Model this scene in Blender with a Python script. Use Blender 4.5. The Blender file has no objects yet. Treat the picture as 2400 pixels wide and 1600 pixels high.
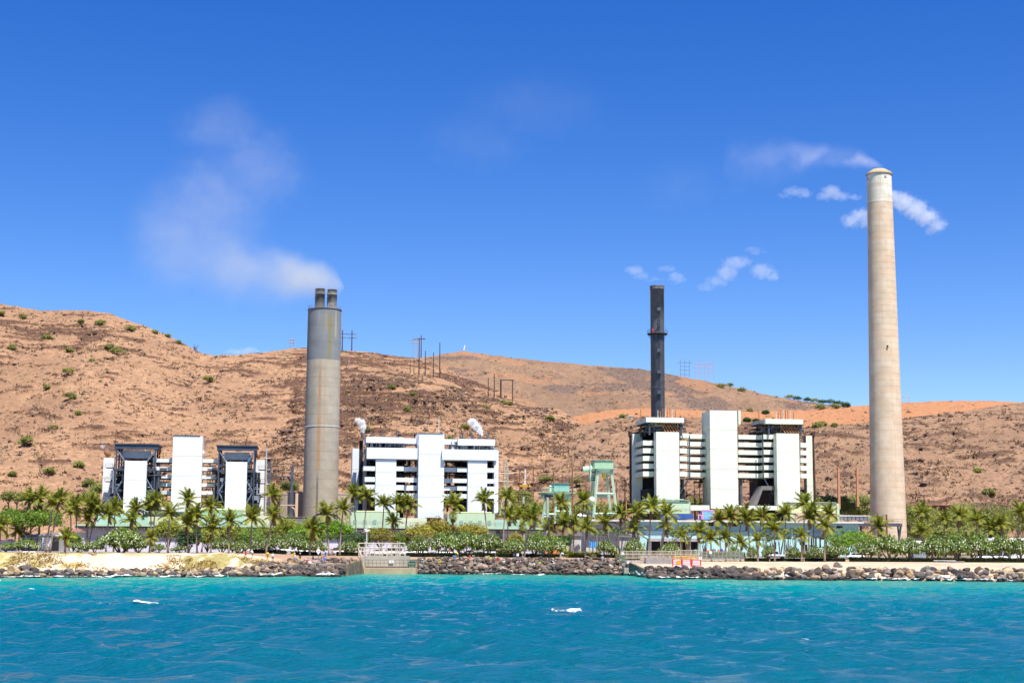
import bpy, bmesh, math, random
import numpy as np
from mathutils import Vector, Matrix, Euler
SC = bpy.context.scene
COL = SC.collection
PI = math.pi
rnd = random.Random(7)
# ---------------------------------------------------------------- camera, sky, sun, exposure
F = 3600.0; CAMH = 5.5; TH = math.atan(485/3600.0); RO = 0.006
_f = np.array((0, math.cos(TH), math.sin(TH))); _u0 = np.array((0, -math.sin(TH), math.cos(TH))); _r0 = np.array((1., 0, 0))
_r = _r0*math.cos(RO)+_u0*math.sin(RO); _u = _u0*math.cos(RO)-_r0*math.sin(RO)
cd = bpy.data.cameras.new('camera'); cam = bpy.data.objects.new('camera', cd); COL.objects.link(cam)
cd.sensor_width = 36; cd.sensor_fit = 'HORIZONTAL'; cd.lens = 36*F/2400; cd.clip_start = 1; cd.clip_end = 60000
cam.matrix_world = Matrix(((_r[0], _u[0], -_f[0], 0), (_r[1], _u[1], -_f[1], 0), (_r[2], _u[2], -_f[2], CAMH), (0, 0, 0, 1)))
SC.camera = cam
SUN_AZ, SUN_EL = math.radians(30), math.radians(66)      # azimuth measured from straight behind the camera towards the right
TOSUN = Vector((math.sin(SUN_AZ)*math.cos(SUN_EL), -math.cos(SUN_AZ)*math.cos(SUN_EL), math.sin(SUN_EL)))
W = bpy.data.worlds.new('World'); SC.world = W; W.use_nodes = True
wn = W.node_tree.nodes; wl = W.node_tree.links
bg = wn['Background']; sky = wn.new('ShaderNodeTexSky'); sky.sky_type = 'NISHITA'; sky.sun_disc = False
sky.sun_elevation = SUN_EL; sky.sun_rotation = math.atan2(TOSUN.x, TOSUN.y)
sky.altitude = 0; sky.air_density = 0.85; sky.dust_density = 0.0; sky.ozone_density = 3.0
hsv = wn.new('ShaderNodeHueSaturation'); hsv.inputs['Saturation'].default_value = 1.39; hsv.inputs['Hue'].default_value = 0.519
wl.new(sky.outputs[0], hsv.inputs['Color']); wl.new(hsv.outputs[0], bg.inputs[0]); bg.inputs[1].default_value = 0.080
sd = bpy.data.lights.new('sun', 'SUN'); sd.energy = 4.6; sd.angle = math.radians(0.53); sd.color = (1, 0.95, 0.87)
so = bpy.data.objects.new('sun', sd); COL.objects.link(so); so.rotation_euler = (-TOSUN).to_track_quat('-Z', 'Y').to_euler(); so.location = TOSUN*500
vs = SC.view_settings; vs.view_transform = 'Standard'; vs.look = 'None'; vs.gamma = 1; vs.use_curve_mapping = False; vs.exposure = 1.05
SC.render.engine = 'CYCLES'
cy = SC.cycles; cy.max_bounces = 5; cy.diffuse_bounces = 2; cy.glossy_bounces = 2; cy.transmission_bounces = 2; cy.transparent_max_bounces = 10
cy.volume_bounces = 2; cy.use_denoising = True; cy.sample_clamp_indirect = 3; cy.sample_clamp_direct = 2.2; cy.volume_step_rate = 1.0; cy.volume_max_steps = 128
cy.caustics_reflective = False; cy.caustics_refractive = False

def P(px, py, Y):
    d = _f+_r*((px-1200)/F)+_u*((800-py)/F); t = Y/d[1]
    return np.array((d[0]*t, Y, CAMH+d[2]*t))
def proj(x, y, z):
    x = np.asarray(x, float); dz = np.asarray(z, float)-CAMH
    dep = _f[1]*y+_f[2]*dz; u = _r[0]*x+_r[1]*y+_r[2]*dz; v = _u[0]*x+_u[1]*y+_u[2]*dz
    return 1200+F*u/dep, 800-F*v/dep
# plant frame: a along the facades to the right, b backwards; the plant is turned 8 degrees so that we see its left faces
PSI = math.radians(8); E1 = np.array((math.cos(PSI), math.sin(PSI), 0)); E2 = np.array((-math.sin(PSI), math.cos(PSI), 0))
def PB(px, py, b):
    d = _f+_r*((px-1200)/F)+_u*((800-py)/F); t = b/np.dot(d, E2); p = d*t
    return float(np.dot(p, E1)), float(CAMH+p[2])
def W2(a, b, z): return (a*E1[0]+b*E2[0], a*E1[1]+b*E2[1], z)
# ---------------------------------------------------------------- noise
def _h(ix, iy, s):
    n = (ix*374761393+iy*668265263+s*974711) & 0xffffffff
    n = ((n ^ (n >> 13))*1274126177) & 0xffffffff
    return ((n ^ (n >> 16)) & 0xffff)/65535.0
def vn(x, y, s=0):
    x = np.asarray(x, float); y = np.asarray(y, float)
    ix = np.floor(x).astype(np.int64); iy = np.floor(y).astype(np.int64)
    fx = x-ix; fy = y-iy; fx = fx*fx*(3-2*fx); fy = fy*fy*(3-2*fy)
    return (_h(ix, iy, s)*(1-fx)+_h(ix+1, iy, s)*fx)*(1-fy)+(_h(ix, iy+1, s)*(1-fx)+_h(ix+1, iy+1, s)*fx)*fy
def fbm(x, y, s=0, o=4, g=.5):
    t = 0; a = 1; n = 0
    for i in range(o):
        t = t+a*vn(x*2**i, y*2**i, s+i*17); n += a; a *= g
    return t/n
def sst(a, b, x): t = np.clip((x-a)/(b-a), 0, 1); return t*t*(3-2*t)
# ---------------------------------------------------------------- materials
def nt(name):
    m = bpy.data.materials.new(name); m.use_nodes = True; t = m.node_tree
    return m, t, t.nodes, t.links, t.nodes['Principled BSDF']
def mixc(n, l, fac, c1, c2, mode='MIX'):
    x = n.new('ShaderNodeMix'); x.data_type = 'RGBA'; x.blend_type = mode; x.clamp_factor = True
    for sock, v in ((x.inputs[0], fac), (x.inputs[6], c1), (x.inputs[7], c2)):
        if isinstance(v, (int, float)): sock.default_value = v
        elif isinstance(v, (tuple, list)): sock.default_value = (*v[:3], 1)
        else: l.new(v, sock)
    return x.outputs[2]
def rmp(n, l, src, a, b, v0=0., v1=1.):
    x = n.new('ShaderNodeMapRange'); x.interpolation_type = 'SMOOTHSTEP'; l.new(src, x.inputs[0])
    for i, v in enumerate((a, b, v0, v1)): x.inputs[i+1].default_value = v
    return x.outputs[0]
def noi(n, l, vec, scale, det=4, rough=.55, sc3=None, dist=0):
    x = n.new('ShaderNodeTexNoise'); x.inputs['Scale'].default_value = scale; x.inputs['Detail'].default_value = det
    x.inputs['Roughness'].default_value = rough; x.inputs['Distortion'].default_value = dist
    if sc3:
        mp = n.new('ShaderNodeMapping'); mp.inputs['Scale'].default_value = sc3; l.new(vec, mp.inputs[0]); vec = mp.outputs[0]
    l.new(vec, x.inputs['Vector']); return x.outputs[0]
_M = {}
def M(name, col, rough=.7, var=.18, scale=.8, streak=0, scol=None, bump=0, metal=0, spec=.3, rand=0, trans=0, geo=False):
    if name in _M: return _M[name]
    m, t, n, l, b = nt(name)
    co = n.new('ShaderNodeNewGeometry').outputs['Position'] if geo else n.new('ShaderNodeTexCoord').outputs['Object']
    f = noi(n, l, co, scale, 5, .6)
    c = mixc(n, l, rmp(n, l, f, .3, .7), [x*(1-var) for x in col], [min(1, x*(1+var)) for x in col])
    if streak:
        s = noi(n, l, co, 1, 4, .6, (1.6, 1.6, .07))
        c = mixc(n, l, rmp(n, l, s, .5, .78, 0, streak), c, scol or [x*.55 for x in col])
    if rand:
        oi = n.new('ShaderNodeObjectInfo'); c = mixc(n, l, rmp(n, l, oi.outputs['Random'], 0, 1), c, mixc(n, l, 1., c, (1-rand,)*3, 'MULTIPLY'))
    l.new(c, b.inputs['Base Color']); b.inputs['Roughness'].default_value = rough; b.inputs['Metallic'].default_value = metal
    b.inputs['Specular IOR Level'].default_value = spec
    if bump:
        bp = n.new('ShaderNodeBump'); bp.inputs['Strength'].default_value = bump; bp.inputs['Distance'].default_value = .1
        l.new(noi(n, l, co, scale*6, 4), bp.inputs['Height']); l.new(bp.outputs[0], b.inputs['Normal'])
    if trans:
        tr = n.new('ShaderNodeBsdfTranslucent'); l.new(c, tr.inputs[0]); ms = n.new('ShaderNodeMixShader'); ms.inputs[0].default_value = trans
        l.new(b.outputs[0], ms.inputs[1]); l.new(tr.outputs[0], ms.inputs[2]); l.new(ms.outputs[0], n['Material Output'].inputs[0])
    _M[name] = m; return m
# ---------------------------------------------------------------- mesh builder and things
ORG = {}
def tag(o, label=None, cat=None, group=None, kind=None):
    if label: o['label'] = label
    if cat: o['category'] = cat
    if group: o['group'] = group
    if kind: o['kind'] = kind
    return o
def thing(name, label, cat, loc, group=None, plant=False, rz=0.):
    o = bpy.data.objects.new(name, None); COL.objects.link(o); o.empty_display_size = .5
    ORG[o.name] = (tuple(loc), plant)
    o.location = W2(*loc) if plant else loc
    o.rotation_euler = (0, 0, PSI if plant else rz)
    return tag(o, label, cat, group)
class MB:
    def __init__(s): s.v = []; s.f = []; s.m = []
    def poly(s, pts, faces, m=0):
        k = len(s.v); s.v += [tuple(map(float, p)) for p in pts]; s.f += [tuple(i+k for i in f) for f in faces]; s.m += [m]*len(faces); return s
    def box(s, x0, x1, y0, y1, z0, z1, m=0):
        if x0 > x1: x0, x1 = x1, x0
        if y0 > y1: y0, y1 = y1, y0
        if z0 > z1: z0, z1 = z1, z0
        return s.poly([(x0, y0, z0), (x1, y0, z0), (x1, y1, z0), (x0, y1, z0), (x0, y0, z1), (x1, y0, z1), (x1, y1, z1), (x0, y1, z1)],
                      [(0, 3, 2, 1), (4, 5, 6, 7), (0, 1, 5, 4), (1, 2, 6, 5), (2, 3, 7, 6), (3, 0, 4, 7)], m)
    def tube(s, pts, r, n=6, m=0, cap=True):
        pts = [Vector(p) for p in pts]; rs = r if isinstance(r, (list, tuple)) else [r]*len(pts)
        k = len(s.v); ref = Vector((.31, .17, .93)); N = len(pts)
        for i, p in enumerate(pts):
            d = (pts[min(i+1, N-1)]-pts[max(i-1, 0)]).normalized()
            a = d.cross(ref if abs(d.dot(ref)) < .95 else Vector((1, 0, 0))).normalized(); b = d.cross(a)
            for j in range(n):
                t = 2*PI*j/n; s.v.append(tuple(p+(a*math.cos(t)+b*math.sin(t))*rs[i]))
        for i in range(N-1):
            for j in range(n):
                s.f.append((k+i*n+j, k+i*n+(j+1) % n, k+(i+1)*n+(j+1) % n, k+(i+1)*n+j)); s.m.append(m)
        if cap:
            s.f.append(tuple(k+j for j in reversed(range(n)))); s.f.append(tuple(k+(N-1)*n+j for j in range(n))); s.m += [m, m]
        return s
    def bar(s, p, q, w, m=0):
        return s.tube([p, q], w*.707, 4, m)
    def lathe(s, prof, n=24, c=(0, 0), m=0, capt=True):
        k = len(s.v)
        for r, z in prof:
            for j in range(n):
                t = 2*PI*j/n; s.v.append((c[0]+r*math.cos(t), c[1]+r*math.sin(t), z))
        for i in range(len(prof)-1):
            for j in range(n):
                s.f.append((k+i*n+j, k+i*n+(j+1) % n, k+(i+1)*n+(j+1) % n, k+(i+1)*n+j)); s.m.append(m)
        if capt: s.f.append(tuple(k+(len(prof)-1)*n+j for j in range(n))); s.m.append(m)
        return s
    def mesh(s, name, mats, smooth=False, org=(0, 0, 0)):
        me = bpy.data.meshes.new(name)
        me.from_pydata([(x-org[0], y-org[1], z-org[2]) for x, y, z in s.v], [], s.f)
        for q in (mats if isinstance(mats, (list, tuple)) else [mats]): me.materials.append(q)
        if any(s.m): me.polygons.foreach_set('material_index', s.m)
        if smooth: me.polygons.foreach_set('use_smooth', [True]*len(me.polygons))
        me.update(); return me
    def build(s, name, mats, parent=None, smooth=False, label=None, kind=None, root=None):
        r = root or parent; org = ORG[r.name][0] if r else (0, 0, 0)
        o = bpy.data.objects.new(name, s.mesh(name, mats, smooth, org)); COL.objects.link(o)
        if parent: o.parent = parent
        return tag(o, label, kind=kind)
def npmesh(name, V, Q, mats, smooth=True):
    me = bpy.data.meshes.new(name); V = np.asarray(V, np.float32); Q = np.asarray(Q, np.int32); k = Q.shape[1]
    me.vertices.add(len(V)); me.vertices.foreach_set('co', V.ravel())
    me.loops.add(Q.size); me.loops.foreach_set('vertex_index', Q.ravel())
    me.polygons.add(len(Q)); me.polygons.foreach_set('loop_start', np.arange(len(Q), dtype=np.int32)*k); me.polygons.foreach_set('loop_total', np.full(len(Q), k, np.int32))
    me.polygons.foreach_set('use_smooth', np.full(len(Q), smooth))
    for m in (mats if isinstance(mats, (list, tuple)) else [mats]): me.materials.append(m)
    me.update(calc_edges=True); return me
def gridq(r, c):
    i = np.arange(r*c).reshape(r, c); return np.stack((i[:-1, :-1], i[:-1, 1:], i[1:, 1:], i[1:, :-1]), -1).reshape(-1, 4)
def attr(me, name, a):
    a = np.asarray(a, np.float32)
    if a.ndim == 2:
        at = me.attributes.new(name, 'FLOAT_COLOR', 'POINT'); at.data.foreach_set('color', np.concatenate((a, np.ones((len(a), 1), np.float32)), 1).ravel())
    else:
        at = me.attributes.new(name, 'FLOAT', 'POINT'); at.data.foreach_set('value', a)
def link(name, me, parent=None, loc=(0, 0, 0), rot=(0, 0, 0), sc=(1, 1, 1)):
    o = bpy.data.objects.new(name, me); COL.objects.link(o); o.location = loc; o.rotation_euler = rot; o.scale = sc
    if parent: o.parent = parent
    return o
def slot(o, mats):
    for i, m in enumerate(mats):
        if m: o.material_slots[i].link = 'OBJECT'; o.material_slots[i].material = m
# ---------------------------------------------------------------- ground: shoreline and height
SX = [-400, -150, -89, -69, -48, -36, -32.6, -31.4, 24.6, 26.2, 40, 48, 72, 95, 150, 400]
SY = [255, 260, 267, 276, 288, 293, 295, 330, 330, 294, 292, 290, 286, 285, 284, 290]
PRO = {'L': ([-8, -2, 0, 5, 10, 12, 20, 24, 60, 110, 300], [-3, -.8, -.1, .7, 1.05, 1.5, 3.8, 4.15, 4.1, 4.0, 4.2]),
       'M': ([-8, -2, 0, 4, 8, 9, 15, 21, 40, 60, 110, 300], [-3, -.8, -.1, 1.1, 2.2, 2.35, 2.45, 3.1, 3.55, 3.65, 3.8, 4.2]),
       'C': ([-8, -1, 0, 6, 8, 12, 30, 60, 300], [-4, -1.5, -.4, 2.6, 3.3, 3.45, 3.55, 3.75, 4.2]),
       'R': ([-8, -2, 0, 4, 8, 12, 40, 70, 80, 120, 300], [-3, -.8, -.2, .8, 1.7, 2.05, 2.5, 3.1, 3.35, 3.75, 4.2])}
def shore(x): return np.interp(x, SX, SY)
def G(x, y):
    x = np.asarray(x, float); d = np.asarray(y, float)-shore(x)
    z = {k: np.interp(d, *v) for k, v in PRO.items()}
    wl_ = 1-sst(-56, -46, x); wm = sst(-56, -46, x)*(1-sst(-33, -31, x)); wc = sst(-33, -31, x)*(1-sst(24.4, 26.4, x)); wr = sst(24.4, 26.4, x)
    return z['L']*wl_+z['M']*wm+z['C']*wc+z['R']*wr
def onground(px, Y):
    x = (px-1200)/F*Y; return np.array((x, Y, float(G(x, Y))))
def gpix(px, py):                                    # ground point seen at a pixel
    Ys = np.arange(258, 420, .25); X = (px-1200)/F*Ys*1.008; y = proj(X, Ys, G(X, Ys))[1]
    i = int(np.argmax(y <= py)) if (y <= py).any() else len(Ys)-1
    return np.array((X[i], Ys[i], float(G(X[i], Ys[i]))))
gx = np.concatenate((-np.geomspace(6000, 135, 16), np.arange(-130, 130, .5), np.geomspace(135, 6000, 16)))
gd = np.concatenate((np.arange(-8, 30, .4), np.arange(30, 80, 1.5), np.geomspace(80, 420, 16)))
Xg, Dg = np.meshgrid(gx, gd); Yg = shore(Xg)+Dg
far = sst(60, 200, Dg); Yg = Yg*(1-far)+(330+Dg)*far
Zg = G(Xg, Yg)
left = 1-sst(-52, -44, Xg); cen = sst(-33, -31, Xg)*(1-sst(24, 27, Xg)); right = sst(25, 27, Xg)
face = left*sst(8, 12, Dg)*(1-sst(21, 24, Dg))
gul = fbm(Xg/3.5+Yg/9, Yg/7, 3, 4)-.5
Zg += face*gul*1.6 + (fbm(Xg/2.2, Yg/2.2, 9, 4)-.5)*.35*sst(2, 8, Dg)*(1-sst(30, 60, Dg)) - .35*(1-sst(-1, 6, Dg))
Yg += face*(fbm(Xg/2.5, Zg/1.3, 21, 3)-.5)*2.5
# colour of what lies on the ground: sand, red dirt, grass, ochre creeper
sand = np.array((.66, .555, .40)); dirt = np.array((.36, .235, .155)); dark = np.array((.16, .12, .09)); grass = np.array((.20, .19, .045)); ochre = np.array((.36, .19, .075)); rsand = np.array((.56, .43, .31))
C = np.zeros(Xg.shape+(3,)); C[:] = dirt
def lay(w, col):
    global C
    C = C*(1-w[..., None])+np.asarray(col)*w[..., None]
n1 = fbm(Xg/4, Yg/4, 5, 5); n2 = fbm(Xg/1.3+3, Zg/1.0, 8, 4); n3 = fbm(Xg/9, Yg/5, 15, 4)
lay(left*(1-sst(24, 28, Dg)), sand); lay(left*(1-sst(7, 10.5, Dg))*.75, (.24, .20, .155))
lay(right*(1-sst(58, 74, Dg)), rsand)
lay(right*(1-sst(58, 74, Dg))*sst(.56, .7, n1)*.6, dirt)
lay(face*sst(.56, .66, n3)*sst(.45, .6, n2)*.8, ochre)
lay(left*sst(19, 21, Dg)*(1-sst(25, 27, Dg))*.85*(1-sst(-75, -60, Xg)), (.36, .31, .13))
lay(left*sst(-66, -62, Xg)*sst(9, 12, Dg)*(1-sst(19, 23, Dg))*sst(.35, .5, n2), grass*1.35+np.array((.03, .0, .03)))
lay((1-sst(-84, -74, Xg))*sst(10, 13, Dg)*(1-sst(20, 24, Dg))*sst(.42, .58, n2), (.40, .34, .12))
lay(sst(.5, .62, n1)*sst(26, 32, Dg)*(1-right)*.35, dark*1.6)
lay((1-sst(-.5, 1.2, Zg))*.9, dark)
lay((cen+sst(-47, -45, Xg)*(1-sst(-33, -31, Xg)))*(1-sst(6.5, 8, Dg))*.9, dark*.9); lay(sst(25, 27, Xg)*(1-sst(44, 48, Xg))*(1-sst(7, 9.5, Dg))*.9, dark*.9)
lay(sst(80, 110, Dg), (.25, .20, .15))
m, t, n, l, b = nt('ground_surface')
at = n.new('ShaderNodeAttribute'); at.attribute_name = 'tint'; co = n.new('ShaderNodeNewGeometry').outputs['Position']
f1 = noi(n, l, co, 1.6, 6, .7); f2 = noi(n, l, co, .35, 4, .6)
c = mixc(n, l, rmp(n, l, f1, .35, .7, 0, .45), at.outputs[0], (.20, .15, .10), 'MULTIPLY'); c = mixc(n, l, rmp(n, l, f2, .45, .75, 0, .25), c, (.62, .50, .36))
l.new(c, b.inputs['Base Color']); b.inputs['Roughness'].default_value = .95; b.inputs['Specular IOR Level'].default_value = .1
bp = n.new('ShaderNodeBump'); bp.inputs['Distance'].default_value = .25; bp.inputs['Strength'].default_value = .7; l.new(f1, bp.inputs['Height']); l.new(bp.outputs[0], b.inputs['Normal'])
me = npmesh('ground', np.stack((Xg, Yg, Zg), -1).reshape(-1, 3), gridq(*Xg.shape), m); attr(me, 'tint', C.reshape(-1, 3))
tag(link('ground', me), kind='structure')
# road along the coast, above the ground by its own thickness, with kerb and lines
asph = M('asphalt', (.07, .068, .065), .9, .2, .5, geo=True); paint = M('road_paint', (.75, .73, .66), .6, .1)
def strip(name, y0, y1, dz, mat, x0=-260, x1=260, st=4):
    xs = np.arange(x0, x1+.1, st); zz = [max(float(G(x, y0)), float(G(x, y1))) for x in xs]
    mb = MB()
    for i in range(len(xs)-1):
        za, zb = zz[i]+dz, zz[i+1]+dz
        mb.poly([(xs[i], y0, za-.3), (xs[i+1], y0, zb-.3), (xs[i+1], y1, zb-.3), (xs[i], y1, za-.3), (xs[i], y0, za), (xs[i+1], y0, zb), (xs[i+1], y1, zb), (xs[i], y1, za)], [(4, 5, 6, 7), (0, 1, 5, 4), (2, 3, 7, 6)])
    return tag(mb.build(name, mat), kind='structure')
RY = 377
strip('road', RY-5, RY+5, .06, asph); strip('road_marking', RY-4.6, RY-4.45, .12, paint); strip('road_marking', RY-.08, RY+.08, .12, paint)
strip('kerb', RY+5.05, RY+5.35, .18, M('kerb_concrete', (.45, .43, .40)))
# ---------------------------------------------------------------- sea
sx = np.concatenate((-np.geomspace(9000, 122, 18), np.arange(-118, 118.1, .52), np.geomspace(122, 9000, 18)))
ys = [48.]
while ys[-1] < 338: ys.append(ys[-1]*1.0043)
sy = np.concatenate((-np.geomspace(9000, 20, 12), [0, 25, 40], ys))
Xs, Ys = np.meshgrid(sx, sy); Zs = np.zeros_like(Xs); DX = np.zeros_like(Xs); DY = np.zeros_like(Xs)
r_ = np.random.RandomState(4)
amp = 1-.65*sst(0, 90, 90-np.clip(shore(Xs)-Ys, 0, 90)); amp = np.where((np.abs(Xs) > 120) | (Ys < 47), .3, amp)
for i in range(64):
    lam = 1.5*(12/1.5)**(r_.rand()**1.25); th = r_.normal(math.radians(250), .55); k = 2*PI/lam; A = .0098*lam**.72*(.6+.8*r_.rand())
    ph = k*(Xs*math.cos(th)+Ys*math.sin(th))+r_.rand()*2*PI
    Zs += A*np.sin(ph); DX += A*.9*math.cos(th)*np.cos(ph); DY += A*.9*math.sin(th)*np.cos(ph)
gust = .55+.9*fbm(Xs/30, Ys/22, 31, 3)
Zs *= amp*gust; Xw = Xs+DX*amp*gust; Yw = Ys+DY*amp*gust
m, t, n, l, b = nt('sea_water')
at = n.new('ShaderNodeAttribute'); at.attribute_name = 'offshore'; co = n.new('ShaderNodeNewGeometry').outputs['Position']
big = noi(n, l, co, .035, 4, .6, (1, 2.2, 1)); ad = n.new('ShaderNodeMath'); ad.operation = 'MULTIPLY_ADD'; l.new(big, ad.inputs[0]); ad.inputs[1].default_value = 70; l.new(at.outputs['Fac'], ad.inputs[2])
cr = n.new('ShaderNodeValToRGB'); l.new(rmp(n, l, ad.outputs[0], 25, 265), cr.inputs[0]); cr.color_ramp.interpolation = 'EASE'
e = cr.color_ramp.elements; e[0].position = 0; e[0].color = (.018, .25, .185, 1); e[1].position = 1; e[1].color = (.0, .088, .142, 1)
for p, q in ((.1, (.006, .225, .19)), (.28, (.0, .172, .182)), (.55, (.0, .118, .165))): x = e.new(p); x.color = (*q, 1)
reef = rmp(n, l, noi(n, l, co, .05, 4, .6, (1, 3, 1)), .56, .66); nr = rmp(n, l, at.outputs['Fac'], 2, 60, .75, 0)
mm = n.new('ShaderNodeMath'); mm.operation = 'MULTIPLY'; l.new(reef, mm.inputs[0]); l.new(nr, mm.inputs[1])
c = mixc(n, l, mm.outputs[0], cr.outputs[0], (.004, .09, .10))
l.new(c, b.inputs['Base Color']); b.inputs['Roughness'].default_value = .13; b.inputs['IOR'].default_value = 1.33; b.inputs['Specular IOR Level'].default_value = .34
h1 = noi(n, l, co, 1.7, 6, .66, (.8, 1.5, 1), .3); h2 = noi(n, l, co, 6, 4, .6, (.8, 1.5, 1), .3)
hs = n.new('ShaderNodeMath'); hs.operation = 'MULTIPLY_ADD'; l.new(h2, hs.inputs[0]); hs.inputs[1].default_value = .22; l.new(h1, hs.inputs[2])
bp = n.new('ShaderNodeBump'); bp.inputs['Distance'].default_value = .42; bp.inputs['Strength'].default_value = .75; l.new(hs.outputs[0], bp.inputs['Height']); l.new(bp.outputs[0], b.inputs['Normal'])
me = npmesh('sea', np.stack((Xw, Yw, Zs), -1).reshape(-1, 3), gridq(*Xs.shape), m); attr(me, 'offshore', np.clip(shore(Xs)-Ys, 0, 400).ravel())
tag(link('sea', me), kind='structure')
# white foam: breaking crests out at sea and the wash along the rocks
m, t, n, l, b = nt('foam'); co = n.new('ShaderNodeNewGeometry').outputs['Position']
b.inputs['Base Color'].default_value = (.82, .86, .86, 1); b.inputs['Roughness'].default_value = .9
tb = n.new('ShaderNodeBsdfTransparent'); ms = n.new('ShaderNodeMixShader'); at = n.new('ShaderNodeAttribute'); at.attribute_name = 'thick'
ad = n.new('ShaderNodeMath'); ad.operation = 'ADD'; l.new(noi(n, l, co, 4.2, 8, .85, (.6, .8, 1.6)), ad.inputs[0]); l.new(at.outputs['Fac'], ad.inputs[1])
l.new(rmp(n, l, ad.outputs[0], .82, 1.06), ms.inputs[0]); l.new(tb.outputs[0], ms.inputs[1]); l.new(b.outputs[0], ms.inputs[2]); l.new(ms.outputs[0], n['Material Output'].inputs[0])
foam = m
def seaz(x, y):
    i = np.clip(np.searchsorted(sx, x), 1, len(sx)-1); j = np.clip(np.searchsorted(sy, y), 1, len(sy)-1); return np.maximum(Zs[j, i], Zs[j-1, i-1])
def foampatch(name, path, wid, hgt, seed, st=.16, fade=True):
    # a lumpy ribbon of foam along a path [(x,y)...]; wid across, hgt its crest
    path = np.array(path, float); L = np.r_[0, np.cumsum(np.hypot(*np.diff(path, axis=0).T))]
    s = np.arange(0, L[-1], st); x = np.interp(s, L, path[:, 0]); y = np.interp(s, L, path[:, 1]); v = np.linspace(-1, 1, 11)
    S, V = np.meshgrid(s, v, indexing='ij'); end = np.minimum(1, np.minimum(S, L[-1]-S)/(.12*L[-1])) if fade else 1
    wob = fbm(S*.5, S*0+seed, seed, 4)
    w = wid*(.35+1.2*wob)*np.sqrt(end); X = x[:, None]+0*V+(fbm(S*2, V*2, seed+3, 2)-.5)*.3; Y = y[:, None]+V*w+(fbm(S/1.2, V*0, seed+5, 3)-.5)*wid*1.2
    lump = (1-V**2)*end*(.3+1.3*fbm(S*1.5, V*1.5+seed, seed+9, 3))
    Z = seaz(X, Y)+.03+hgt*lump
    me = npmesh(name, np.stack((X, Y, Z), -1).reshape(-1, 3), gridq(*S.shape), foam); attr(me, 'thick', ((.05 if seed == 1 else -.09 if 'cap' in name else -.06)+.62*(1-V**2)*end*(.3+1.0*wob)).ravel())
    return link(name, me)
def seapt(px, py): Y = CAMH*F/(py-1285-(px-1200)*.006); return np.array(((px-1200)/F*Y, Y))
def cap(px0, px1, py, w, h, lab, seed):
    a, c_ = seapt(px0, py), seapt(px1, py+1); q = (a+c_)/2+np.array((0, .15))
    tag(foampatch('whitecap', [a, q, c_], w, h, seed, .07), lab, 'whitecap', 'breaking crests on the open water')
cap(1286, 1374, 1440, .55, .34, 'largest white breaking crest in the middle of the water', 1)
cap(1284, 1370, 1413, .5, .16, 'thin broken white crest just beyond the largest whitecap', 2)
cap(322, 392, 1422, .5, .13, 'white sparkling crest in the left part of the water', 3)
cap(116, 160, 1442, .35, .12, 'short white crest at the far left of the water', 4)
cap(246, 280, 1419, .35, .1, 'small white fleck left of the sparkling crest', 5)
cap(84, 108, 1381, .6, .1, 'small white fleck nearest the bluff on the left', 6)
cap(1836, 1896, 1503, .3, .1, 'broken white crest in the right part of the water', 7)
cap(2075, 2108, 1367, 1.6, .15, 'white crest close to the boulders on the right', 8)
cap(2318, 2346, 1490, .22, .1, 'white fleck near the right edge of the water', 9)
cap(0, 26, 1360, 1.5, .15, 'white wash line close to the shore at the left edge', 10)
fm = []
for x0, x1, w, h, sd_ in ((-92, -47, 1.3, .3, 11), (-47, -41.5, 1.0, .5, 12), (-37, -32, 1.2, .7, 13), (26.5, 40, .9, .4, 14), (47, 53, 1.1, .8, 15), (60, 96, 1.1, .45, 16), (78, 84, 1.2, 1.0, 17)):
    xs = np.arange(x0, x1, .5); fm.append(foampatch('surf', [(x, float(shore(x))-.9+.7*math.sin(x*1.7)) for x in xs], w, h, sd_))
xs = np.arange(-10, 10, .5); fm.append(foampatch('surf', [(x, 329.2+.2*math.sin(x)) for x in xs], .5, .15, 18))
fm.append(foampatch('surf', [(24.2, 328), (25.4, 310), (26.0, 296), (29, 292)], 1.3, .8, 19))
labs = ['surf along the foot of the sand bluff', 'splash at the foot of the rocks below the fishing crowd', 'surf breaking at the mouth of the dark channel', 'surf on the tip of the dark breakwater', 'splash on the boulders in front of the sand', 'surf line along the boulders at the right', 'tall splash on boulders at the right', 'faint foam line under the middle rock wall', 'surf running into the gap beside the right intake']
for o, q in zip(fm, labs): tag(o, q, 'surf', 'white surf along the shore', 'stuff')
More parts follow.
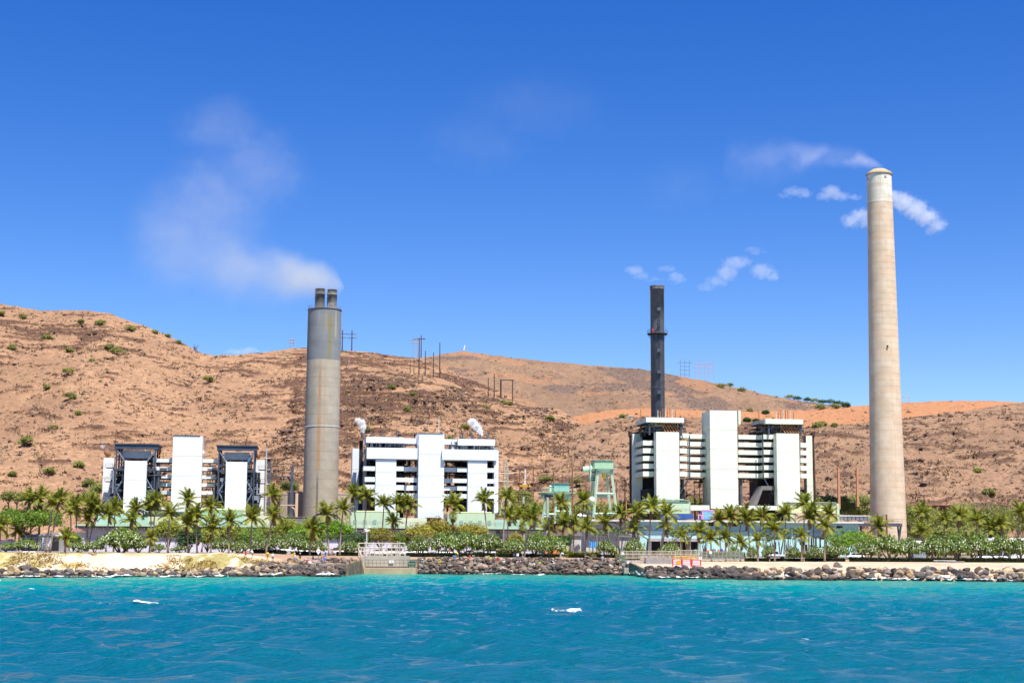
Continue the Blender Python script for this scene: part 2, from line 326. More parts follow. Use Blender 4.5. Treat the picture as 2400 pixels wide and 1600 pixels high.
# ---------------------------------------------------------------- hills
def hillmat(name, gr, br, rk, sc=1.):
    m, t, n, l, b = nt(name)
    co = n.new('ShaderNodeNewGeometry').outputs['Position']
    at = n.new('ShaderNodeAttribute'); at.attribute_name = 'rock'; a2 = n.new('ShaderNodeAttribute'); a2.attribute_name = 'bare'
    fine = noi(n, l, co, .55*sc, 6, .75, (1, 1, 2.2)); mid = noi(n, l, co, .16*sc, 6, .7, (1, 1, 2.4)); big = noi(n, l, co, .013*sc, 4, .6); speck = noi(n, l, co, .30*sc, 3, .8, (1, 1, 1.6))
    c = mixc(n, l, rmp(n, l, fine, .36, .62), br, gr)
    c = mixc(n, l, rmp(n, l, mid, .43, .6, 0, .8), c, br)
    c = mixc(n, l, rmp(n, l, big, .42, .62, 0, .5), c, [x*.8 for x in br])
    c = mixc(n, l, a2.outputs['Fac'], c, mixc(n, l, rmp(n, l, fine, .35, .7), [.32, .155, .08], [.375, .188, .1]))
    c = mixc(n, l, rmp(n, l, speck, .575, .68, 0, .75), c, (.12, .072, .045))
    rkc = mixc(n, l, rmp(n, l, fine, .38, .62), [x*.55 for x in rk], [x*1.6 for x in rk])
    ad = n.new('ShaderNodeMath'); ad.operation = 'MULTIPLY'; l.new(at.outputs['Fac'], ad.inputs[0]); l.new(rmp(n, l, fine, .28, .5, .3, 1), ad.inputs[1])
    c = mixc(n, l, ad.outputs[0], c, rkc)
    l.new(c, b.inputs['Base Color']); b.inputs['Roughness'].default_value = 1; b.inputs['Specular IOR Level'].default_value = 0
    bp = n.new('ShaderNodeBump'); bp.inputs['Distance'].default_value = .9/sc; bp.inputs['Strength'].default_value = .8; l.new(fine, bp.inputs['Height']); l.new(bp.outputs[0], b.inputs['Normal'])
    return m
HILLS = {}
def hill(name, crest, Yc, Yb, zb, lo, hi, ncol, nrow, mat, g=1.0, ledge=1.6, thr=.56, lsc=(15, 1.5), rough=1.0, bare=0, seed=0, region=None, ext=(-3000, 5400), crest_rock=0):
    cx, cyy = zip(*crest)
    px = np.concatenate((np.linspace(ext[0], lo, 10)[:-1], np.linspace(lo, hi, ncol), np.linspace(hi, ext[1], 10)[1:]))
    py = np.interp(px, cx, cyy); yc = np.interp(px, *Yc); yb = np.interp(px, *Yb)
    py = py + (fbm(px/14, px*0+seed, seed, 4)-.5)*3.2
    D = _f[None]+_r[None]*((px-1200)/F)[:, None]+_u[None]*((800-py)/F)[:, None]
    tc = yc/D[:, 1]; xc = D[:, 0]*tc; zc = CAMH+D[:, 2]*tc; xb = xc*yb/yc; zb_ = np.interp(px, *zb) if isinstance(zb, tuple) else zb+0*px
    T = np.concatenate((np.linspace(0, 1, nrow), 1+np.linspace(.01, .6, 14)))[:, None]
    tt = np.minimum(T, 1); X = xb+(xc-xb)*T; Y = yb+(yc-yb)*T
    H = tt**g; Z = zb_+(zc-zb_)*H-np.clip(T-1, 0, 1)**1.3*(zc-zb_)*1.1
    env = np.minimum(1, (1-tt)*7)*np.minimum(1, tt*6+.15)
    gl = (fbm(X/70, Z/160, seed+1, 5)-.5)*16*rough+(fbm(X/20, Y/22, seed+2, 5)-.5)*6*rough
    Z0 = Z+gl*env*.8; Yv = Y-gl*env*.6
    wz = Z0+(fbm(X/40, Y/60, seed+5, 3)-.5)*9
    n1 = fbm(X/lsc[0], wz/lsc[1], seed+7, 5, .55); reg = fbm(X/120, Z0/45, seed+8, 3)
    rg = region(px[None]+0*T, T) if region else 0
    rock = sst(thr, thr+.07, n1+(reg-.5)*.3+rg)*np.minimum(1, tt*8)*(T <= 1)
    step = rock*ledge*env; Z1 = Z0+step*.55+(fbm(X/3.2, Y/3.2, seed+11, 4)-.5)*1.5*rough*np.maximum(env, .35)*(T <= 1); Y1 = Yv-step*1.2-(fbm(X/2.5, Z/1.6, seed+12, 3)-.5)*1.6*rough*env*(.35+rock)
    me = npmesh(name, np.stack((X, Y1, Z1), -1).reshape(-1, 3), gridq(*X.shape), mat)
    ba = bare(px[None]+0*T, T, X, Y)*(1-rock) if bare else 0*X
    attr(me, 'rock', rock.ravel()); attr(me, 'bare', np.asarray(ba).ravel())
    HILLS[f'{name}{len(HILLS)}'] = (px, X, Y1, Z1, T.ravel())
    return tag(link(name, me), kind='structure')
def hpos(names, px, py):
    best = None
    for nm in names:
        p, X, Y, Z, T = HILLS[nm]; j = int(np.argmin(np.abs(p-px))); k = (T <= 1)
        sx_, sy_ = proj(X[k, j], Y[k, j], Z[k, j]); i = int(np.argmin(np.abs(sy_-py)))
        q = (abs(sy_[i]-py) > 5, Y[i, j], np.array((X[i, j], Y[i, j], Z[i, j])))
        if best is None or q[:2] < best[:2]: best = q
    return best[2]
tan = (.395, .242, .140); brn = (.245, .145, .092); rk = (.088, .05, .037)
HM = hillmat('hill_dry_grass', tan, brn, rk); HM2 = hillmat('hill_far_scrub', (.275, .175, .108), (.185, .12, .085), (.12, .085, .07), .7)
HM3 = hillmat('hill_graded_soil', (.42, .175, .085), (.36, .155, .08), (.15, .10, .08), .8); HM4 = hillmat('hill_brown_slope', (.32, .195, .12), (.215, .135, .09), (.10, .062, .045))
crestA = [(-1500, 690), (-300, 690), (0, 712), (60, 722), (95, 729), (140, 727), (205, 728), (255, 734), (275, 742), (300, 750), (350, 768), (400, 790), (430, 804), (455, 820), (478, 828), (500, 832), (560, 831), (620, 825), (680, 817), (720, 814), (800, 822), (835, 823), (870, 825), (905, 831), (950, 836), (985, 840), (1040, 862), (1200, 930), (1400, 1020), (1700, 1100)]
def regA(px, T):
    r = -.05+.10*sst(430, 900, px)+.06*sst(900, 1050, px)
    r = r-.10*(1-sst(.15, .35, T))*(1-sst(300, 600, px))
    return r+.17*np.exp(-((T-.86)/.045)**2)*(1-sst(300, 360, px))
hill('hill', crestA, ([-1500, 0, 300, 500, 700, 950, 1400], [1150, 1000, 980, 960, 1000, 1080, 1000]), ([-1500, 2400], [560, 575]), 4.6, -280, 1420, 840, 340, HM, .95, 1.25, .565, region=regA, seed=40, ext=(-2500, 1700))
spur = [(500, 1000), (700, 905), (800, 882), (880, 871), (934, 872), (980, 878), (1008, 883), (1038, 888), (1060, 897), (1080, 906), (1112, 921), (1142, 934), (1166, 940), (1190, 949), (1250, 954), (1290, 955), (1312, 958), (1336, 974), (1365, 998), (1420, 1010), (1500, 1050), (1700, 1130)]
hill('hill', spur, ([500, 2400], [860, 800]), ([500, 2400], [545, 560]), 4.6, 620, 1560, 640, 270, HM, .95, 1.4, .575, region=lambda p, T: .03*np.sin(T*9)+.03-.08*(1-sst(.1, .3, T)), seed=70, ext=(400, 1800))
crestC = [(700, 900), (900, 858), (985, 838), (1020, 833), (1050, 827), (1085, 823), (1130, 829), (1200, 838), (1300, 848), (1400, 857), (1500, 864), (1560, 875), (1640, 890), (1700, 902), (1750, 913), (1800, 925), (1860, 937), (1920, 946), (1990, 951), (2100, 985), (2400, 1050)]
hill('hill', crestC, ([0, 2400], [1650, 1700]), ([0, 2400], [1180, 1180]), 40., 880, 2030, 560, 150, HM2, .9, 1.5, .64, rough=1.3, seed=90, lsc=(50, 9), ext=(500, 2600), region=lambda p, T: .34*sst(1300, 1480, p)*sst(.72, .93, T)*(1-sst(1560, 1640, p))+.2*sst(1560, 1750, p)*(1-sst(.25, .45, T))*sst(.0, .1, T)+.1*sst(1800, 1900, p), bare=lambda p, T, X, Y: .35*sst(.5, .62, fbm(X/40, Y/40, 3, 4)))  # cloud shadow near the crest is put in as extra dark rock
crestD = [(900, 1010), (1300, 985), (1380, 968), (1420, 962), (1500, 956), (1560, 958), (1660, 963), (1770, 964), (1883, 961), (1990, 953), (2032, 949), (2112, 944), (2208, 939), (2323, 939), (2380, 943), (2500, 950), (4000, 960)]
hill('hill', crestD, ([0, 2400], [1060, 1060]), ([0, 2400], [760, 760]), 14., 1340, 2740, 460, 100, HM3, 1.0, .5, .68, rough=.45, seed=110, ext=(1000, 4500), bare=lambda p, T, X, Y: .95+0*T)
crestE = [(1000, 1060), (1300, 1010), (1380, 992), (1440, 978), (1520, 976), (1620, 980), (1700, 984), (1760, 988), (1840, 998), (1883, 1001), (1960, 995), (2032, 989), (2112, 981), (2189, 971), (2265, 962), (2315, 954), (2342, 949), (2420, 941), (2600, 930), (4000, 900)]
hill('hill', crestE, ([0, 2400], [800, 820]), ([0, 2400], [530, 560]), 4.6, 1180, 2740, 760, 200, HM4, .95, 1.2, .585, seed=130, ext=(900, 5000), region=lambda p, T: .05*sst(2000, 2200, p)-.06*(1-sst(.15, .35, T)))
HN = list(HILLS)
# ---------------------------------------------------------------- power station
white = M('white_cladding', (.74, .74, .72), .55, .04, .15, .22, (.62, .62, .58)); cream = M('cream_cladding', (.70, .735, .60), .55, .04, .12, .35, (.50, .50, .33))
bwhite = M('bluish_white_cladding', (.70, .735, .77), .55, .04, .15, .2, (.6, .62, .6))
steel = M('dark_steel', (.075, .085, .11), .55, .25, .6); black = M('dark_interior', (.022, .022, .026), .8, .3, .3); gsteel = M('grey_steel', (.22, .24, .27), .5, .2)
blsteel = M('blue_grey_steel', (.05, .066, .1), .5, .15, .4); rust = M('rusty_pipe', (.30, .13, .055), .8, .35, 1.2); pipeg = M('pipe_lagging', (.42, .41, .38), .5, .2, .8)
mint = M('mint_paint', (.42, .59, .43), .5, .06, .4, .25, (.30, .42, .26)); pgreen = M('pale_green_cladding', (.50, .62, .40), .6, .05, .2, .4, (.36, .42, .18)); pyel = M('pale_yellow_cladding', (.62, .64, .36), .6, .05, .2, .3, (.45, .45, .2))
pmint = M('pale_mint_cladding', (.40, .62, .46), .6, .05, .2, .3, (.30, .45, .28)); yelp = M('yellow_paint', (.62, .40, .05), .5, .1)
lav = M('lavender_wall', (.58, .56, .66), .7, .05, .3, .15); aqua = M('aqua_wall', (.42, .68, .68), .65, .05, .3, .25, (.38, .55, .5)); roofw = M('white_roof_edge', (.62, .62, .58), .6, .1); roofd = M('dark_roof', (.09, .09, .10), .8, .2)
conc = M('weathered_concrete', (.40, .36, .30), .9, .12, .4, .3, (.25, .22, .18)); tanconc = M('tan_concrete', (.44, .32, .20), .9, .15, .5, .4, (.28, .19, .11)); beige = M('beige_cladding', (.46, .38, .29), .8, .08, .3, .3)
GZ = 4.2
def rect(px0, py0, px1, py1, b):
    a0, z1 = PB(px0, py0, b); a1, z0 = PB(px1, py1, b); return a0, a1, z0, z1
def pl(name, label, cat, px, b, group=None, z=None):
    a, _ = PB(px, 1280, b); return thing(name, label, cat, (a, b, GZ if z is None else z), group, True)
def fbox(t, name, px0, py0, px1, py1, b, dep, mat, root=None, label=None):   # a box whose front face fills the rectangle
    a0, a1, z0, z1 = rect(px0, py0, px1, py1, b); return MB().box(a0, a1, b, b+dep, z0, z1).build(name, mat, t, root=root, label=label)
def panels(t, name, px0, py0, px1, py1, b, dep, mat, n, gap=.11):              # cladding stacked in n courses with open joints
    a0, a1, z0, z1 = rect(px0, py0, px1, py1, b); h = (z1-z0)/n
    back = MB().box(a0+.12, a1-.12, b+.1, b+dep, z0, z1-.1).build('core', mat, t)
    for i in range(n): MB().box(a0, a1, b, b+dep-.05, z0+i*h+(gap if i else 0), z0+(i+1)*h).build(name, mat, t)
def clutter(a0, a1, b0, b1, z0, z1, nn, seed, mats=4, r=(.08, .35)):
    q = random.Random(seed); mb = MB()
    for i in range(nn):
        a, b, z = q.uniform(a0, a1), q.uniform(b0, b1), q.uniform(z0, z1); k = q.random(); rr = q.uniform(*r); m = q.choice(range(mats))
        if k < .34: mb.tube([(a, b, max(z0, z-q.uniform(1, 5))), (a, b, min(z1, z+q.uniform(1, 5)))], rr, 6, m)
        elif k < .62: mb.tube([(max(a0, a-q.uniform(1, 5)), b, z), (min(a1, a+q.uniform(1, 5)), b, z)], rr, 6, m)
        elif k < .8: mb.box(a-rr*2.5, a+rr*2.5, b-rr*2, b+rr*2, z-rr*2, z+rr*2, m)
        else: mb.bar((a, b, z), (min(a1, a+q.uniform(.5, 3)), b, min(z1, z+q.uniform(.5, 3))), .18, m)
    return mb
CM = [steel, black, black, gsteel]
def rails(mb, a0, a1, b, z, h=1.1, st=2.2, m=0):
    for k in (h, h*.55): mb.bar((a0, b, z+k), (a1, b, z+k), .06, m)
    n = max(1, int(abs(a1-a0)/st))
    for i in range(n+1): a = a0+(a1-a0)*i/n; mb.bar((a, b, z), (a, b, z+h), .06, m)
    return mb

# ---- left block: white boiler house between two dark open steel frames
B1 = 478
t = pl('boiler_house', 'left white boiler house with two dark open steel frames', 'power plant', 435, B1)
panels(t, 'wall_panel', 406, 1020.5, 469, 1212, B1-1, 9, white, 4)
fbox(t, 'roof_edge', 405.5, 1019, 469.5, 1020.6, B1-1.2, 9.5, roofd)
a0, _, z0, _ = rect(468.5, 1056, 476, 1063, B1+3)
MB().lathe([(1.25, z0), (1.2, z0+.6), (.85, z0+1.1), (.0, z0+1.35)], 14, (a0+.2, B1+3), capt=False).build('vent_hood', white, t, True)
for nm, x0, x1, y0, px0, px1, bx0, bx1, sd_ in (('l', 272, 360, 1039.6, 292.6, 339, 243, 262, 1), ('r', 512, 594, 1043.4, 530, 575.5, 600, 617, 2)):
    fr = bpy.data.objects.new('steel_frame', None); COL.objects.link(fr); fr.parent = t; fr.location = (0, 0, 0); ORG[fr.name] = ORG[t.name]
    a0, a1, z0, z1 = rect(x0, y0, x1, 1225, B1); d = 15
    for b in (B1, B1+d*.5, B1+d):
        for a in (a0+.25, a1-.25): MB().box(a-.21, a+.21, b, b+.4, z0, z1).build('column', blsteel, fr, root=t)
    MB().box(a0-.4, a1+.4, B1-.1, B1+.5, z1-1.5, z1-.15).build('girder', blsteel, fr, root=t); MB().box(a0-.7, a1+.7, B1-.4, B1+d+1, z1-.14, z1+.18).build('roof_sheet', steel, fr, root=t)
    for a in (a0-.02, a1+.02): MB().box(a-.2, a+.2, B1+.5, B1+d, z1-1.7, z1-.2).build('girder', blsteel, fr, root=t)
    zs = [z1-7.8, z1-14, z1-20.5]
    for z in zs:
        MB().box(a0+.5, a1-.5, B1+.06, B1+.4, z-.3, z+.3).build('beam', blsteel, fr, root=t)
        for a in (a0, a1): MB().box(a-.15, a+.15, B1+.5, B1+d, z-.3, z+.3).build('beam', steel, fr, root=t)
    am = (a0+a1)/2
    for (p, q) in (((a0+.4, z1-2), (am-1.6, z1-7.6)), ((a1-.4, z1-2), (am+1.6, z1-7.6)), ((a0+.4, zs[1]-.2), (a0+3, zs[1]+4)), ((a1-.4, zs[1]-.2), (a1-3, zs[1]+4)), ((a0+.4, zs[1]), (a0+2.7, zs[1]-4.4)), ((a1-.4, zs[1]), (a1-2.7, zs[1]-4.4))):
        MB().bar((p[0], B1+.25, p[1]), (q[0], B1+.25, q[1]), .34).build('brace', M('brace_steel', (.17, .21, .28), .5, .1), fr, root=t)
    MB().box(a0+1.8, a1-1.8, B1+1.5, B1+3.5, z1-4.2, z1-1.95).build('hopper', M('hopper_grey', (.30, .34, .37), .5, .1), t)
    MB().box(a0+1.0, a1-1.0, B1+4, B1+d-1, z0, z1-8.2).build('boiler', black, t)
    MB().box(a0+.6, a1-.6, B1+.5, B1+d-.5, z1-7.6, z1-7.35).build('platform', steel, t)
    MB().box(a0+2.2, a1-2.2, B1+d-2, B1+d, z1-4.8, z1-2.4).build('duct', black, t)
    clutter(a0-1.6, a1+1.6, B1+.6, B1+4, z0+5, z1-8, 190, sd_).build('pipework', CM, t, kind='stuff')
    clutter(a0+.8, a1-.8, B1+3, B1+9, z1-7.3, z1-2.5, 70, sd_+5, 4, (.1, .28)).build('pipework', [steel, white, rust, pipeg], t, kind='stuff')
    q = MB()
    for a in (a0-2.1, a1+2.1):
        for k in range(5): z = z1-7-4.2*k; q.box(a-1.1, a+1.1, B1+2, B1+8, z-.12, z); rails(q, a-1.1, a+1.1, B1+2, z)
    q.build('side_platform', steel, t, kind='stuff')
    panels(t, 'wall_panel', px0, 1079+(nm == 'r')*2.5, px1, 1215, B1-2.2, 2, white, 3)
    panels(t, 'rear_panel', bx0, 1072+5*(nm == 'r'), bx1, 1215, B1+11, 2.5, white, 3)
for y0, y1 in ((1074, 1083), (1093, 1102), (1112, 1121), (1131, 1139.5), (1149, 1158), (1187, 1196)):
    fbox(t, 'walkway_band', 359, y0, 407, y1, B1+3, 2, white); fbox(t, 'walkway_band', 466, y0+1, 508, y1+1, B1+3, 2, white)
    for p, q in ((362, 404), (470, 507)):
        a0, a1, z0, z1 = rect(p, y0, q, y1, B1+5); MB().box(a0, a1, B1+5.05, B1+10, z0-.25, z0).build('walkway_deck', steel, t)
a0, a1, z0, z1 = rect(360, 1066, 407, 1190, B1+6); clutter(a0, a1, B1+6, B1+9, z0, z1, 40, 11, 4, (.06, .16)).build('pipework', [rust, gsteel, steel, yelp], t, kind='stuff')
a0, a1, z0, z1 = rect(469, 1066, 512, 1190, B1+6); clutter(a0, a1, B1+6, B1+9, z0, z1, 40, 12, 4, (.06, .16)).build('pipework', [rust, gsteel, steel, yelp], t, kind='stuff')
for p, y0, y1, w in ((252, 1060, 1074, .55), (606, 1066, 1079, .4)):
    a, z1 = PB(p, y0, B1+12); _, z0 = PB(p, y1, B1+12); MB().lathe([(w, z0), (w, z1-1), (w*1.7, z1-.6), (w*1.7, z1)], 10, (a, B1+12)).build('vent_pipe', rust, t)
for p, y0, y1 in ((273, 1005, 1040), (372, 1058, 1075), (383, 1060, 1075)):
    a, z1 = PB(p, y0, B1+1); _, z0 = PB(p, y1, B1+1); MB().tube([(a, B1+1, z0), (a, B1+1, z1)], .12, 5).build('mast', rust, t)
# green plinth building under it
t = pl('annex', 'pale green flat annex in front of the left boiler house', 'building', 450, B1-14)
fbox(t, 'wall', 226, 1203, 345, 1233, B1-14, 6, pmint); fbox(t, 'wall', 345.3, 1199, 472, 1233, B1-13, 6, pyel); fbox(t, 'wall', 472.3, 1202, 572, 1234, B1-14, 6, pmint); fbox(t, 'wall', 572.5, 1208, 631, 1235, B1-14, 6, pyel)
fbox(t, 'roof_cap', 338, 1197, 474, 1199.4, B1-13.6, 8, pmint); fbox(t, 'roof_cap', 440, 1190, 571, 1195, B1-9, 6, pyel); fbox(t, 'wall', 466, 1195.3, 571, 1204, B1-8.5, 5, pyel)
for p in (335, 352, 384, 396): fbox(t, 'window', p, 1204, p+12, 1209, B1-14.15, .3, black)

# ---- middle block: bright white boiler house
B2 = 478
t = pl('boiler_house', 'middle bright white boiler house with steam rising from its roof', 'power plant', 1010, B2)
panels(t, 'wall_panel', 982, 1015, 1039.3, 1215, B2-2, 14, bwhite, 4); fbox(t, 'roof_edge', 981.6, 1014, 1039.8, 1015.1, B2-2.2, 14.5, white)
panels(t, 'rear_panel', 826.5, 1050, 847, 1200, B2+14, 10, bwhite, 3)
def wing(px0, py0, px1, py1, b, dep, m=bwhite, nm='upper_wall'): fbox(t, nm, px0, py0, px1, py1, b, dep, m)
wing(860, 1048, 982.2, 1075.8, B2-1.2, 18); wing(1036.5, 1052, 1164.5, 1078.6, B2-3, 20); wing(1164.7, 1055.5, 1167.6, 1200, B2-2, 12)
wing(858.5, 1023, 947, 1037.8, B2+2, 16, nm='roof_cap'); wing(947.2, 1026.5, 982, 1039.5, B2+4, 10, nm='roof_cap'); wing(1039.3, 1028.5, 1073, 1041.5, B2+5, 8, nm='roof_cap'); wing(1074, 1028, 1160, 1043.6, B2+1, 16, nm='roof_cap')
panels(t, 'wall_panel', 881, 1075.9, 927, 1200, B2-.8, 3, bwhite, 4); panels(t, 'wall_panel', 1097, 1078.7, 1141, 1202, B2-2.6, 3, bwhite, 4)
wing(1158.8, 1078.7, 1164.5, 1202, B2-2.4, 4, nm='wall_panel')
for y0, y1 in ((1096.5, 1106.5), (1122, 1132.5), (1139.5, 1150.5), (1156.5, 1168)):
    wing(1141.2, y0, 1158.6, y1, B2-2.5, 3, nm='spandrel')
for i, (y0, y1) in enumerate(((1092, 1102.5), (1117, 1128.5), (1135, 1146), (1153, 1164))):
    wing(852+(i > 0)*3, y0, 880.9, y1, B2-.35, 12, nm='walkway_band')
for i, (y0, y1) in enumerate(((1092.5, 1103), (1118.5, 1129), (1136, 1148), (1155, 1167))):
    wing(927.1, y0, 946+(i == 1)*10, y1, B2-.5, 2, nm='walkway_band'); wing(946.2+(i == 1)*10, y0+.6, 978, y1+1, B2+1.1, 1.5, nm='walkway_band')
for i, (y0, y1) in enumerate(((1095, 1105.5), (1121, 1131), (1139, 1149), (1157, 1167.5))):
    wing(1072-(i == 1)*11, y0, 1096.9, y1, B2-1.9, 2, nm='walkway_band'); wing(1038, y0, 1072-(i == 1)*11-.2, y1, B2+.6, 1.5, nm='walkway_band')
for p0, p1, sd_ in ((852, 880, 31), (928, 947, 32), (1071, 1097, 33), (1141, 1150, 34)):
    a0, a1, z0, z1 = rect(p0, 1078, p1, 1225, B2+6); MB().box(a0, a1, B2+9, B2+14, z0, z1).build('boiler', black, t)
for p0, p1, sd_ in ((851, 880, 35), (928, 976, 36), (1038, 1096, 37), (1141, 1158, 38)):
    a0, a1, z0, z1 = rect(p0, 1078, p1, 1200, B2+5); clutter(a0, a1, B2+5.3, B2+8.4, z0, z1, 70, sd_, 4, (.1, .3)).build('pipework', [steel, black, black, rust], t, kind='stuff')
    for y in (1107, 1133, 1151, 1169): q, _, z, _ = rect(p0, y, p1, y+5, B2+5); MB().box(a0, a1, B2+5, B2+9, z-.3, z).build('walkway_deck', steel, t)
a, z1 = PB(846.5, 1032, B2+8); MB().box(a-.5, a+.6, B2+8, B2+10, GZ, z1).build('duct', black, t); MB().tube([(a+1.2, B2+4, GZ), (a+1.2, B2+4, z1-3)], .55, 8).build('downpipe', conc, t)
for p0, p1 in ((860, 945), (1056, 1158)):
    a0, a1, z0, z1 = rect(p0, 1036, p1, 1056, B2+6)
    for k in range(9): a = a0+(a1-a0)*k/8; MB().box(a-.15, a+.15, B2+3.5, B2+3.9, z0, z1).build('post', steel, t)
    clutter(a0, a1, B2+4, B2+9, z0, z1, 60, int(p0), 4, (.15, .45)).build('pipework', [steel, black, gsteel, white], t, kind='stuff'); MB().box(a0, a1, B2+9.5, B2+10, z0, z1).build('duct', black, t)
for i, (p, y0, y1) in enumerate(((850, 1014, 1026), (870.5, 1011, 1024), (895, 1012, 1024), (931, 1012, 1026), (1079, 1018, 1030), (1084.5, 1017, 1030), (1106, 1018, 1030), (1109, 1018, 1030), (1126, 1018, 1031), (1144, 1018, 1031))):
    a, z1 = PB(p, y0, B2+7); _, z0 = PB(p, y1, B2+7); MB().tube([(a, B2+7, z0), (a, B2+7, z1)], .3 if i else .6, 7).build('vent_pipe', roofd, t)
a, z1 = PB(1029, 976, B2+4); _, z0 = PB(1029, 1015, B2+4); MB().tube([(a, B2+4, z0), (a, B2+4, z1)], .1, 5).build('mast', roofw, t)
q = MB(); a0, a1, z0, _ = rect(1150, 1115, 1165, 1123, B2-3.4); rails(q, a0+1.5, a1, B2-3.4, z0, 1.3, .9); q.build('side_railing', gsteel, t)
# green annexes in front
def annex(lab, px0, y0, px1, y1, b, mat, wins, capm=None):
    t = pl('annex', lab, 'building', (px0+px1)/2, b); fbox(t, 'wall', px0, y0, px1, y1, b, 7, mat)
    if capm: fbox(t, 'roof_cap', px0+14, y0-3.6, px1-6, y0-.1, b+1, 5, capm)
    for p in wins: fbox(t, 'window', p, y1-17, p+8, y1-7, b-.12, .3, M('green_window', (.28, .42, .33), .3, .1))
    a0, a1, z0, z1 = rect(px0, y0, px1, y1, b); rails(MB(), a0, a1, b-1.2, z0+.3, 1.1, 1.6).build('roof_railing', gsteel, t)
    return t
annex('pale green annex with three shuttered windows left of the middle white tower', 821.5, 1199.5, 936, 1234, B2-15, pgreen, (828, 851, 874), pyel)
annex('pale green annex with four shuttered windows right of the middle white tower', 1049, 1202, 1159.5, 1236, B2-15, pgreen, (1077, 1099, 1121, 1143), pyel)
annex('low pale annex between the two shuttered green annexes', 936.5, 1213, 1000, 1234, B2-15, M('pale_cream_cladding', (.64, .68, .45), .6, .05), ())
annex('low mint annex to the right of the four-window annex', 1160, 1217, 1262, 1237, B2-15, pmint, ())
t = pl('rust_shed', 'small rust red shed roof at the foot of the middle white tower', 'shed', 1018, B2-13); fbox(t, 'wall', 1001, 1213, 1034, 1234, B2-13, 5, rust); fbox(t, 'roof', 1000, 1211.5, 1035, 1213, B2-13.4, 6, beige)

# ---- right block: cream boiler house with roof caps
B3 = 478
t = pl('boiler_house', 'right cream boiler house with banded walkways and two roof caps', 'power plant', 1700, B3)
panels(t, 'wall_panel', 1663.6, 961, 1730.4, 1192, B3-2, 10, cream, 5)
fbox(t, 'side_box', 1730.6, 961.3, 1736, 993.5, B3-1.8, 8, cream)
MB().box(*[PB(1655, 1000, B3+3)[0], PB(1662, 1000, B3+3)[0]], B3+2, B3+5, PB(1655, 1001, B3)[1], PB(1655, 996, B3)[1]).build('lamp_box', gsteel, t)
def w3(px0, py0, px1, py1, b, dep, nm, m=cream): fbox(t, nm, px0, py0, px1, py1, b, dep, m)
panels(t, 'wall_panel', 1538, 1011.5, 1593, 1190, B3-3.5, 3.4, cream, 4); panels(t, 'wall_panel', 1819.8, 1015, 1876, 1195, B3-3.5, 3.4, cream, 4)
panels(t, 'rear_panel', 1482.5, 1016, 1506, 1185, B3+12, 5, cream, 4); panels(t, 'rear_panel', 1889, 1020.5, 1906.5, 1180, B3+10, 3, cream, 4)
for i in range(5):
    y = 1031.6+18.1*i; w3(1507, y, 1537.8, y+11.8, B3+.4, 12, 'walkway_band')
    y = 1037+18*i; w3(1876.2, y, 1895, y+11, B3-1.5, 9, 'walkway_band')
for i in range(6):
    y = 1014.8+18*i; w3(1593.2, y, 1615, y+11.2, B3+.4, 10, 'walkway_band'); w3(1616.5, y+1.9, 1663.6, y+12.9, B3+3, 2, 'walkway_band')
    y = 1018.2+18*i; w3(1730.6, y+.3, 1786.5, y+11.3, B3+3, 2, 'walkway_band'); w3(1788.6, y-.6, 1819.8, y+10.6, B3+.4, 10, 'walkway_band')
    for p, q in ((1617, 1663), (1731, 1786)):
        a0, a1, z0, _ = rect(p, y, q, y+12.2, B3+5); MB().box(a0, a1, B3+5.05, B3+11, z0-.3, z0).build('walkway_deck', steel, t); clutter(a0+2, a1-.5, B3+6, B3+10, z0-1.4, z0, 6, i+int(p), 2, (.08, .2)).build('pipework', [black, rust], t, kind='stuff')
for p0, p1 in ((1508, 1600), (1788, 1880)):
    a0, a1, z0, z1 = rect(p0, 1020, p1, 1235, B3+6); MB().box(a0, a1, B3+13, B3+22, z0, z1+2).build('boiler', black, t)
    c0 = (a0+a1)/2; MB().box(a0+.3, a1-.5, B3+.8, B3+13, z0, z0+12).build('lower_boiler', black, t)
for lab, p0, p1, y0, y1, s0, s1, sd_ in (('l', 1514.5, 1603, 977.3, 990.2, 1506, 1606, 41), ('r', 1794, 1882, 981, 993.8, 1778, 1884, 42)):
    w3(p0, y0, p1, y1, B3-1, 15, 'roof_cap'); a0, a1, z0, z1 = rect(s0, y1, s1, 1014, B3+2); c0, c1, _, _ = rect(p0, y0, p1, y1, B3)
    for a in (c0+1, c1-1):
        for b in (B3-.4, B3+6, B3+12): MB().box(a-.28, a+.28, b, b+.5, z0-1, z1+.1).build('post', blsteel, t)
    for k in range(3): z = z0+.4+k*1.15; MB().box(a0, a1, B3+1, B3+13, z-.1, z).build('platform', steel, t)
    MB().box(a0+2.5, a1-2.5, B3+6, B3+12, z0, z1).build('duct', black, t)
    clutter(a0, a1, B3+.6, B3+6, z0, z1-.1, 130, sd_, 4, (.07, .22)).build('pipework', [steel, black, pipeg, rust], t, kind='stuff')
    am = c0+(c1-c0)*.42
    for k in range(7):
        a = am+k*.85; MB().tube([(a+1.2+.12*k, B3-.2, z0-.3), (a, B3+.8, z1-.2)], .17, 6).build('exhaust_pipe', rust, t)
    for k, hh in enumerate((2.7, 2.6, 3.2, 3.3, 3.2, 3.3, 3.0)):
        a = am-.4+k*.8; zt = PB(p0, y0, B3)[1]; MB().tube([(a, B3+4, zt-.2), (a, B3+4, zt+hh)], .15, 6).build('vent_pipe', rust if k % 3 else pipeg, t)
    for a in (c0-.6, c1-1.5): zt = PB(p0, y0, B3)[1]; MB().tube([(a, B3+5, zt-1), (a, B3+5, zt+2.8)], .14, 5).build('mast', rust, t)
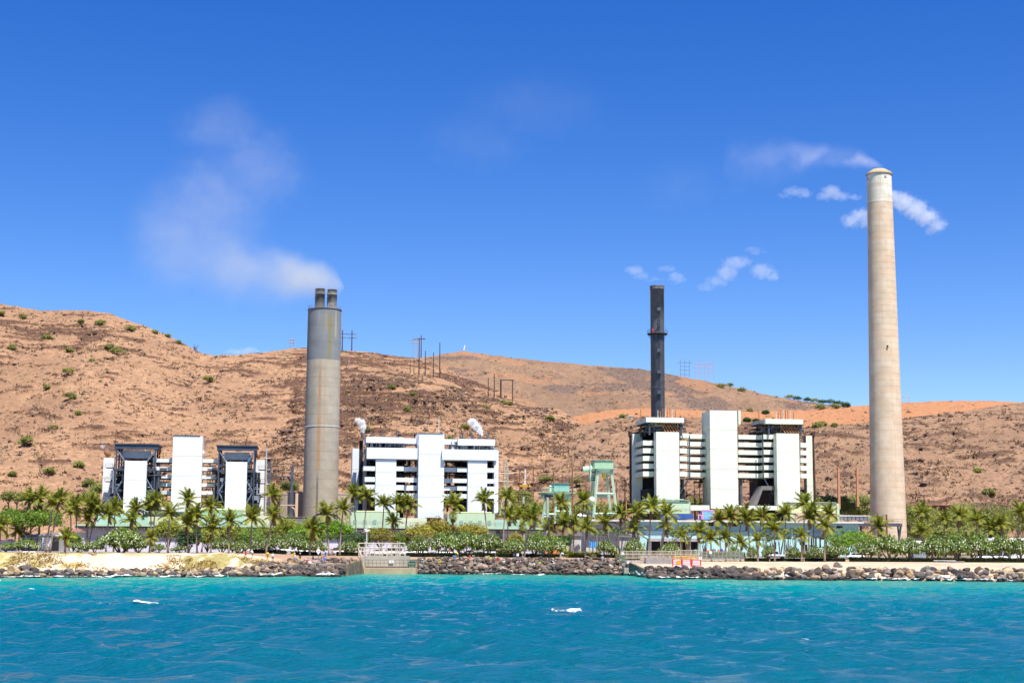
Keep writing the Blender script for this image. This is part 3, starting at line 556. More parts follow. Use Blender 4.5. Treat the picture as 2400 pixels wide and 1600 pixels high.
for p0, y0, y1, tilt in ((1477.5, 1012, 1185, 0), (1906.8, 1013, 1180, 1.0)):
    a, z1 = PB(p0, y0, B3+14); _, z0 = PB(p0, y1, B3+14); MB().lathe([(.4, 0), (.4, z1-z0-1.8), (.75, z1-z0-1.3), (.75, z1-z0)], 10).build('drain_stack', M('brown_black_pipe', (.06, .03, .025), .7, .3), None).location
    o = bpy.data.objects[-1] if False else [x for x in COL.objects if x.name.startswith('drain_stack')][-1]
    o.parent = t; o.location = (a-ORG[t.name][0][0], B3+14-ORG[t.name][0][1], z0-GZ); o.rotation_euler = (0, -.012*tilt, 0)
for p, y0, y1 in ((1615.8, 1022, 1116), (1787.6, 1018, 1118)):
    a, z1 = PB(p, y0, B3-.4); _, z0 = PB(p, y1, B3-.4); s = 1 if p > 1700 else -1
    MB().tube([(a, B3-.4, z1), (a, B3-.4, z0), (a+s*1.2, B3-.2, z0-2), (a+s*3.2, B3, z0-5.5)], .22, 7).build('downpipe', blsteel, t)
a0, a1, z0, z1 = rect(1772, 1138, 1820, 1148, B3-1); MB().box(a0+2.2, a1, B3-1, B3+5, z0, z1).poly([(a0+2.2, B3-1, z1), (a0+2.2, B3+5, z1), (a0-1.5, B3-1, z0-5), (a0-1.5, B3+5, z0-5), (a0+2.2, B3-1, z0), (a0+2.2, B3+5, z0), (a0+.2, B3-1, z0-5), (a0+.2, B3+5, z0-5)], [(0, 2, 3, 1), (4, 5, 7, 6), (0, 4, 6, 2), (1, 3, 7, 5)]).build('air_duct', M('duct_grey', (.17, .155, .145), .6, .1), t)
for p in (1598, 1656, 1735): a0, a1, z0, z1 = rect(p, 1122, p+6, 1235, B3+4); MB().box(a0, a1, B3+4, B3+6, z0, z1).build('leg', steel, t)
w3(1617, 1183, 1663, 1196, B3-5, 2, 'low_wall'); w3(1731, 1184, 1822, 1195, B3-4, 2, 'low_wall')
t = annex('pale green box annex with a pipe at the left foot of the cream boiler house', 1507, 1174, 1616.5, 1203, B3-12, pgreen, ()); fbox(t, 'roof_edge', 1506, 1170.5, 1616, 1172.5, B3-12.4, 7, pmint)
a, z1 = PB(1619, 1172, B3-12); MB().tube([(a-1, B3-11, z1-.4), (a, B3-11, z1-.5), (a, B3-11, z1-4)], .18, 7).build('bent_pipe', pipeg, t)
for k in range(4): p = 1515+k*24; fbox(t, 'roof_hatch', p, 1169, p+16, 1170.4, B3-9, 4, pmint)
t = annex('yellow-green annex with a rounded corner right of the cream boiler house', 1852, 1178, 1966, 1221, B3-14, pyel, ()); fbox(t, 'roof_edge', 1850, 1175.5, 1960, 1177.8, B3-14.4, 8, M('pale_cap', (.6, .62, .48)))
fbox(t, 'lower_wall', 1864, 1200, 1962, 1221, B3-14.3, .28, M('peach_wall', (.58, .40, .28), .8, .06)); fbox(t, 'corner_column', 1961, 1180, 1968, 1221, B3-14.6, .5, pgreen); fbox(t, 'door', 1957.5, 1213, 1961, 1221, B3-14.5, .19, black)
for lab, p0, y0, p1, y1, b, m in (('long dark blue shipping container on the aqua hall roof', 1551, 1203.5, 1599.8, 1216, 452, M('blue_container', (.03, .085, .26), .5, .15, .4)), ('dark blue shipping container at the right end of the blue row', 1600.4, 1203.7, 1625, 1216, 452, M('blue_container', (.03, .085, .26))),
                                 ('bright blue cabin with a pink frame on the aqua hall roof', 1646, 1196, 1673, 1216.5, 452, M('sky_blue_cabin', (.16, .36, .72), .6, .12, .5)), ('short dark blue box beside the pink-framed cabin', 1636.5, 1207.5, 1645, 1216.5, 452, M('blue_container', (.03, .085, .26)))):
    t = pl('container', lab, 'container', (p0+p1)/2, b, z=PB(p0, y1, b)[1]); a0, a1, z0, z1 = rect(p0, y0, p1, y1, b); MB().box(a0, a1, b, b+2.6, z0, z1).build('body', m, t)
    n = max(3, int((a1-a0)/.45)); q = MB()
    for k in range(n): a = a0+(a1-a0)*(k+.5)/n; q.box(a-.09, a+.09, b-.06, b+.01, z0+.12, z1-.12)
    q.build('corrugation', m, t, kind='stuff')
    if 'pink' in lab:
        for a in (a0-.1, a1-.15): MB().box(a, a+.28, b-.12, b+.2, z0, z1+.15).build('post', M('pink_paint', (.62, .22, .28), .6, .1), t)
        MB().box(a0, a1, b-.12, b+.2, z1-.02, z1+.3).build('roof_rail', M('pink_paint', (.62, .22, .28)), t)
for lab, px, y0, y1, w in (('orange round tank among the palms on the hall roof', 1716, 1208, 1220, 1.3), ('small red tank at the right on the hall roof', 1787, 1209, 1217, .7)):
    a, z1 = PB(px, y0, 456); _, z0 = PB(px, y1, 456); t = thing('tank', lab, 'tank', (a, 456, z0), None, True); mt = M('orange_tank', (.55, .16, .07), .5, .1)
    MB().lathe([(w, z0), (w, z1-.3), (w*.7, z1), (0, z1+.15)], 16, (a, 456), capt=False).build('shell', mt, t, True); MB().lathe([(w+.06, z0+.5), (w+.06, z0+.62)], 16, (a, 456), capt=False).build('hoop', gsteel, t)

# ---- turbine halls
def hall(lab, px0, px1, b, yr0, wall, ro, soff, beamy=None):
    t = pl('turbine_hall', lab, 'building', (px0+px1)/2, b)
    a0, z = PB(px0, yr0, b); a1, _ = PB(px1, yr0, b); d = 26
    zb = GZ-.6
    MB().box(a0, a1, b, b+d, zb, z-.5).build('wall', wall, t)
    MB().box(a0-1, a1+1, b-1.6, b+d+1, z-.5, z).build('roof_slab', ro, t)
    return t, a0, a1, z
t, a0, a1, z = hall('long lavender turbine hall behind the palms, dark eave with teeth', 186, 1262, 440, 1231, lav, roofd, None)
MB().box(a0-1, a1+1, 438.25, 438.6, z-.1, z+.35).build('gutter', mint, t)
n = int((a1-a0)/2.2)
for k in range(n): a = a0+(a1-a0)*k/n; MB().box(a-.14, a+.14, 438.6, 440, z-.95, z-.5).build('rafter_end', M('pale_trim', (.66, .66, .66), .6, .05), t)
MB().box(a0, a1, 439.88, 439.99, z-4.1, z-3.85).build('ledge', lav, t)
for p0, p1, y0, y1 in ((1163.5, 1177, 1242, 1263), (340, 348, 1234, 1245), (530, 560, 1238, 1246)):
    c0, c1, z0, z1 = rect(p0, y0, p1, y1, 440); q = bpy.data.objects.new('louvre', None); COL.objects.link(q); q.parent = t; ORG[q.name] = ORG[t.name]
    MB().box(c0, c1, 439.8, 439.98, z0, z1).build('frame', roofd, q, root=t)
    for k in range(5): zz = z0+(z1-z0)*(k+.5)/5; MB().box(c0+.1, c1-.1, 439.7, 439.79, zz-.12, zz+.12).build('slat', gsteel, q, root=t)
a0_, a1_, z0, z1 = rect(186, 1200, 1262, 1232, 436); rails(MB(), a0+8, a1, 441, z, 1.1, 2.0).build('roof_railing', mint, t)
t, a0, a1, z = hall('small flat hall with a white roof slab between the two long halls', 1374, 1484, 432, 1216.5, M('hall_white', (.5, .5, .48)), roofw, None)
MB().box(a0-5, a1, 429.8, 431.9, z-2.6, z-.52).build('canopy', roofd, t)
for k in range(6): a = a0-4+(a1-a0+3)*k/5; MB().box(a-.15, a+.15, 430, 430.3, GZ-.5, z-2.6).build('post', gsteel, t)
t, a0, a1, z = hall('long aqua turbine hall with white roof edge behind the right palms', 1485, 2012, 430, 1217.5, aqua, roofw, None)
MB().box(a0, a1, 429.85, 429.99, z-2.3, z-2.1).build('ledge', aqua, t); MB().tube([(a0, 429.7, z-3.0), (a1, 429.7, z-3.0)], .12, 6).build('wall_pipe', M('aqua_pipe', (.3, .5, .52)), t)
for p0, p1, y0, y1, nm in ((1661, 1672, 1222, 1232, 'window'), (1719, 1729, 1226, 1233, 'window'), (1756, 1766, 1226, 1233, 'window'), (1512, 1527, 1231, 1243, 'vent_panel'), (1912, 1928, 1236, 1249, 'vent_panel'), (1961, 1974, 1232, 1237, 'window'), (1882, 1892, 1275, 1290, 'door'), (1813.5, 1819, 1270, 1286, 'door'), (1796, 1803, 1254, 1264, 'window')):
    c0, c1, z0, z1 = rect(p0, y0, p1, y1, 430); q = MB().box(c0, c1, 429.8, 429.98, z0, z1).build(nm, black if nm != 'vent_panel' else pipeg, t)
    if nm != 'door': MB().box(c0-.12, c1+.12, 429.75, 429.97, z0-.14, z0-.01).build('sill', roofw, q, root=t)
c0, c1, z0, z1 = rect(1521, 1261, 1640, 1290, 428); MB().box(c0, c1, 426.5, 429.9, z1-.8, z1).build('porch_roof', M('porch_grey', (.4, .37, .38), .8, .1), t); MB().box(c0, c1, 429.7, 429.95, GZ-.5, z1-.8).build('porch_opening', black, t)
for k in range(6): a = c0+.2+(c1-c0-.4)*k/5; MB().box(a-.12, a+.12, 426.6, 426.9, GZ-.5, z1-.8).build('porch_post', gsteel, t)
c0, c1, z0, z1 = rect(1485, 1243, 1524, 1266, 427)
for dz in (0, 1.0): MB().bar((c0, 427, z1+dz), (c1, 427, z0+dz), .16).build('stair_rail', blsteel, t)
for k in range(9): f = k/8; a = c0+(c1-c0)*f; MB().box(a-.25, a+.25, 427, 428.2, z1+(z0-z1)*f-.1, z1+(z0-z1)*f).build('stair_tread', gsteel, t)
rails(MB(), c1, PB(1600, 1255, 427)[0], 426.7, PB(1600, 1261, 427)[1], 1.1, 1.5).build('stair_railing', blsteel, t)
for p, y0, y1 in ((1902, 1258, 1283), (1912, 1258, 1283), (1922, 1262, 1283)):
    c0, z1 = PB(p, y0, 428); _, z0 = PB(p, y1, 428); MB().tube([(c0, 428, z0), (c0, 428, z1), (c0+2.4, 428, z1)], .35, 8).build('process_pipe', black, t)
# dark pipe bridge running out to the tall stack
t = pl('pipe_bridge', 'dark steel pipe bridge reaching from the aqua hall to the tall stack', 'pipe bridge', 2060, 436)
c0, c1, z0, z1 = rect(2013, 1225, 2115, 1233, 436); MB().box(c0, c1, 436, 439, z0, z1).build('deck', steel, t); rails(MB(), c0, c1, 436, z1, 1.2, 1.4).build('railing', gsteel, t)
for q in (c1-.4,): MB().bar((q, 436.3, z0), (q-1.4, 436.3, GZ), .5).build('leg', steel, t); MB().bar((q, 438.5, z0), (q+.6, 438.5, GZ), .5).build('leg', steel, t)
MB().bar((c1-1.3, 437, GZ+4), (c1-.2, 437, GZ+4), .3).build('brace', steel, t); MB().bar((c0+1, 437, z0), (c0+1, 437, GZ), .5).build('leg', steel, t)
t = pl('mesh_screen', 'long grey mesh screen on the roof between the annex and the tall stack', 'fence', 2005, 445); c0, c1, z0, z1 = rect(1968, 1207.5, 2043, 1219, 445)
MB().box(c0, c1, 445, 445.1, z0, z1-.2).build('mesh', M('screen_grey', (.2, .19, .19), .8, .15, 2), t); MB().box(c0, c1, 444.9, 445.2, z1-.2, z1+.1).build('top_rail', roofw, t)
for k in range(9): a = c0+(c1-c0)*k/8; MB().box(a-.1, a+.1, 444.85, 444.99, z0, z1-.2).build('post', steel, t)

# ---- stacks
def stackmat(name, c_, rings, streaks=None):
    m, tt, n, l, b = nt(name); co = n.new('ShaderNodeTexCoord').outputs['Object']
    f = noi(n, l, co, .25, 5, .6); c = mixc(n, l, rmp(n, l, f, .35, .68), c_[0], c_[1])
    s = noi(n, l, co, 1, 4, .6, (1.1, 1.1, .03)); c = mixc(n, l, rmp(n, l, s, .5, .75, 0, .5), c, c_[2])
    s = noi(n, l, co, 1, 2, .5, (.1, .1, .55)); c = mixc(n, l, rmp(n, l, s, .52, .6, 0, .35), c, c_[3])
    sp = n.new('ShaderNodeSeparateXYZ'); l.new(co, sp.inputs[0])
    for x0, w, z0, z1, col, k in (streaks or []):
        a = n.new('ShaderNodeMath'); a.operation = 'ABSOLUTE'; d = n.new('ShaderNodeMath'); d.operation = 'SUBTRACT'; l.new(sp.outputs[0], d.inputs[0]); d.inputs[1].default_value = x0; l.new(d.outputs[0], a.inputs[0])
        fx = rmp(n, l, a.outputs[0], w*.3, w, 1, 0); fz = rmp(n, l, sp.outputs[2], z0, z0+4, 0, 1); fz2 = rmp(n, l, sp.outputs[2], z1-6, z1, 1, 0); fy = rmp(n, l, sp.outputs[1], -.5, .5, 1, 0)
        q = fx
        for e_ in (fz, fz2, fy, rmp(n, l, f, .2, .6, .4, 1)):
            mu = n.new('ShaderNodeMath'); mu.operation = 'MULTIPLY'; l.new(q, mu.inputs[0]); l.new(e_, mu.inputs[1]); q = mu.outputs[0]
        mu = n.new('ShaderNodeMath'); mu.operation = 'MULTIPLY'; l.new(q, mu.inputs[0]); mu.inputs[1].default_value = k
        c = mixc(n, l, mu.outputs[0], c, col)
    l.new(c, b.inputs['Base Color']); b.inputs['Roughness'].default_value = .9; b.inputs['Specular IOR Level'].default_value = .15; return m
def shaft(t, name, mat, org, r0, z0, r1, z1, lift, n=44):
    pr = []; k = max(1, int(round((z1-z0)/lift)))
    for i in range(k):
        za, zb_ = z0+(z1-z0)*i/k, z0+(z1-z0)*(i+1)/k; ra = r0+(r1-r0)*(za-z0)/(z1-z0); rb = r0+(r1-r0)*(zb_-z0)/(z1-z0)
        pr += [(ra, za+.06), (rb, zb_-.06), (rb-.04, zb_-.03)]
    pr[-1] = (r1, z1); me = MB().lathe(pr, n).mesh(name, mat, True); o = link(name, me, t); me.set_sharp_from_angle(angle=.12) if hasattr(me, 'set_sharp_from_angle') else None; return o
def stk(lab, px, Y): x = (px-1200)/F*Y; return thing('smokestack', lab, 'smokestack', (x, Y, GZ))
# tall pinkish stack at the right
Y = 500; t = stk('tallest stack, tapering beige concrete with a whitish top band', 2079, Y)
zt = P(2060, 410, Y)[2]-GZ; zw = P(2060, 478, Y)[2]-GZ; q = Y/F/1.005
rb = 84.5*.5*q; rt = 57.5*.5*q; rw = 59.5*.5*q
shaft(t, 'shaft', stackmat('stack_beige', ((.56, .44, .31), (.66, .54, .40), (.52, .36, .21), (.64, .43, .28)), 0), 0, rb, -1, rw, zw, 2.05, 72)
shaft(t, 'top_band', stackmat('stack_whitewash', ((.66, .60, .48), (.78, .74, .66), (.46, .36, .20), (.5, .42, .28)), 0), 0, rw+.02, zw+.01, rt, zt, 2.0, 72)
MB().lathe([(rt+.3, zt-.1), (rt+.32, zt+.25), (rt-.1, zt+.7), (rt*.62, zt+1.6), (rt*.55, zt+1.75), (rt*.5, zt+1.2)], 40).build('cap', M('cap_tan', (.40, .29, .16), .8, .15), None, True)
o = [x for x in COL.objects if x.name.startswith('cap')][-1]; o.parent = t
for an in (-PI/2+.28, -PI+.1): 
    x, y = rt*math.cos(an), rt*math.sin(an); q_ = MB().box(-.32, .32, -.12, .3, -.32, .32).mesh('opening', black); o = link('opening', q_, t, (x, y, zt-.75*2), (0, 0, an+PI/2))
    link('lamp', MB().box(-.14, .14, -.2, -.13, -.1, .18).mesh('lamp', white), o)
link('hatch', MB().box(-.22, .22, -.2, .2, -.3, .3).mesh('hatch', black), t, (0, -rb*.86, P(2074, 816, Y)[2]-GZ))
# left twin-flue stack
Y = 505; t = stk('left stack, wide concrete cylinder with grey top and paired dark flues', 755.5, Y); q = Y/F/1.004
zt = P(763, 727, Y)[2]-GZ; zg = P(760, 845, Y)[2]-GZ; rb, rt, rg = 41.5*q, 39.4*q, 39.8*q
shaft(t, 'shaft', stackmat('stack_concrete', ((.345, .30, .23), (.41, .36, .28), (.34, .31, .26), (.40, .36, .29)), 0, [(-.35, .55, 44, 63, (.42, .20, .075), .85), (-.35, .9, 24, 48, (.42, .22, .09), .8), (-.45, .5, 6, 27, (.11, .10, .09), .85), (1.3, .5, 30, 66, (.44, .27, .14), .5), (-2.9, .6, -2, 60, (.32, .30, .27), .4)]), 0, rb, -1, rg, zg, 3.0, 72)
shaft(t, 'upper_shaft', stackmat('stack_grey_paint', ((.185, .195, .205), (.225, .232, .24), (.19, .20, .20), (.215, .225, .235)), 0, [(2.5, .9, 60, 81, (.22, .20, .06), .8), (4.2, .4, 68, 81, (.42, .36, .2), .7), (1.3, .5, 70, 81, (.38, .26, .14), .6), (-.2, .3, 72, 81, (.3, .28, .14), .5), (-1.2, .25, 73, 81, (.4, .38, .34), .4)]), 0, rg+.015, zg+.01, rt, zt, 6.5, 72)
zr = P(755, 1001, Y)[2]-GZ; link('ring', MB().lathe([(rb-.12, zr-.06), (rb-.02, zr-.05), (rb-.02, zr+.05), (rb-.12, zr+.06)], 48, capt=False).mesh('ring', white, True), t)
link('rim', MB().lathe([(rt-.1, zt-.15), (rt+.18, zt-.1), (rt+.18, zt+.1), (rt-.6, zt+.15)], 48).mesh('rim', roofd, True), t)
mbr = MB()
for k in range(26): an = 2*PI*k/26; mbr.bar((rt*.98*math.cos(an), rt*.98*math.sin(an), zt+.1), (rt*.98*math.cos(an), rt*.98*math.sin(an), zt+1.2), .05)
for h_ in (.65, 1.2): mbr.lathe([(rt*.98-.03, zt+h_), (rt*.98+.03, zt+h_), (rt*.98+.03, zt+h_+.05)], 40, capt=False)
link('guard_rail', mbr.mesh('guard_rail', gsteel), t)
fl = M('flue_dark', (.095, .092, .085), .85, .2, .7, .5, (.16, .15, .14)); fl2 = M('flue_peeling', (.15, .14, .13), .85, .5, 1.3, .8, (.46, .44, .42))
for px, top, m_, dy in ((752, 679, fl, -1.6), (781, 681, fl2, -1.6), (748, 684, fl, 2.4), (777, 686, fl, 2.4)):
    x = (px-762.5)*q; r = 11.4*q; zz = P(px, top, Y)[2]-GZ
    link('flue', MB().lathe([(r*1.18, zt+.1), (r*1.15, zt+.45), (r, zt+.7), (r, zt+(zz-zt)*.72), (r*1.06, zt+(zz-zt)*.72+.05), (r*1.06, zt+(zz-zt)*.72+.2), (r, zt+(zz-zt)*.72+.25), (r, zz-.15), (r*1.05, zz-.1), (r*1.05, zz), (r*.85, zz), (r*.85, zz-1)], 24).mesh('flue', m_, True), t, (x, dy, 0))
# slim dark stack behind the right block
Y = 528; t = stk('slim dark grey steel stack with a ringed platform and red light', 1544, Y); q = Y/F/1.004
ds = M('stack_dark_steel', (.085, .092, .105), .6, .18, .5, .5, (.15, .15, .155)); rt = 16.4*q; zt = P(1541.5, 670, Y)[2]-GZ; zp = P(1541, 782, Y)[2]-GZ
link('shaft', MB().lathe([(rt, 0), (rt, zp-2.4), (rt*1.02, zp-2.3), (rt*1.02, zp-2.1), (rt, zp-2), (rt, zt-1.4), (rt*1.07, zt-1.35), (rt*1.07, zt-1.1), (rt*.99, zt-1), (rt*1.07, zt-.4), (rt*1.07, zt), (rt*.8, zt), (rt*.8, zt-1)], 32).mesh('shaft', ds, True), t)
for py in (909, 800): z = P(1541, py, Y)[2]-GZ; link('ring', MB().lathe([(rt, z-.15), (rt+.07, z-.1), (rt+.07, z+.1), (rt, z+.15)], 32, capt=False).mesh('ring', steel), t)
rp = 24*q; link('platform', MB().lathe([(rt, zp-.6), (rp*.93, zp-.35), (rp, zp-.3), (rp, zp), (rt, zp)], 32, capt=False).mesh('platform', black), t)
mbr = MB()
for k in range(18): an = 2*PI*k/18; c_, s_ = math.cos(an), math.sin(an); mbr.bar((rp*c_, rp*s_, zp), (rp*c_, rp*s_, zp+1.15), .05); mbr.bar((rt*c_, rt*s_, zp-1.7), (rp*.95*c_, rp*.95*s_, zp-.4), .09) if k % 2 else None
for h_ in (.6, 1.15): mbr.lathe([(rp-.03, zp+h_), (rp+.03, zp+h_), (rp+.03, zp+h_+.05)], 32, capt=False)
mbr.bar((rp*.8, -.5, zp+1), (rp*.8, -.5, zp+2.4), .08).bar((-rp*.8, -.5, zp+1), (-rp*.8, -.5, zp+2.0), .08)
link('guard_rail', mbr.mesh('guard_rail', steel), t)
link('beacon', MB().lathe([(.25, 0), (.25, .6), (.34, .75), (.34, 1.2), (.15, 1.4)], 12).mesh('beacon', M('red_lens', (.75, .05, .03), .3, .05)), t, (-rt*.75, -rt*.85, zp))
lad = MB(); zb = P(1541, 972, Y)[2]-GZ
for x in (.0, .6): lad.bar((x+.1, -rt-.25, zb), (x+.1, -rt-.25, zt-.5), .1)
for k in range(int((zt-zb)/.9)): lad.bar((.1, -rt-.25, zb+k*.9), (.7, -rt-.25, zb+k*.9), .07); lad.bar((.4, -rt-.25, zb+k*.9), (.4, -rt+.1, zb+k*.9), .07) if k % 3 == 0 else None
link('ladder', lad.mesh('ladder', steel), t)
for py in (730, 826, 876, 924): z = P(1541, py, Y)[2]-GZ; link('ladder_landing', MB().box(-.5, .9, -rt-.9, -rt, z-.15, z).box(-.5, .9, -rt-.9, -rt-.8, z, z+1).box(-.5, -.42, -rt-.9, -rt, z, z+1).mesh('ladder_landing', steel), t)
link('davit', MB().tube([(.5, -rt-.1, zp+1.2), (-.3, -rt-.6, zp+2.6), (-.35, -rt-.8, zp+3.2)], .1, 6).bar((-.35, -rt-.6, zp+2.9), (.9, -rt-.2, zp+2.9), .1).mesh('davit', black), t)
# ---- gantry cranes between the blocks
def crane(lab, b, house, hm, beam, legs, bars, cab=None, hook=None, dep=7):
    t = pl('gantry_crane', lab, 'crane', (beam[0]+beam[2])/2, b, z=GZ)
    a0, a1, z0, z1 = rect(*house, b+.5); o = MB().box(a0, a1, b+.5, b+.5+dep*.8, z0, z1).build('machine_house', hm, t)
    MB().box(a0-.25, a1+.25, b+.25, b+.75+dep*.8, z1, z1+.18).build('house_roof', M('teal_roof', (.10, .24, .22), .6, .1), t)
    MB().box(a0+(a1-a0)*.35, a0+(a1-a0)*.37, b+.44, b+.5, z0, z1-.3).build('door_edge', hm, o, root=t)
    a0, a1, z0, z1 = rect(*beam, b); MB().box(a0, a1, b, b+dep, z1-(z1-z0)*.62, z1).build('girder', mint, t)
    MB().box(a0-1, a1+1, b-1, b+dep+1, z1, z1+.16).build('deck', mint, t); q = MB(); rails(q, a0-1, a1+1, b-1, z1+.16, 1.1, 1.1); q.build('deck_railing', mint, t)
    c = (a1-a0)*.3
    for s, a in ((1, a0), (-1, a1)): MB().poly([(a, b, z0), (a, b, z1), (a+s*c, b, z1-(z1-z0)*.6), (a+s*c*.55, b, z0), (a, b+dep, z0), (a, b+dep, z1), (a+s*c, b+dep, z1-(z1-z0)*.6), (a+s*c*.55, b+dep, z0)], [(0, 1, 2, 3), (7, 6, 5, 4), (3, 2, 6, 7), (0, 3, 7, 4), (0, 4, 5, 1)]).build('haunch', mint, t)
    for (x0, y0, x1, y1, db) in legs:
        p, z_ = PB(x0, y0, b+db); q, zq = PB(x1, y1, b+db); MB().tube([(p, b+db, z_), (q, b+db, zq)], [.48, .4], 4).build('leg', mint, t)
    for (x0, y0, x1, y1, db) in bars:
        p, z_ = PB(x0, y0, b+db); q, zq = PB(x1, y1, b+db); MB().tube([(p, b+db, z_), (q, b+db, zq)], .36, 4).build('cross_beam', mint, t)
    return t
t = crane('tall mint green gantry crane with a yellow hook beside the cream block', 462, (1393.6, 1079, 1437, 1096.5), M('sage_green', (.30, .46, .30), .6, .06, .3, .2), (1397, 1098, 1437, 1113), ((1400, 1112, 1391, 1212, 0), (1434, 1112, 1446.5, 1207, 0), (1391, 1124, 1379.5, 1206, 7), (1422, 1116, 1432, 1206, 7)), ((1396, 1156, 1440, 1157, 0), (1385, 1162, 1427, 1163, 7), (1391, 1204, 1446, 1203, 0), (1380, 1204, 1433, 1203, 7)))
a0, a1, z0, z1 = rect(1384, 1111, 1395, 1127, 463)
MB().box(a0, a1, 463, 465, z0, z1-.3).build('cabin', M('crane_cabin', (.08, .12, .1), .3, .2), t)
for k in range(4): z = z0+(z1-z0)*k/3; MB().box(a0-.15, a1+.15, 462.8, 462.98, z-.12, z+.12).build('cabin_frame', mint, t)
MB().box(a0-.15, a0+.1, 462.7, 465.1, z0, z1+3).build('cabin_frame', mint, t); MB().tube([(a0-2.2, 464, z1+1.5), (a0+1.5, 464, z1+1.8)], .9, 10).build('winch_drum', mint, t)
a, z = PB(1416, 1109, 463); MB().box(a-.5, a+.5, 463, 464, z-1.1, z+.2).tube([(a, 463.5, z-.9), (a, 463.5, z-2.3)], [.25, .1], 6).build('hook', yelp, t)
a, z = PB(1386.5, 1170, 462); link('dish', MB().lathe([(.9, 0), (.85, .25), (.4, .45), (0, .5)], 14, capt=False).mesh('dish', white, True), t, (a-ORG[t.name][0][0], -.8, z-GZ), (PI/2, 0, 0))
t = crane('smaller green gantry crane with a teal machine cabin left of the tall crane', 456, (1298.5, 1133, 1334, 1151.5), M('teal_cabin', (.20, .42, .36), .6, .08, .3, .2), (1276, 1154, 1341, 1168), ((1281, 1167, 1269, 1230, 0), (1303, 1168, 1301, 1226, 0), (1332, 1167, 1340, 1228, 0), (1310, 1196, 1311, 1228, 5)), ((1303, 1198, 1337, 1198, 0), (1275, 1205, 1303, 1205, 0)))
a, z = PB(1290, 1142, 457); MB().lathe([(.35, z-1.2), (.35, z), (.5, z+.3), (0, z+.8)], 8, (a, 457)).build('beacon', mint, t)
q = MB()
for k in range(7): a, z = PB(1277+k*3, 1160, 455.6); q.box(a-.12, a+.12, 455.6, 455.9, z-1.6, z)
q.build('cable_festoon', steel, t)
# ---- lattice pylon, poles, small yard things
def lattice(lab, px0, px1, ytop, ybot, b, arms, mat, tw=.25):
    cxm = (px0+px1)/2; t = pl('lattice_pylon', lab, 'pylon', cxm, b); a0, z0 = PB(px0, ybot, b); a1, _ = PB(px1, ybot, b); am = (a0+a1)/2; _, z1 = PB(cxm, ytop, b); hw = (a1-a0)/2
    zw = z0+(z1-z0)*.45; nw = hw*.32
    def cor(z):
        if z < zw: w = hw+(nw-hw)*(z-z0)/(zw-z0)
        elif z < z0+(z1-z0)*.82: w = nw
        else: w = nw*(z1-z)/(z1-z0-(z1-z0)*.82)
        return [(am-w, b, z), (am+w, b, z), (am+w, b+2*w, z), (am-w, b+2*w, z)]
    zs = [z0, z0+(zw-z0)*.4, z0+(zw-z0)*.75, zw]+[zw+(z1-zw)*k/8 for k in range(1, 9)]; legs = MB(); br = MB()
    for u, v in zip(zs[:-1], zs[1:]):
        A, B = cor(u), cor(v)
        for k in range(4): legs.bar(A[k], B[k], tw); br.bar(A[k], B[(k+1) % 4], tw*.6); br.bar(A[(k+1) % 4], B[k], tw*.6); br.bar(B[k], B[(k+1) % 4], tw*.6)
    legs.build('legs', mat, t); br.build('lattice_bracing', mat, t, kind='stuff')
    for y, l_ in arms: _, z = PB(cxm, y, b); MB().bar((am-l_, b, z), (am+l_, b, z), tw).build('cross_arm', mat, t)
lattice('cream lattice pylon behind the right end of the middle white block', 1171, 1200, 1072, 1214, 468, ((1109, 2.4), (1128, 2.4), (1148, 2)), M('cream_steel', (.56, .48, .36), .6, .1), .17)
def upole(lab, px, y0, y1, pos=None, b=None, r=.14, mat=None, arms=(), grp='utility poles', name='utility_pole', cat='utility pole'):
    if pos is None: Y = b; lo = P(px, y1, Y)
    else: lo = pos; Y = lo[1]
    hi = P(px, y0, Y); x, y, z = float(lo[0]), float(lo[1]), float(lo[2])-.6
    t = thing(name, lab, cat, (x, y, z), grp); H = float(hi[2])-z; k = max(.4, r)
    link('post', MB().tube([(0, 0, 0), (float(hi[0]-x)*.3, 0, H)], [r*1.15, r*.8], 6).mesh('post', mat or poleM), t)
    for f, l_ in arms: link('cross_arm', MB().bar((-l_, 0, H*f), (l_, 0, H*f), max(.12, r*.7)).mesh('cross_arm', mat or poleM), t)
    return t
poleM = M('pole_wood', (.085, .06, .05), .9, .2); poleG = M('pole_grey', (.34, .31, .30), .8, .15); poleR = M('pole_rust_paint', (.52, .24, .13), .8, .12); poleB = M('pole_brown_red', (.23, .09, .05), .8, .2)
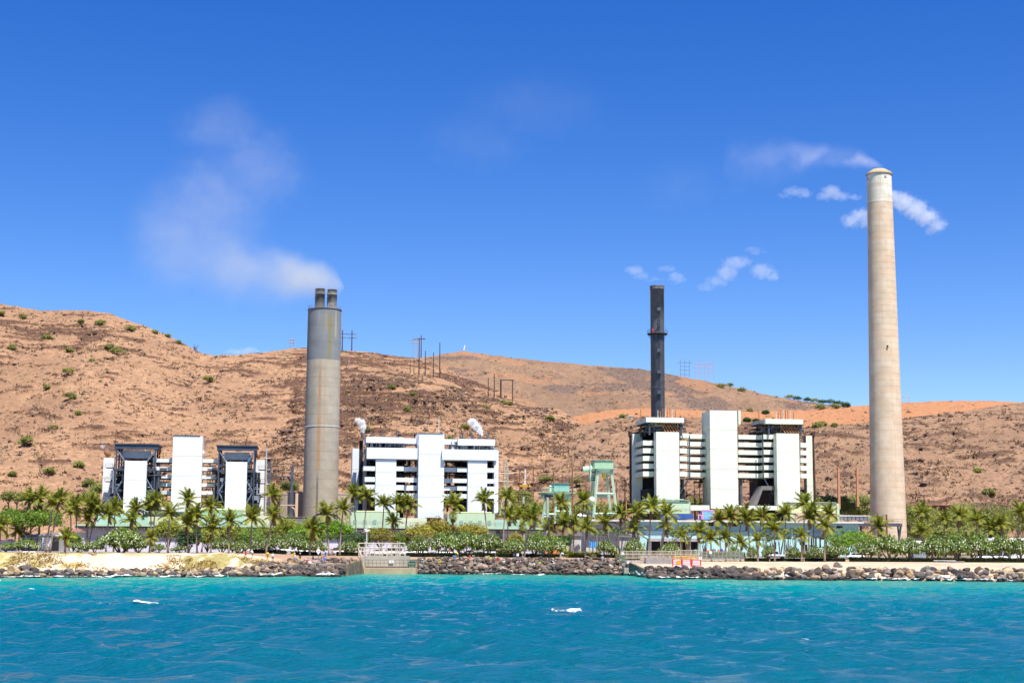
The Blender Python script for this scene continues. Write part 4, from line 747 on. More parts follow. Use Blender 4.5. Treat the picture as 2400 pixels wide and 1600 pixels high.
for px, y0, y1, lab, arms, m_, r_ in ((802.5, 773, 822, 'dark pole on the ridge hugging the right edge of the left stack', ((.82, 3.5), (.65, 2.5)), poleM, .34), (825, 774, 822, 'dark pole with thin arms on the ridge just right of the left stack', ((.82, 3), (.65, 3)), poleM, .34), (986.5, 785, 833, 'dark pole behind the tallest of the ridge-top cluster', ((.85, 2.6),), poleM, .3), (982.5, 792, 878, 'tallest dark pole of the cluster above the middle white block', ((.97, 4),), poleM, .34),
    (996.5, 822, 881, 'dark pole second in the cluster above the middle white block', (), poleM, .3), (1016, 826, 884, 'dark pole third in the cluster above the middle white block', (), poleM, .3), (1030, 802, 884, 'tall thin dark pole at the right end of the ridge cluster', (), poleM, .3), (961, 842, 874, 'short thin pole left of the ridge cluster', (), poleM, .2), (969.5, 842, 875, 'short thin pole touching the ridge cluster on its left', (), poleM, .2),
    (1145, 886, 929, 'left pole of the group standing behind the spur', (), poleM, .28), (1158, 876, 931, 'tallest pole of the group standing behind the spur', (), poleM, .3), (1172, 889, 934, 'pole at the left of the goalpost group behind the spur', (), poleM, .26), (1175, 889, 934, 'pole nearly touching the goalpost on the slope behind the spur', (), poleM, .26), (1202, 890, 938, 'right pole of the goalpost behind the spur', ((.97, 1.2),), poleM, .28),
    (819, 832, 864, 'thin pole on the slope below the ridge near the left stack', (), poleG, .2), (1966.3, 1097, 1188, 'left salmon painted pole before the tall stack', (), poleR, .48), (2010, 1095, 1182, 'right salmon painted pole beside the tall stack', (), poleR, .48)):
    on_hill = y1 < 1000; pos = hpos(HN, px, y1) if on_hill else None
    if not on_hill: upole(lab, px, y0, y1, b=500, r=r_, mat=m_, arms=arms, grp='utility poles')
    else: upole(lab, px, y0, y1, pos, r=r_*pos[1]/900, mat=m_, arms=[(f, l_*pos[1]/1000) for f, l_ in arms])
def frame(lab, xs, y0, y1, bars, mat, w=.3):
    lo = [hpos(HN, x, y1+dy) for x, dy in xs]; Y = lo[0][1]; t = thing('pylon_frame', lab, 'pylon', tuple(map(float, lo[0])), 'pylon frames on the ridge')
    for (x, dy), p in zip(xs, lo): h_ = P(x, y0+dy*.4, Y); p = P(x, y1+dy, Y); link('post', MB().bar((p[0]-lo[0][0], 0, p[2]-lo[0][2]-1), (h_[0]-lo[0][0], 0, h_[2]-lo[0][2]), w).mesh('post', mat), t)
    for x0, x1, y in bars: p, q = P(x0, y, Y), P(x1, y+.6, Y); link('cross_bar', MB().bar((p[0]-lo[0][0], 0, p[2]-lo[0][2]), (q[0]-lo[0][0], 0, q[2]-lo[0][2]), w).mesh('cross_bar', mat), t)
frame('dark blue-grey pylon frame on the ridge right of the slim dark stack', ((1594.5, 0), (1605, 1), (1615.5, 2)), 842, 880, ((1588, 1622, 849), (1594, 1616, 858), (1594, 1616, 867), (1594, 1616, 877)), M('pylon_blue', (.16, .15, .22), .7, .1), .38)
frame('pinkish pylon frame with four legs on the ridge', ((1629, 0), (1640, 1), (1651, 2), (1661, 3), (1672, 4)), 846, 886, ((1629, 1672, 851), (1629, 1672, 860), (1629, 1672, 872)), M('pylon_pink', (.50, .27, .25), .7, .1), .36)
frame('faint pale pylon frame behind the ridge-top pole cluster', ((968, 0), (979, 0)), 795, 836, ((960, 984, 796), (966, 981, 803)), poleG, .4)
frame('small pale pylon frame on the ridge left of the left stack', ((680, 0), (688, 0)), 794, 816, ((678, 690, 795), (678, 690, 802)), poleG, .4)
frame('goalpost of dark poles behind the spur, bar between them', ((1173, 0), (1201, 3)), 889, 934, ((1172, 1203, 890),), poleM, .45)
frame('reddish cross-shaped pylon frame right of the tall stack', ((2111, 0), (2131, 0)), 929, 962, ((2106, 2131, 930), (2108, 2131, 942)), M('pylon_pink', (.50, .27, .25)), .3)
p = hpos(HN, 1085, 823); t = thing('billboard', 'tilted white board seen edge-on on the hilltop', 'sign', tuple(map(float, p))); s_ = p[1]/F
link('board', MB().poly([(0, 0, 1.5*s_), (2.2*s_, 0, 1.5*s_), (4.8*s_, 0, 14*s_), (2.8*s_, 0, 14.5*s_), (0, .5, 1.5*s_), (2.2*s_, .5, 1.5*s_), (4.8*s_, .5, 14*s_), (2.8*s_, .5, 14.5*s_)], [(0, 1, 2, 3), (7, 6, 5, 4), (0, 4, 5, 1), (1, 5, 6, 2), (2, 6, 7, 3), (3, 7, 4, 0)]).mesh('board', white), t)
link('strut', MB().bar((-6*s_, .5, 6*s_), (2*s_, .5, 0), .25).mesh('strut', gsteel), t)
p = hpos(HN, 1479, 977); t = thing('shed', 'tiny white shed on the graded soil above the spur', 'shed', tuple(map(float, p))); k = p[1]/F
link('wall', MB().box(-7*k, 7*k, -2, 2, -1, 2.2*k).mesh('wall', white), t); link('roof', MB().poly([(-7.5*k, -2.3, 2.3*k), (7.5*k, -2.3, 2.3*k), (7.5*k, 2.3, 2.3*k), (-7.5*k, 2.3, 2.3*k), (-7.5*k, 0, 3.6*k), (7.5*k, 0, 3.6*k)], [(0, 1, 5, 4), (2, 3, 4, 5), (0, 4, 3), (1, 2, 5), (0, 3, 2, 1)]).mesh('roof', bwhite), t)
# dark portal, pale mast and beige tanks left of the left stack
t = pl('portal_frame', 'dark steel portal between the left boiler house and the left stack', 'gantry', 655, 492); 
for p, y0 in ((632, 1081), (685.5, 1093)): a, z1 = PB(p, y0, 492); MB().box(a-.45, a+.45, 492, 492.8, GZ-.5, z1).build('post', steel, t)
a0, a1, z0, z1 = rect(624, 1114.5, 686, 1117.5, 492); MB().box(a0, a1, 492.1, 492.7, z0, z1).build('beam', steel, t); MB().bar((a1-1.4, 492.4, z0), (a1-.2, 492.4, z0-2), .4).build('brace', blsteel, t)
upole('thin white mast right beside the left boiler house', 621.5, 1050, 1215, b=486, r=.3, mat=pipeg, arms=((.86, 1.2), (.7, 1.2), (.5, 1.2)), grp=None, name='mast', cat='mast')
t = pl('peach_portal', 'peach painted portal in front of the beige tanks', 'gantry', 690, 482); a, z1 = PB(696, 1155, 482); MB().box(a-.4, a+.4, 482, 482.8, GZ-.5, z1).build('post', M('peach_paint', (.60, .42, .27), .7, .08), t)
a0, a1, z0, z1 = rect(657, 1181.7, 694, 1184.3, 482); MB().box(a0, a1, 482.1, 482.7, z0, z1).build('beam', M('peach_paint', (.6, .42, .27)), t); MB().tube([(a1-2, 482.4, z0), (a1-.4, 482.4, z0-1.2), (a1, 482.4, z0-3)], .25, 5).build('brace', M('peach_paint', (.6, .42, .27)), t)
for lab, p0, p1, y0 in (('wide beige corrugated tank beside the foot of the left stack', 655, 716, 1156), ('second beige tank hidden behind the foot of the left stack', 717, 838, 1155)):
    a0, a1, z0, z1 = rect(p0, y0, p1, 1216, 520); t = thing('storage_tank', lab, 'tank', ((a0+a1)/2, 520+(a1-a0)/2, GZ), 'beige tanks', True); r = (a1-a0)/2
    MB().lathe([(r, GZ-.5), (r, z1-.3), (r+.12, z1-.25), (r+.12, z1), (0, z1+.6)], 48, ORG[t.name][0][:2], capt=False).build('shell', beige, t)
    q = MB(); 
    for k in range(24): an = PI+PI*k/23; q.box(ORG[t.name][0][0]+r*math.cos(an)-.1, ORG[t.name][0][0]+r*math.cos(an)+.1, ORG[t.name][0][1]+r*math.sin(an)-.12, ORG[t.name][0][1]+r*math.sin(an), GZ-.5, z1-.3)
    q.build('rib', beige, t, kind='stuff')
t = pl('yard_wall', 'dark grey yard wall below the beige tanks', 'wall', 680, 476); fbox(t, 'wall', 632, 1211, 722, 1236, 476, 1, M('dark_block_wall', (.19, .17, .15), .9, .15)); fbox(t, 'coping', 631, 1209.5, 723, 1211, 475.8, 1.4, conc)
# yard between the blocks: white tent, low tanks, thin poles, the cherry picker on the slope
for lab, p0, y0, p1, y1, b in (('pale cabin behind the small crane', 1268, 1206, 1298, 1225, 466), ('peaked white tent roof left of the tall crane', 1350, 1201, 1378, 1218, 466)):
    a0, a1, z0, z1 = rect(p0, y0, p1, y1, b); t = thing('shed', lab, 'shed', ((a0+a1)/2, b, GZ), None, True); zs = z0+(z1-z0)*.55; MB().box(a0+.3, a1-.3, b, b+4, GZ-.3, zs).build('wall', M('shed_white', (.6, .62, .58), .7, .08), t)
    MB().poly([(a0, b-.3, zs), (a1, b-.3, zs), (a1, b+4.3, zs), (a0, b+4.3, zs), ((a0+a1)/2, b+2, z1)], [(0, 1, 4), (1, 2, 4), (2, 3, 4), (3, 0, 4), (0, 3, 2, 1)]).build('roof', white, t)
for i, (px, y0, y1, m_, r_) in enumerate(((1217, 1095, 1150, poleB, .16), (1249.5, 1090, 1147, poleB, .18), (1341.5, 1093, 1205, poleB, .2), (1296.8, 1107, 1160, poleB, .28), (1317.5, 1110, 1135, poleB, .14), (1373.5, 1130, 1195, poleB, .15), (1430.5, 1105, 1190, poleB, .18), (1445, 1128, 1190, poleB, .16), (1465, 1125, 1195, poleB, .2), (1409, 1146, 1192, poleB, .14), (1226, 1163, 1228, M('pole_sage', (.36, .42, .30), .7, .1), .42), (1282.5, 1165, 1225, M('pole_sage', (.36, .42, .30)), .5), (1468, 1174, 1215, poleR, .2), (1628, 1125, 1190, poleB, .13), (1640.5, 1128, 1190, poleB, .13), (1609, 1130, 1190, poleB, .13), (1630.5, 1168, 1190, poleR, .3), (1643.5, 1166, 1192, poleR, .3), (2168, 1159, 1205, poleM, .2), (2079, 1205, 1270, poleB, .3), (1287, 1211, 1290, poleM, .22), (2314.5, 1221, 1268, pipeg, .14))):
    labs = ['thin reddish pole beside the truck mast', 'reddish pole right of the yellow truck', 'tall reddish pole between the two cranes', 'thick reddish pole above the teal crane cabin', 'short thin pole above the teal crane cabin', 'thin pole left of the tall crane', 'pole seen through the right half of the tall crane', 'pole just right of the tall crane', 'pole between the tall crane and the cream block', 'short pole seen between the legs of the tall crane', 'sage green post left of the small crane', 'thick sage post under the small crane', 'orange pole at the left foot of the cream block', 'thin pole seen under the banded walkways, middle one', 'thin pole under the walkways nearest the cream tower', 'thin pole under the walkways at the left', 'left stubby orange post under the walkways', 'right stubby orange post under the walkways', 'dark pole among the scrub right of the tall stack', 'leaning rusty pole in front of the tall stack', 'dark pole rising from a palm crown before the small crane', 'pale thin pole among the right-hand palms']
    upole(labs[i], px, y0, max(y1, 1281), b=(505 if y1 < 1200 else 436) if px != 1287 else 380, r=r_, mat=m_, grp=None)
# ---- hedges, vegetation helpers
def leafmat(name, c1, c2, tr=.28, rand=.25):
    m, t, n, l, b = nt(name); g = n.new('ShaderNodeNewGeometry'); oi = n.new('ShaderNodeObjectInfo')
    c = mixc(n, l, g.outputs['Random Per Island'], c1, c2); c = mixc(n, l, rmp(n, l, oi.outputs['Random'], 0, 1), c, mixc(n, l, 1., c, (1-rand, 1-rand, 1-rand), 'MULTIPLY'))
    l.new(c, b.inputs['Base Color']); b.inputs['Roughness'].default_value = .5; b.inputs['Specular IOR Level'].default_value = .25
    q = n.new('ShaderNodeBsdfTranslucent'); l.new(c, q.inputs[0]); ms = n.new('ShaderNodeMixShader'); ms.inputs[0].default_value = tr
    l.new(b.outputs[0], ms.inputs[1]); l.new(q.outputs[0], ms.inputs[2]); l.new(ms.outputs[0], n['Material Output'].inputs[0]); return m
Lpalm = leafmat('palm_leaf', (0.19, 0.225, 0.028), (0.38, 0.39, 0.055), .45); Lrib = M('palm_midrib', (.42, .30, .05), .6, .1); Lgreen = leafmat('leaf_green', (0.13, 0.24, 0.028), (0.26, 0.38, 0.05), .4); Lolive = leafmat('leaf_olive', (0.22, 0.265, 0.036), (0.40, 0.42, 0.065), .4)
Lyel = leafmat('leaf_yellow_olive', (0.30, 0.28, 0.044), (0.48, 0.42, 0.070), .4); Ldark = leafmat('leaf_dark_green', (0.035, 0.091, 0.028), (0.088, 0.158, 0.044)); Lbright = leafmat('leaf_bright_green', (0.14, 0.28, 0.026), (0.27, 0.44, 0.038), .4); Lfran = leafmat('frangipani_leaf', (0.12, 0.215, 0.036), (0.29, 0.38, 0.08), .42)
Lscrub = leafmat('scrub_leaf', (0.23, 0.265, 0.07), (0.40, 0.41, 0.125), .45); Lbush = leafmat('bush_leaf', (.26, .28, .07), (.42, .42, .13), .45); Lhala = leafmat('screwpine_leaf', (0.123, 0.210, 0.079), (0.245, 0.333, 0.114)); Lhedge = leafmat('hedge_leaf', (.015, .028, .008), (.04, .06, .015)); Lhedge2 = leafmat('hedge_leaf_yellow_green', (0.210, 0.245, 0.035), (0.385, 0.385, 0.052)); Lbl = M('blossom_white', (.85, .83, .70), .6, .06); Ldry = leafmat('dry_twig', (.20, .14, .09), (.30, .21, .13), .1)  # hedges come in two leaf colours, dark green and yellow-green
bark = M('bark', (.16, .115, .085), .95, .25, 2); palmbark = M('palm_bark', (.30, .235, .175), .95, .2, 3, bump=.3)
def leafquads(P_, size, rs, el=1.0, nrm=None):
    k = len(P_); d = rs.normal(size=(k, 3)); 
    if nrm is not None: d = d*.75+nrm*.9
    d /= np.linalg.norm(d, axis=1)[:, None]; a = np.cross(d, rs.normal(size=(k, 3))); a /= np.linalg.norm(a, axis=1)[:, None]; b = np.cross(d, a)
    s = size*(.6+.8*rs.rand(k))[:, None]; a = a*s*el; b = b*s/el
    V = np.stack((P_-a, P_-b*.6, P_+a, P_+b*.6), 1).reshape(-1, 3); return V, np.arange(4*k).reshape(-1, 4)
def crown(lobes, n, size, seed, shell=.55, el=1.25, clump=7, cs=.34, flat=1.):
    rs = np.random.RandomState(seed); L = np.array(lobes, float); vol = L[:, 3]*L[:, 4]*L[:, 5]; w = (vol**.67); w /= w.sum(); nc = n//clump
    li = rs.choice(len(L), nc, p=w); d = rs.normal(size=(nc, 3)); d /= np.linalg.norm(d, axis=1)[:, None]; d[:, 2] = np.where(d[:, 2] < -.35, -d[:, 2]*.6, d[:, 2])
    r = shell+(1-shell)*rs.rand(nc)**.6; C_ = L[li, :3]+d*r[:, None]*L[li, 3:6]*(1+.14*rs.normal(size=(nc, 1)))
    pts = np.repeat(C_, clump, 0)+rs.normal(size=(nc*clump, 3))*cs*np.array((1, 1, .8*flat)); return leafquads(pts, size, rs, el, np.repeat(d, clump, 0)*.7+np.array((0, 0, .5)))
def limbs(mb, base, tips, r, q, m=0):
    for tp in tips:
        b = Vector(base); tpv = Vector(tp); mid = b.lerp(tpv, .5)+Vector((q.uniform(-.3, .3), q.uniform(-.3, .3), q.uniform(0, .3))); mb.tube([b, mid, tpv], [r, r*.65, r*.2], 5, m)
# ---------------------------------------------------------------- vegetation
def where(px, py):
    # names a neighbour for a label from its place along the shore
    spots = ((60, 'the spreading monkeypod tree'), (165, 'the pale open shed'), (250, 'the left end of the lavender hall'), (340, 'the left steel frame'), (435, 'the left white tower'), (550, 'the right steel frame'), (640, 'the dark portal'), (755, 'the left stack'), (850, 'the left intake'), (950, 'the middle block'), (1060, 'the fan palm'), (1150, 'the right end of the middle block'), (1215, 'the cream pylon'), (1310, 'the small crane'), (1410, 'the tall crane'),
             (1490, 'the outside stair'), (1560, 'the blue containers'), (1640, 'the dark porch'), (1720, 'the cream tower'), (1800, 'the orange tank'), (1880, 'the hall doors'), (1950, 'the bright green bush'), (2060, 'the tall stack'), (2150, 'the scrub beside the tall stack'), (2250, 'the yellow shrubs'), (2340, 'the grey sheds'), (2400, 'the right edge'))
    return min(spots, key=lambda s: abs(s[0]-px))[1]
USED = {}
def uniq(l):
    USED[l] = USED.get(l, 0)+1
    return l if USED[l] == 1 else l.rstrip()+[' , further along', ' , more rightward', ' , behind the others', ' , last of them', ' , at its back', ' , close to the wall'][min(USED[l]-2, 5)].replace(' ,', ',')
# --- coconut palms: frond shapes shared between all palms
def frond(seed, up, droop, L=1.0, wind=.0):
    q = random.Random(seed); mb = MB(); pts = []; n = 9
    for i in range(n+1):
        s = i/n; ang = up-droop*s**1.5; pts.append((0, 0, 0) if i == 0 else (pts[-1][0]+math.cos(ang)*L/n, pts[-1][1]+wind*s*.03, pts[-1][2]+math.sin(ang)*L/n))
    mb.tube(pts[:5], [.028, .022, .017, .013, .011], 4, 1, False); mb.tube(pts[4:], [.011, .01, .009, .007, .005, .003], 3, 0, False)
    for i in range(2, n*3+1):
        s = i/(n*3); k = min(int(s*n), n-1); f = s*n-k; p = [pts[k][j]+(pts[k+1][j]-pts[k][j])*f for j in range(3)]; d = [pts[k+1][j]-pts[k][j] for j in range(3)]; dl = math.hypot(*d)
        d = [x/dl for x in d]; ll = .30*math.sin(PI*min(1, .12+s*.88))**.6+.05
        for sd in (-1, 1):
            hang = q.uniform(.15, .55); t = (p[0]+d[0]*ll*.55, p[1]+sd*ll*.72, p[2]+d[2]*ll*.5-ll*hang); w = .036
            mb.poly([(p[0]-d[0]*w, p[1], p[2]-d[2]*w), (p[0]+d[0]*w, p[1], p[2]+d[2]*w), t], [(0, 1, 2)], 0)
    return mb.mesh('frond', [Lpalm, Lrib])
FR = [frond(i, u, d_, L, w) for i, (u, d_, L, w) in enumerate(((1.4, .35, 1.0, 1), (1.25, .7, 1, -1), (1.1, .9, 1.05, 1), (.95, 1.1, 1.05, -1), (.75, 1.3, 1.08, 1), (.5, 1.4, 1.05, 0), (.25, 1.3, 1, 0), (-.15, 1.0, .9, 1)))]
Ldead = leafmat('dead_frond', (.30, .17, .06), (.45, .27, .10), .3)
NUT = MB().lathe([(0, -.17), (.13, -.1), (.16, 0), (.12, .12), (0, .18)], 7, capt=False).mesh('coconut', M('coconut', (.33, .17, .04), .6, .2), True)
def palm(hx, hy, bx, by, k, size=1., lean=0):
    Y = {1: 350., 2: 404., 3: 418.}[1 if by >= 1287 else 2 if by >= 1262 else 3]
    if 1380 < bx < 2130 and Y == 418.: Y = 420.
    top = P(hx, hy, Y); lo = P(bx, by, Y); dz = top[2]-lo[2]; gz = float(G(lo[0], Y)); f = (lo[2]-gz)/max(dz, 1)
    base = lo+(lo-top)*max(0, f)*.6; base[2] = gz-.2
    kind = 'tall' if dz > 9 else 'slender' if dz > 6 else 'short'; lz = (top[0]-base[0])/max(1, top[2]-base[2]); ln = ' leaning right' if lz > .09 else ' leaning left' if lz < -.09 else ''
    t = thing('coconut_palm', uniq(f'{kind} coconut palm{ln}, {"front" if Y < 360 else "rear"} row by {where(hx, hy)}'), 'palm tree', tuple(base), 'coconut palms along the shore')
    q = random.Random(k*31+5); R = Vector(top-base); b2 = Vector((R.x*.35-.25*R.z*.04, 0, R.z*.5)); n = 8; pts = []
    for i in range(n+1): s = i/n; pts.append(tuple((1-s)**2*Vector((0, 0, 0))+2*s*(1-s)*b2+s*s*R))
    link('trunk', MB().tube(pts, [.30, .22]+[.19-.008*i for i in range(n-1)], 7).mesh('trunk', palmbark, True), t)
    nf = 19; L = size*(3.3 if Y < 360 else 3.65)*q.uniform(.92, 1.1)
    for i in range(nf):
        an = i*2.399963+q.uniform(-.25, .25); lv = (i/nf)**1.15; v = min(7, max(0, int(lv*8+q.uniform(-.7, .7))))
        o = link('frond', FR[v], t, tuple(R), (q.uniform(-.15, .15), q.uniform(-.1, .1), an), (L*q.uniform(.88, 1.1),)*3)
        wind = .22; o.rotation_euler.y += -wind*math.cos(an-2.6)*.8
    for i in range(q.choice((0, 1, 2, 2))): slot(link('frond', FR[7], t, tuple(R), (q.uniform(-.2, .2), .95+q.uniform(-.2, .2), q.uniform(0, 6.28)), (L*.8,)*3), [Ldead, Ldead])
    for i in range(5): an = q.uniform(0, 6.28); link('coconut', NUT, t, (R.x+.28*math.cos(an), .28*math.sin(an), R.z-.25-q.uniform(0, .15)))
PALMS = [(95.6, 1169, 92, 1285), (69, 1173, 74, 1275), (141.6, 1170, 117, 1293), (125, 1183, 108, 1289), (94, 1215, 87, 1279), (1, 1236, 0, 1295), (45, 1247, 44, 1279), (178.6, 1187, 180, 1270), (214, 1184, 201, 1275), (206, 1215, 205, 1273), (166, 1200, 167, 1260), (228, 1198, 209, 1268), (256, 1207, 249, 1278), (154, 1261, 152, 1293), (270, 1192, 268, 1240),
 (308, 1221, 300, 1275), (318, 1195, 318, 1250), (364, 1174, 361, 1236), (397, 1205, 394, 1291), (353, 1189, 355, 1240), (440, 1228, 441, 1292), (440, 1174, 438, 1215), (459, 1211, 462, 1292), (493, 1189, 486, 1215), (497, 1238, 494, 1293), (539, 1222, 536, 1295), (354, 1260, 350, 1291), (591, 1215, 587, 1298), (641, 1210, 623, 1298), (731, 1243, 726, 1300), (766, 1205, 771, 1299), (804, 1193, 796, 1301),
 (828, 1160, 836, 1242), (861, 1166, 853, 1245), (900, 1183, 897, 1234), (640, 1161, 636, 1210), (934, 1180, 925, 1249), (956, 1184, 952, 1230), (920, 1224, 920, 1248), (1063, 1183, 1061, 1210), (1133, 1174, 1144, 1257), (1187, 1165, 1179, 1272), (1192, 1210, 1190, 1250), (1248, 1215, 1228, 1300), (1225, 1211, 1216, 1260), (1315, 1181, 1317, 1215), (1368, 1175, 1364, 1215), (1287, 1242, 1286, 1267),
 (1323, 1229, 1319, 1272), (1347, 1229, 1344, 1285), (1374, 1239, 1372, 1303), (1417, 1226, 1424, 1250), (1454, 1208, 1455, 1240), (1493, 1202, 1496, 1262), (1486, 1241, 1482, 1262), (1526, 1192, 1521, 1288), (1562, 1206, 1547, 1300), (1561, 1237, 1551, 1285), (1598, 1257, 1598, 1299), (1638, 1248, 1635, 1300), (1666, 1262, 1667, 1290), (1684, 1219, 1687, 1249), (1713, 1211, 1710, 1252), (1742, 1208, 1731, 1252),
 (1751, 1221, 1757, 1267), (1786, 1212, 1783, 1231), (1737, 1272, 1736, 1290), (1701, 1262, 1701, 1287), (1775, 1267, 1776, 1308), (1815, 1243, 1816, 1307), (1843, 1206, 1841, 1230), (1885, 1183, 1885, 1224), (1906, 1199, 1908, 1280), (1879, 1256, 1879, 1309), (1934, 1233, 1933, 1310), (1944, 1205, 1940, 1235), (1897, 1215, 1896, 1284), (2060, 1235, 2060, 1281), (2161, 1205, 2158, 1235), (2159, 1244, 2156, 1280),
 (2213.5, 1219, 2213, 1258), (2249, 1211, 2246, 1259), (2290, 1220, 2289, 1265), (2324, 1243, 2324, 1272), (2346, 1228, 2347, 1262), (2391, 1202, 2384, 1275)]
for k, a in enumerate(PALMS): palm(*a, k, size=.8 if a[1] > 1255 else .78 if k in (38,) else 1.0)
# --- fan palms
def fanmesh():
    mb = MB(); mb.tube([(0, 0, 0), (.5, 0, .1)], .02, 4, 0, False)
    for i in range(15):
        a = -1.9+3.8*i/14; c, s = math.cos(a), math.sin(a); p = (.5, 0, .1); mb.poly([p, (.5+.38*c-.03*s, .38*s+.03*c, .16), (.5+.62*c, .62*s, .0), (.5+.38*c+.03*s, .38*s-.03*c, .16)], [(0, 1, 2, 3)])
    return mb.mesh('fan_leaf', Lpalm)
FAN = fanmesh()
for hx, hy, by, lab in ((1062, 1209, 1262, 'grey fan palm with hanging dead skirt before the middle white tower'), (1225, 1236, 1275, 'fan palm beside the cream pylon with ragged skirt'), (1880, 1262, 1305, 'fan palm between the hall doors and the hedge'), (1936, 1250, 1290, 'dark fan palm by the black process pipes'), (2172, 1258, 1290, 'fan palm with drying leaves right of the tall stack')):
    Y = 400.; top = P(hx, hy, Y); gz = float(G(top[0], Y)); t = thing('fan_palm', lab, 'palm tree', (top[0], Y, gz-.2), 'fan palms'); H = top[2]-gz+.2
    link('trunk', MB().tube([(0, 0, 0), (.05, 0, H*.5), (0, 0, H)], [.3, .22, .2], 7).mesh('trunk', palmbark, True), t); q = random.Random(int(hx))
    for i in range(22): e = 1.2-2.2*i/21; an = i*2.4; link('fan_leaf', FAN, t, (0, 0, H), (q.uniform(-.3, .3), -e, an), (1.55,)*3)
    for i in range(14): an = i*2.4; link('dead_leaf', FAN, t, (0, 0, H-.4), (0, 1.25, an), (1.3,)*3).material_slots
# --- broad trees
def tree(lab, px, ytop, ybot, w, Y, mat, seed, n=1500, size=.26, name='broad_tree', dome=1., nl=6, trunk=True, grp='broad-leaved trees before the plant', cat='tree', shell=.5):
    k = Y/F; c = P(px, (ytop+ybot)/2, Y); gz = float(G(c[0], Y)); W_ = w*k/2; Hc = (ybot-ytop)*k; q = random.Random(seed); t = thing(name, lab, cat, (c[0], Y, gz), grp); zc = c[2]-gz
    lobes = [(0, 0, zc, W_*.72, W_*.7, Hc*.46)]
    for i in range(nl): an = 2*PI*i/nl+q.uniform(-.3, .3); r = W_*q.uniform(.42, .62); lobes.append((r*math.cos(an), r*math.sin(an)*.9, zc-Hc*q.uniform(-.12, .16)*dome, W_*q.uniform(.34, .46), W_*q.uniform(.34, .46), Hc*q.uniform(.26, .36)))
    V, Q = crown(lobes, n, size, seed, shell=shell, cs=size*1.25); link('crown', npmesh('crown', V, Q, mat, False), t)
    if trunk:
        mb = MB(); mb.tube([(0, 0, -.3), (.1, 0, max(.4, zc-Hc*.55))], [.3, .22], 6); limbs(mb, (.1, 0, max(.3, zc-Hc*.6)), [(l[0]*.8, l[1]*.8, l[2]) for l in lobes[1:]], .14, q); link('trunk', mb.mesh('trunk', bark, True), t)
    return t
tree('huge spreading dark green monkeypod tree at the left edge', 62, 1189, 1248, 190, 402, Lgreen, 1, 7500, .30, nl=9, dome=1.3, shell=.62)
TR = [('olive tree before the left white tower', 394, 1208, 1268, 66, 392, Lolive), ('dark round tree right of the left white tower', 443, 1226, 1286, 58, 388, Ldark), ('olive tree under the right steel frame', 486, 1228, 1278, 60, 394, Lolive), ('olive tree left of the leaning palm', 545, 1222, 1276, 80, 396, Lolive), ('green tree behind the parked light SUV', 590, 1232, 1284, 60, 392, Lgreen), ('olive tree below the dark yard wall', 628, 1226, 1276, 60, 398, Lolive),
      ('yellowish dome-shaped tree left of the stack foot', 673, 1209, 1262, 66, 402, Lolive), ('broad bright green tree at the foot of the left stack', 748, 1209, 1272, 108, 398, Lbright), ('bright green tree right of the left stack foot', 800, 1214, 1272, 66, 400, Lbright), ('green tree between the olive dome and the bright tree', 700, 1232, 1278, 60, 390, Lgreen), ('dark green tree left of the left intake', 836, 1243, 1284, 58, 390, Ldark),
      ('small yellow-olive tree behind the left intake', 890, 1234, 1268, 68, 392, Lyel), ('green bush behind the left intake frame', 938, 1244, 1276, 40, 394, Lgreen), ('large yellow-olive tree before the middle block, left half', 980, 1222, 1268, 78, 396, Lyel), ('tallest yellow-olive tree before the middle white tower', 1028, 1212, 1264, 74, 400, Lyel), ('umbrella-shaped yellow-olive tree right of the fan palm', 1106, 1226, 1254, 76, 400, Lyel), ('dark green tree under the umbrella-shaped one', 1075, 1244, 1274, 56, 392, Ldark),
      ('yellow-olive bush left of the curved palm', 1207, 1248, 1280, 38, 390, Lyel), ('bright green tree with white flowers left of the small crane', 1257, 1246, 1274, 52, 392, Lgreen), ('dark green tree right of the orange fence', 1320, 1250, 1280, 40, 392, Ldark), ('yellow bush before the orange fence', 1292, 1252, 1276, 30, 396, Lyel), ('dense bright green bush by the foot of the tall stack', 1985, 1238, 1290, 84, 392, Lbright), ('yellow-green bush right of the bright dense one', 2040, 1245, 1284, 44, 400, Lolive),
      ('dark feathery tree left of the tall stack behind the screen', 2015, 1176, 1212, 70, 525, Lscrub), ('green feathery tree right of the yellow-green annex', 1985, 1170, 1212, 50, 520, Lscrub), ('olive shrub behind the right-hand shed', 2345, 1264, 1280, 34, 396, Lolive), ('small green tree before the shed with the signs', 172, 1248, 1280, 34, 388, Lgreen), ('round green tree before the left end of the hall', 292, 1238, 1276, 66, 388, Lolive)]
for i, (lab, px, y0, y1, w, Y, m_) in enumerate(TR): tree(lab, px, y0, y1+13, w*1.18, Y, m_, 50+i, int(1700+w*26), .25)
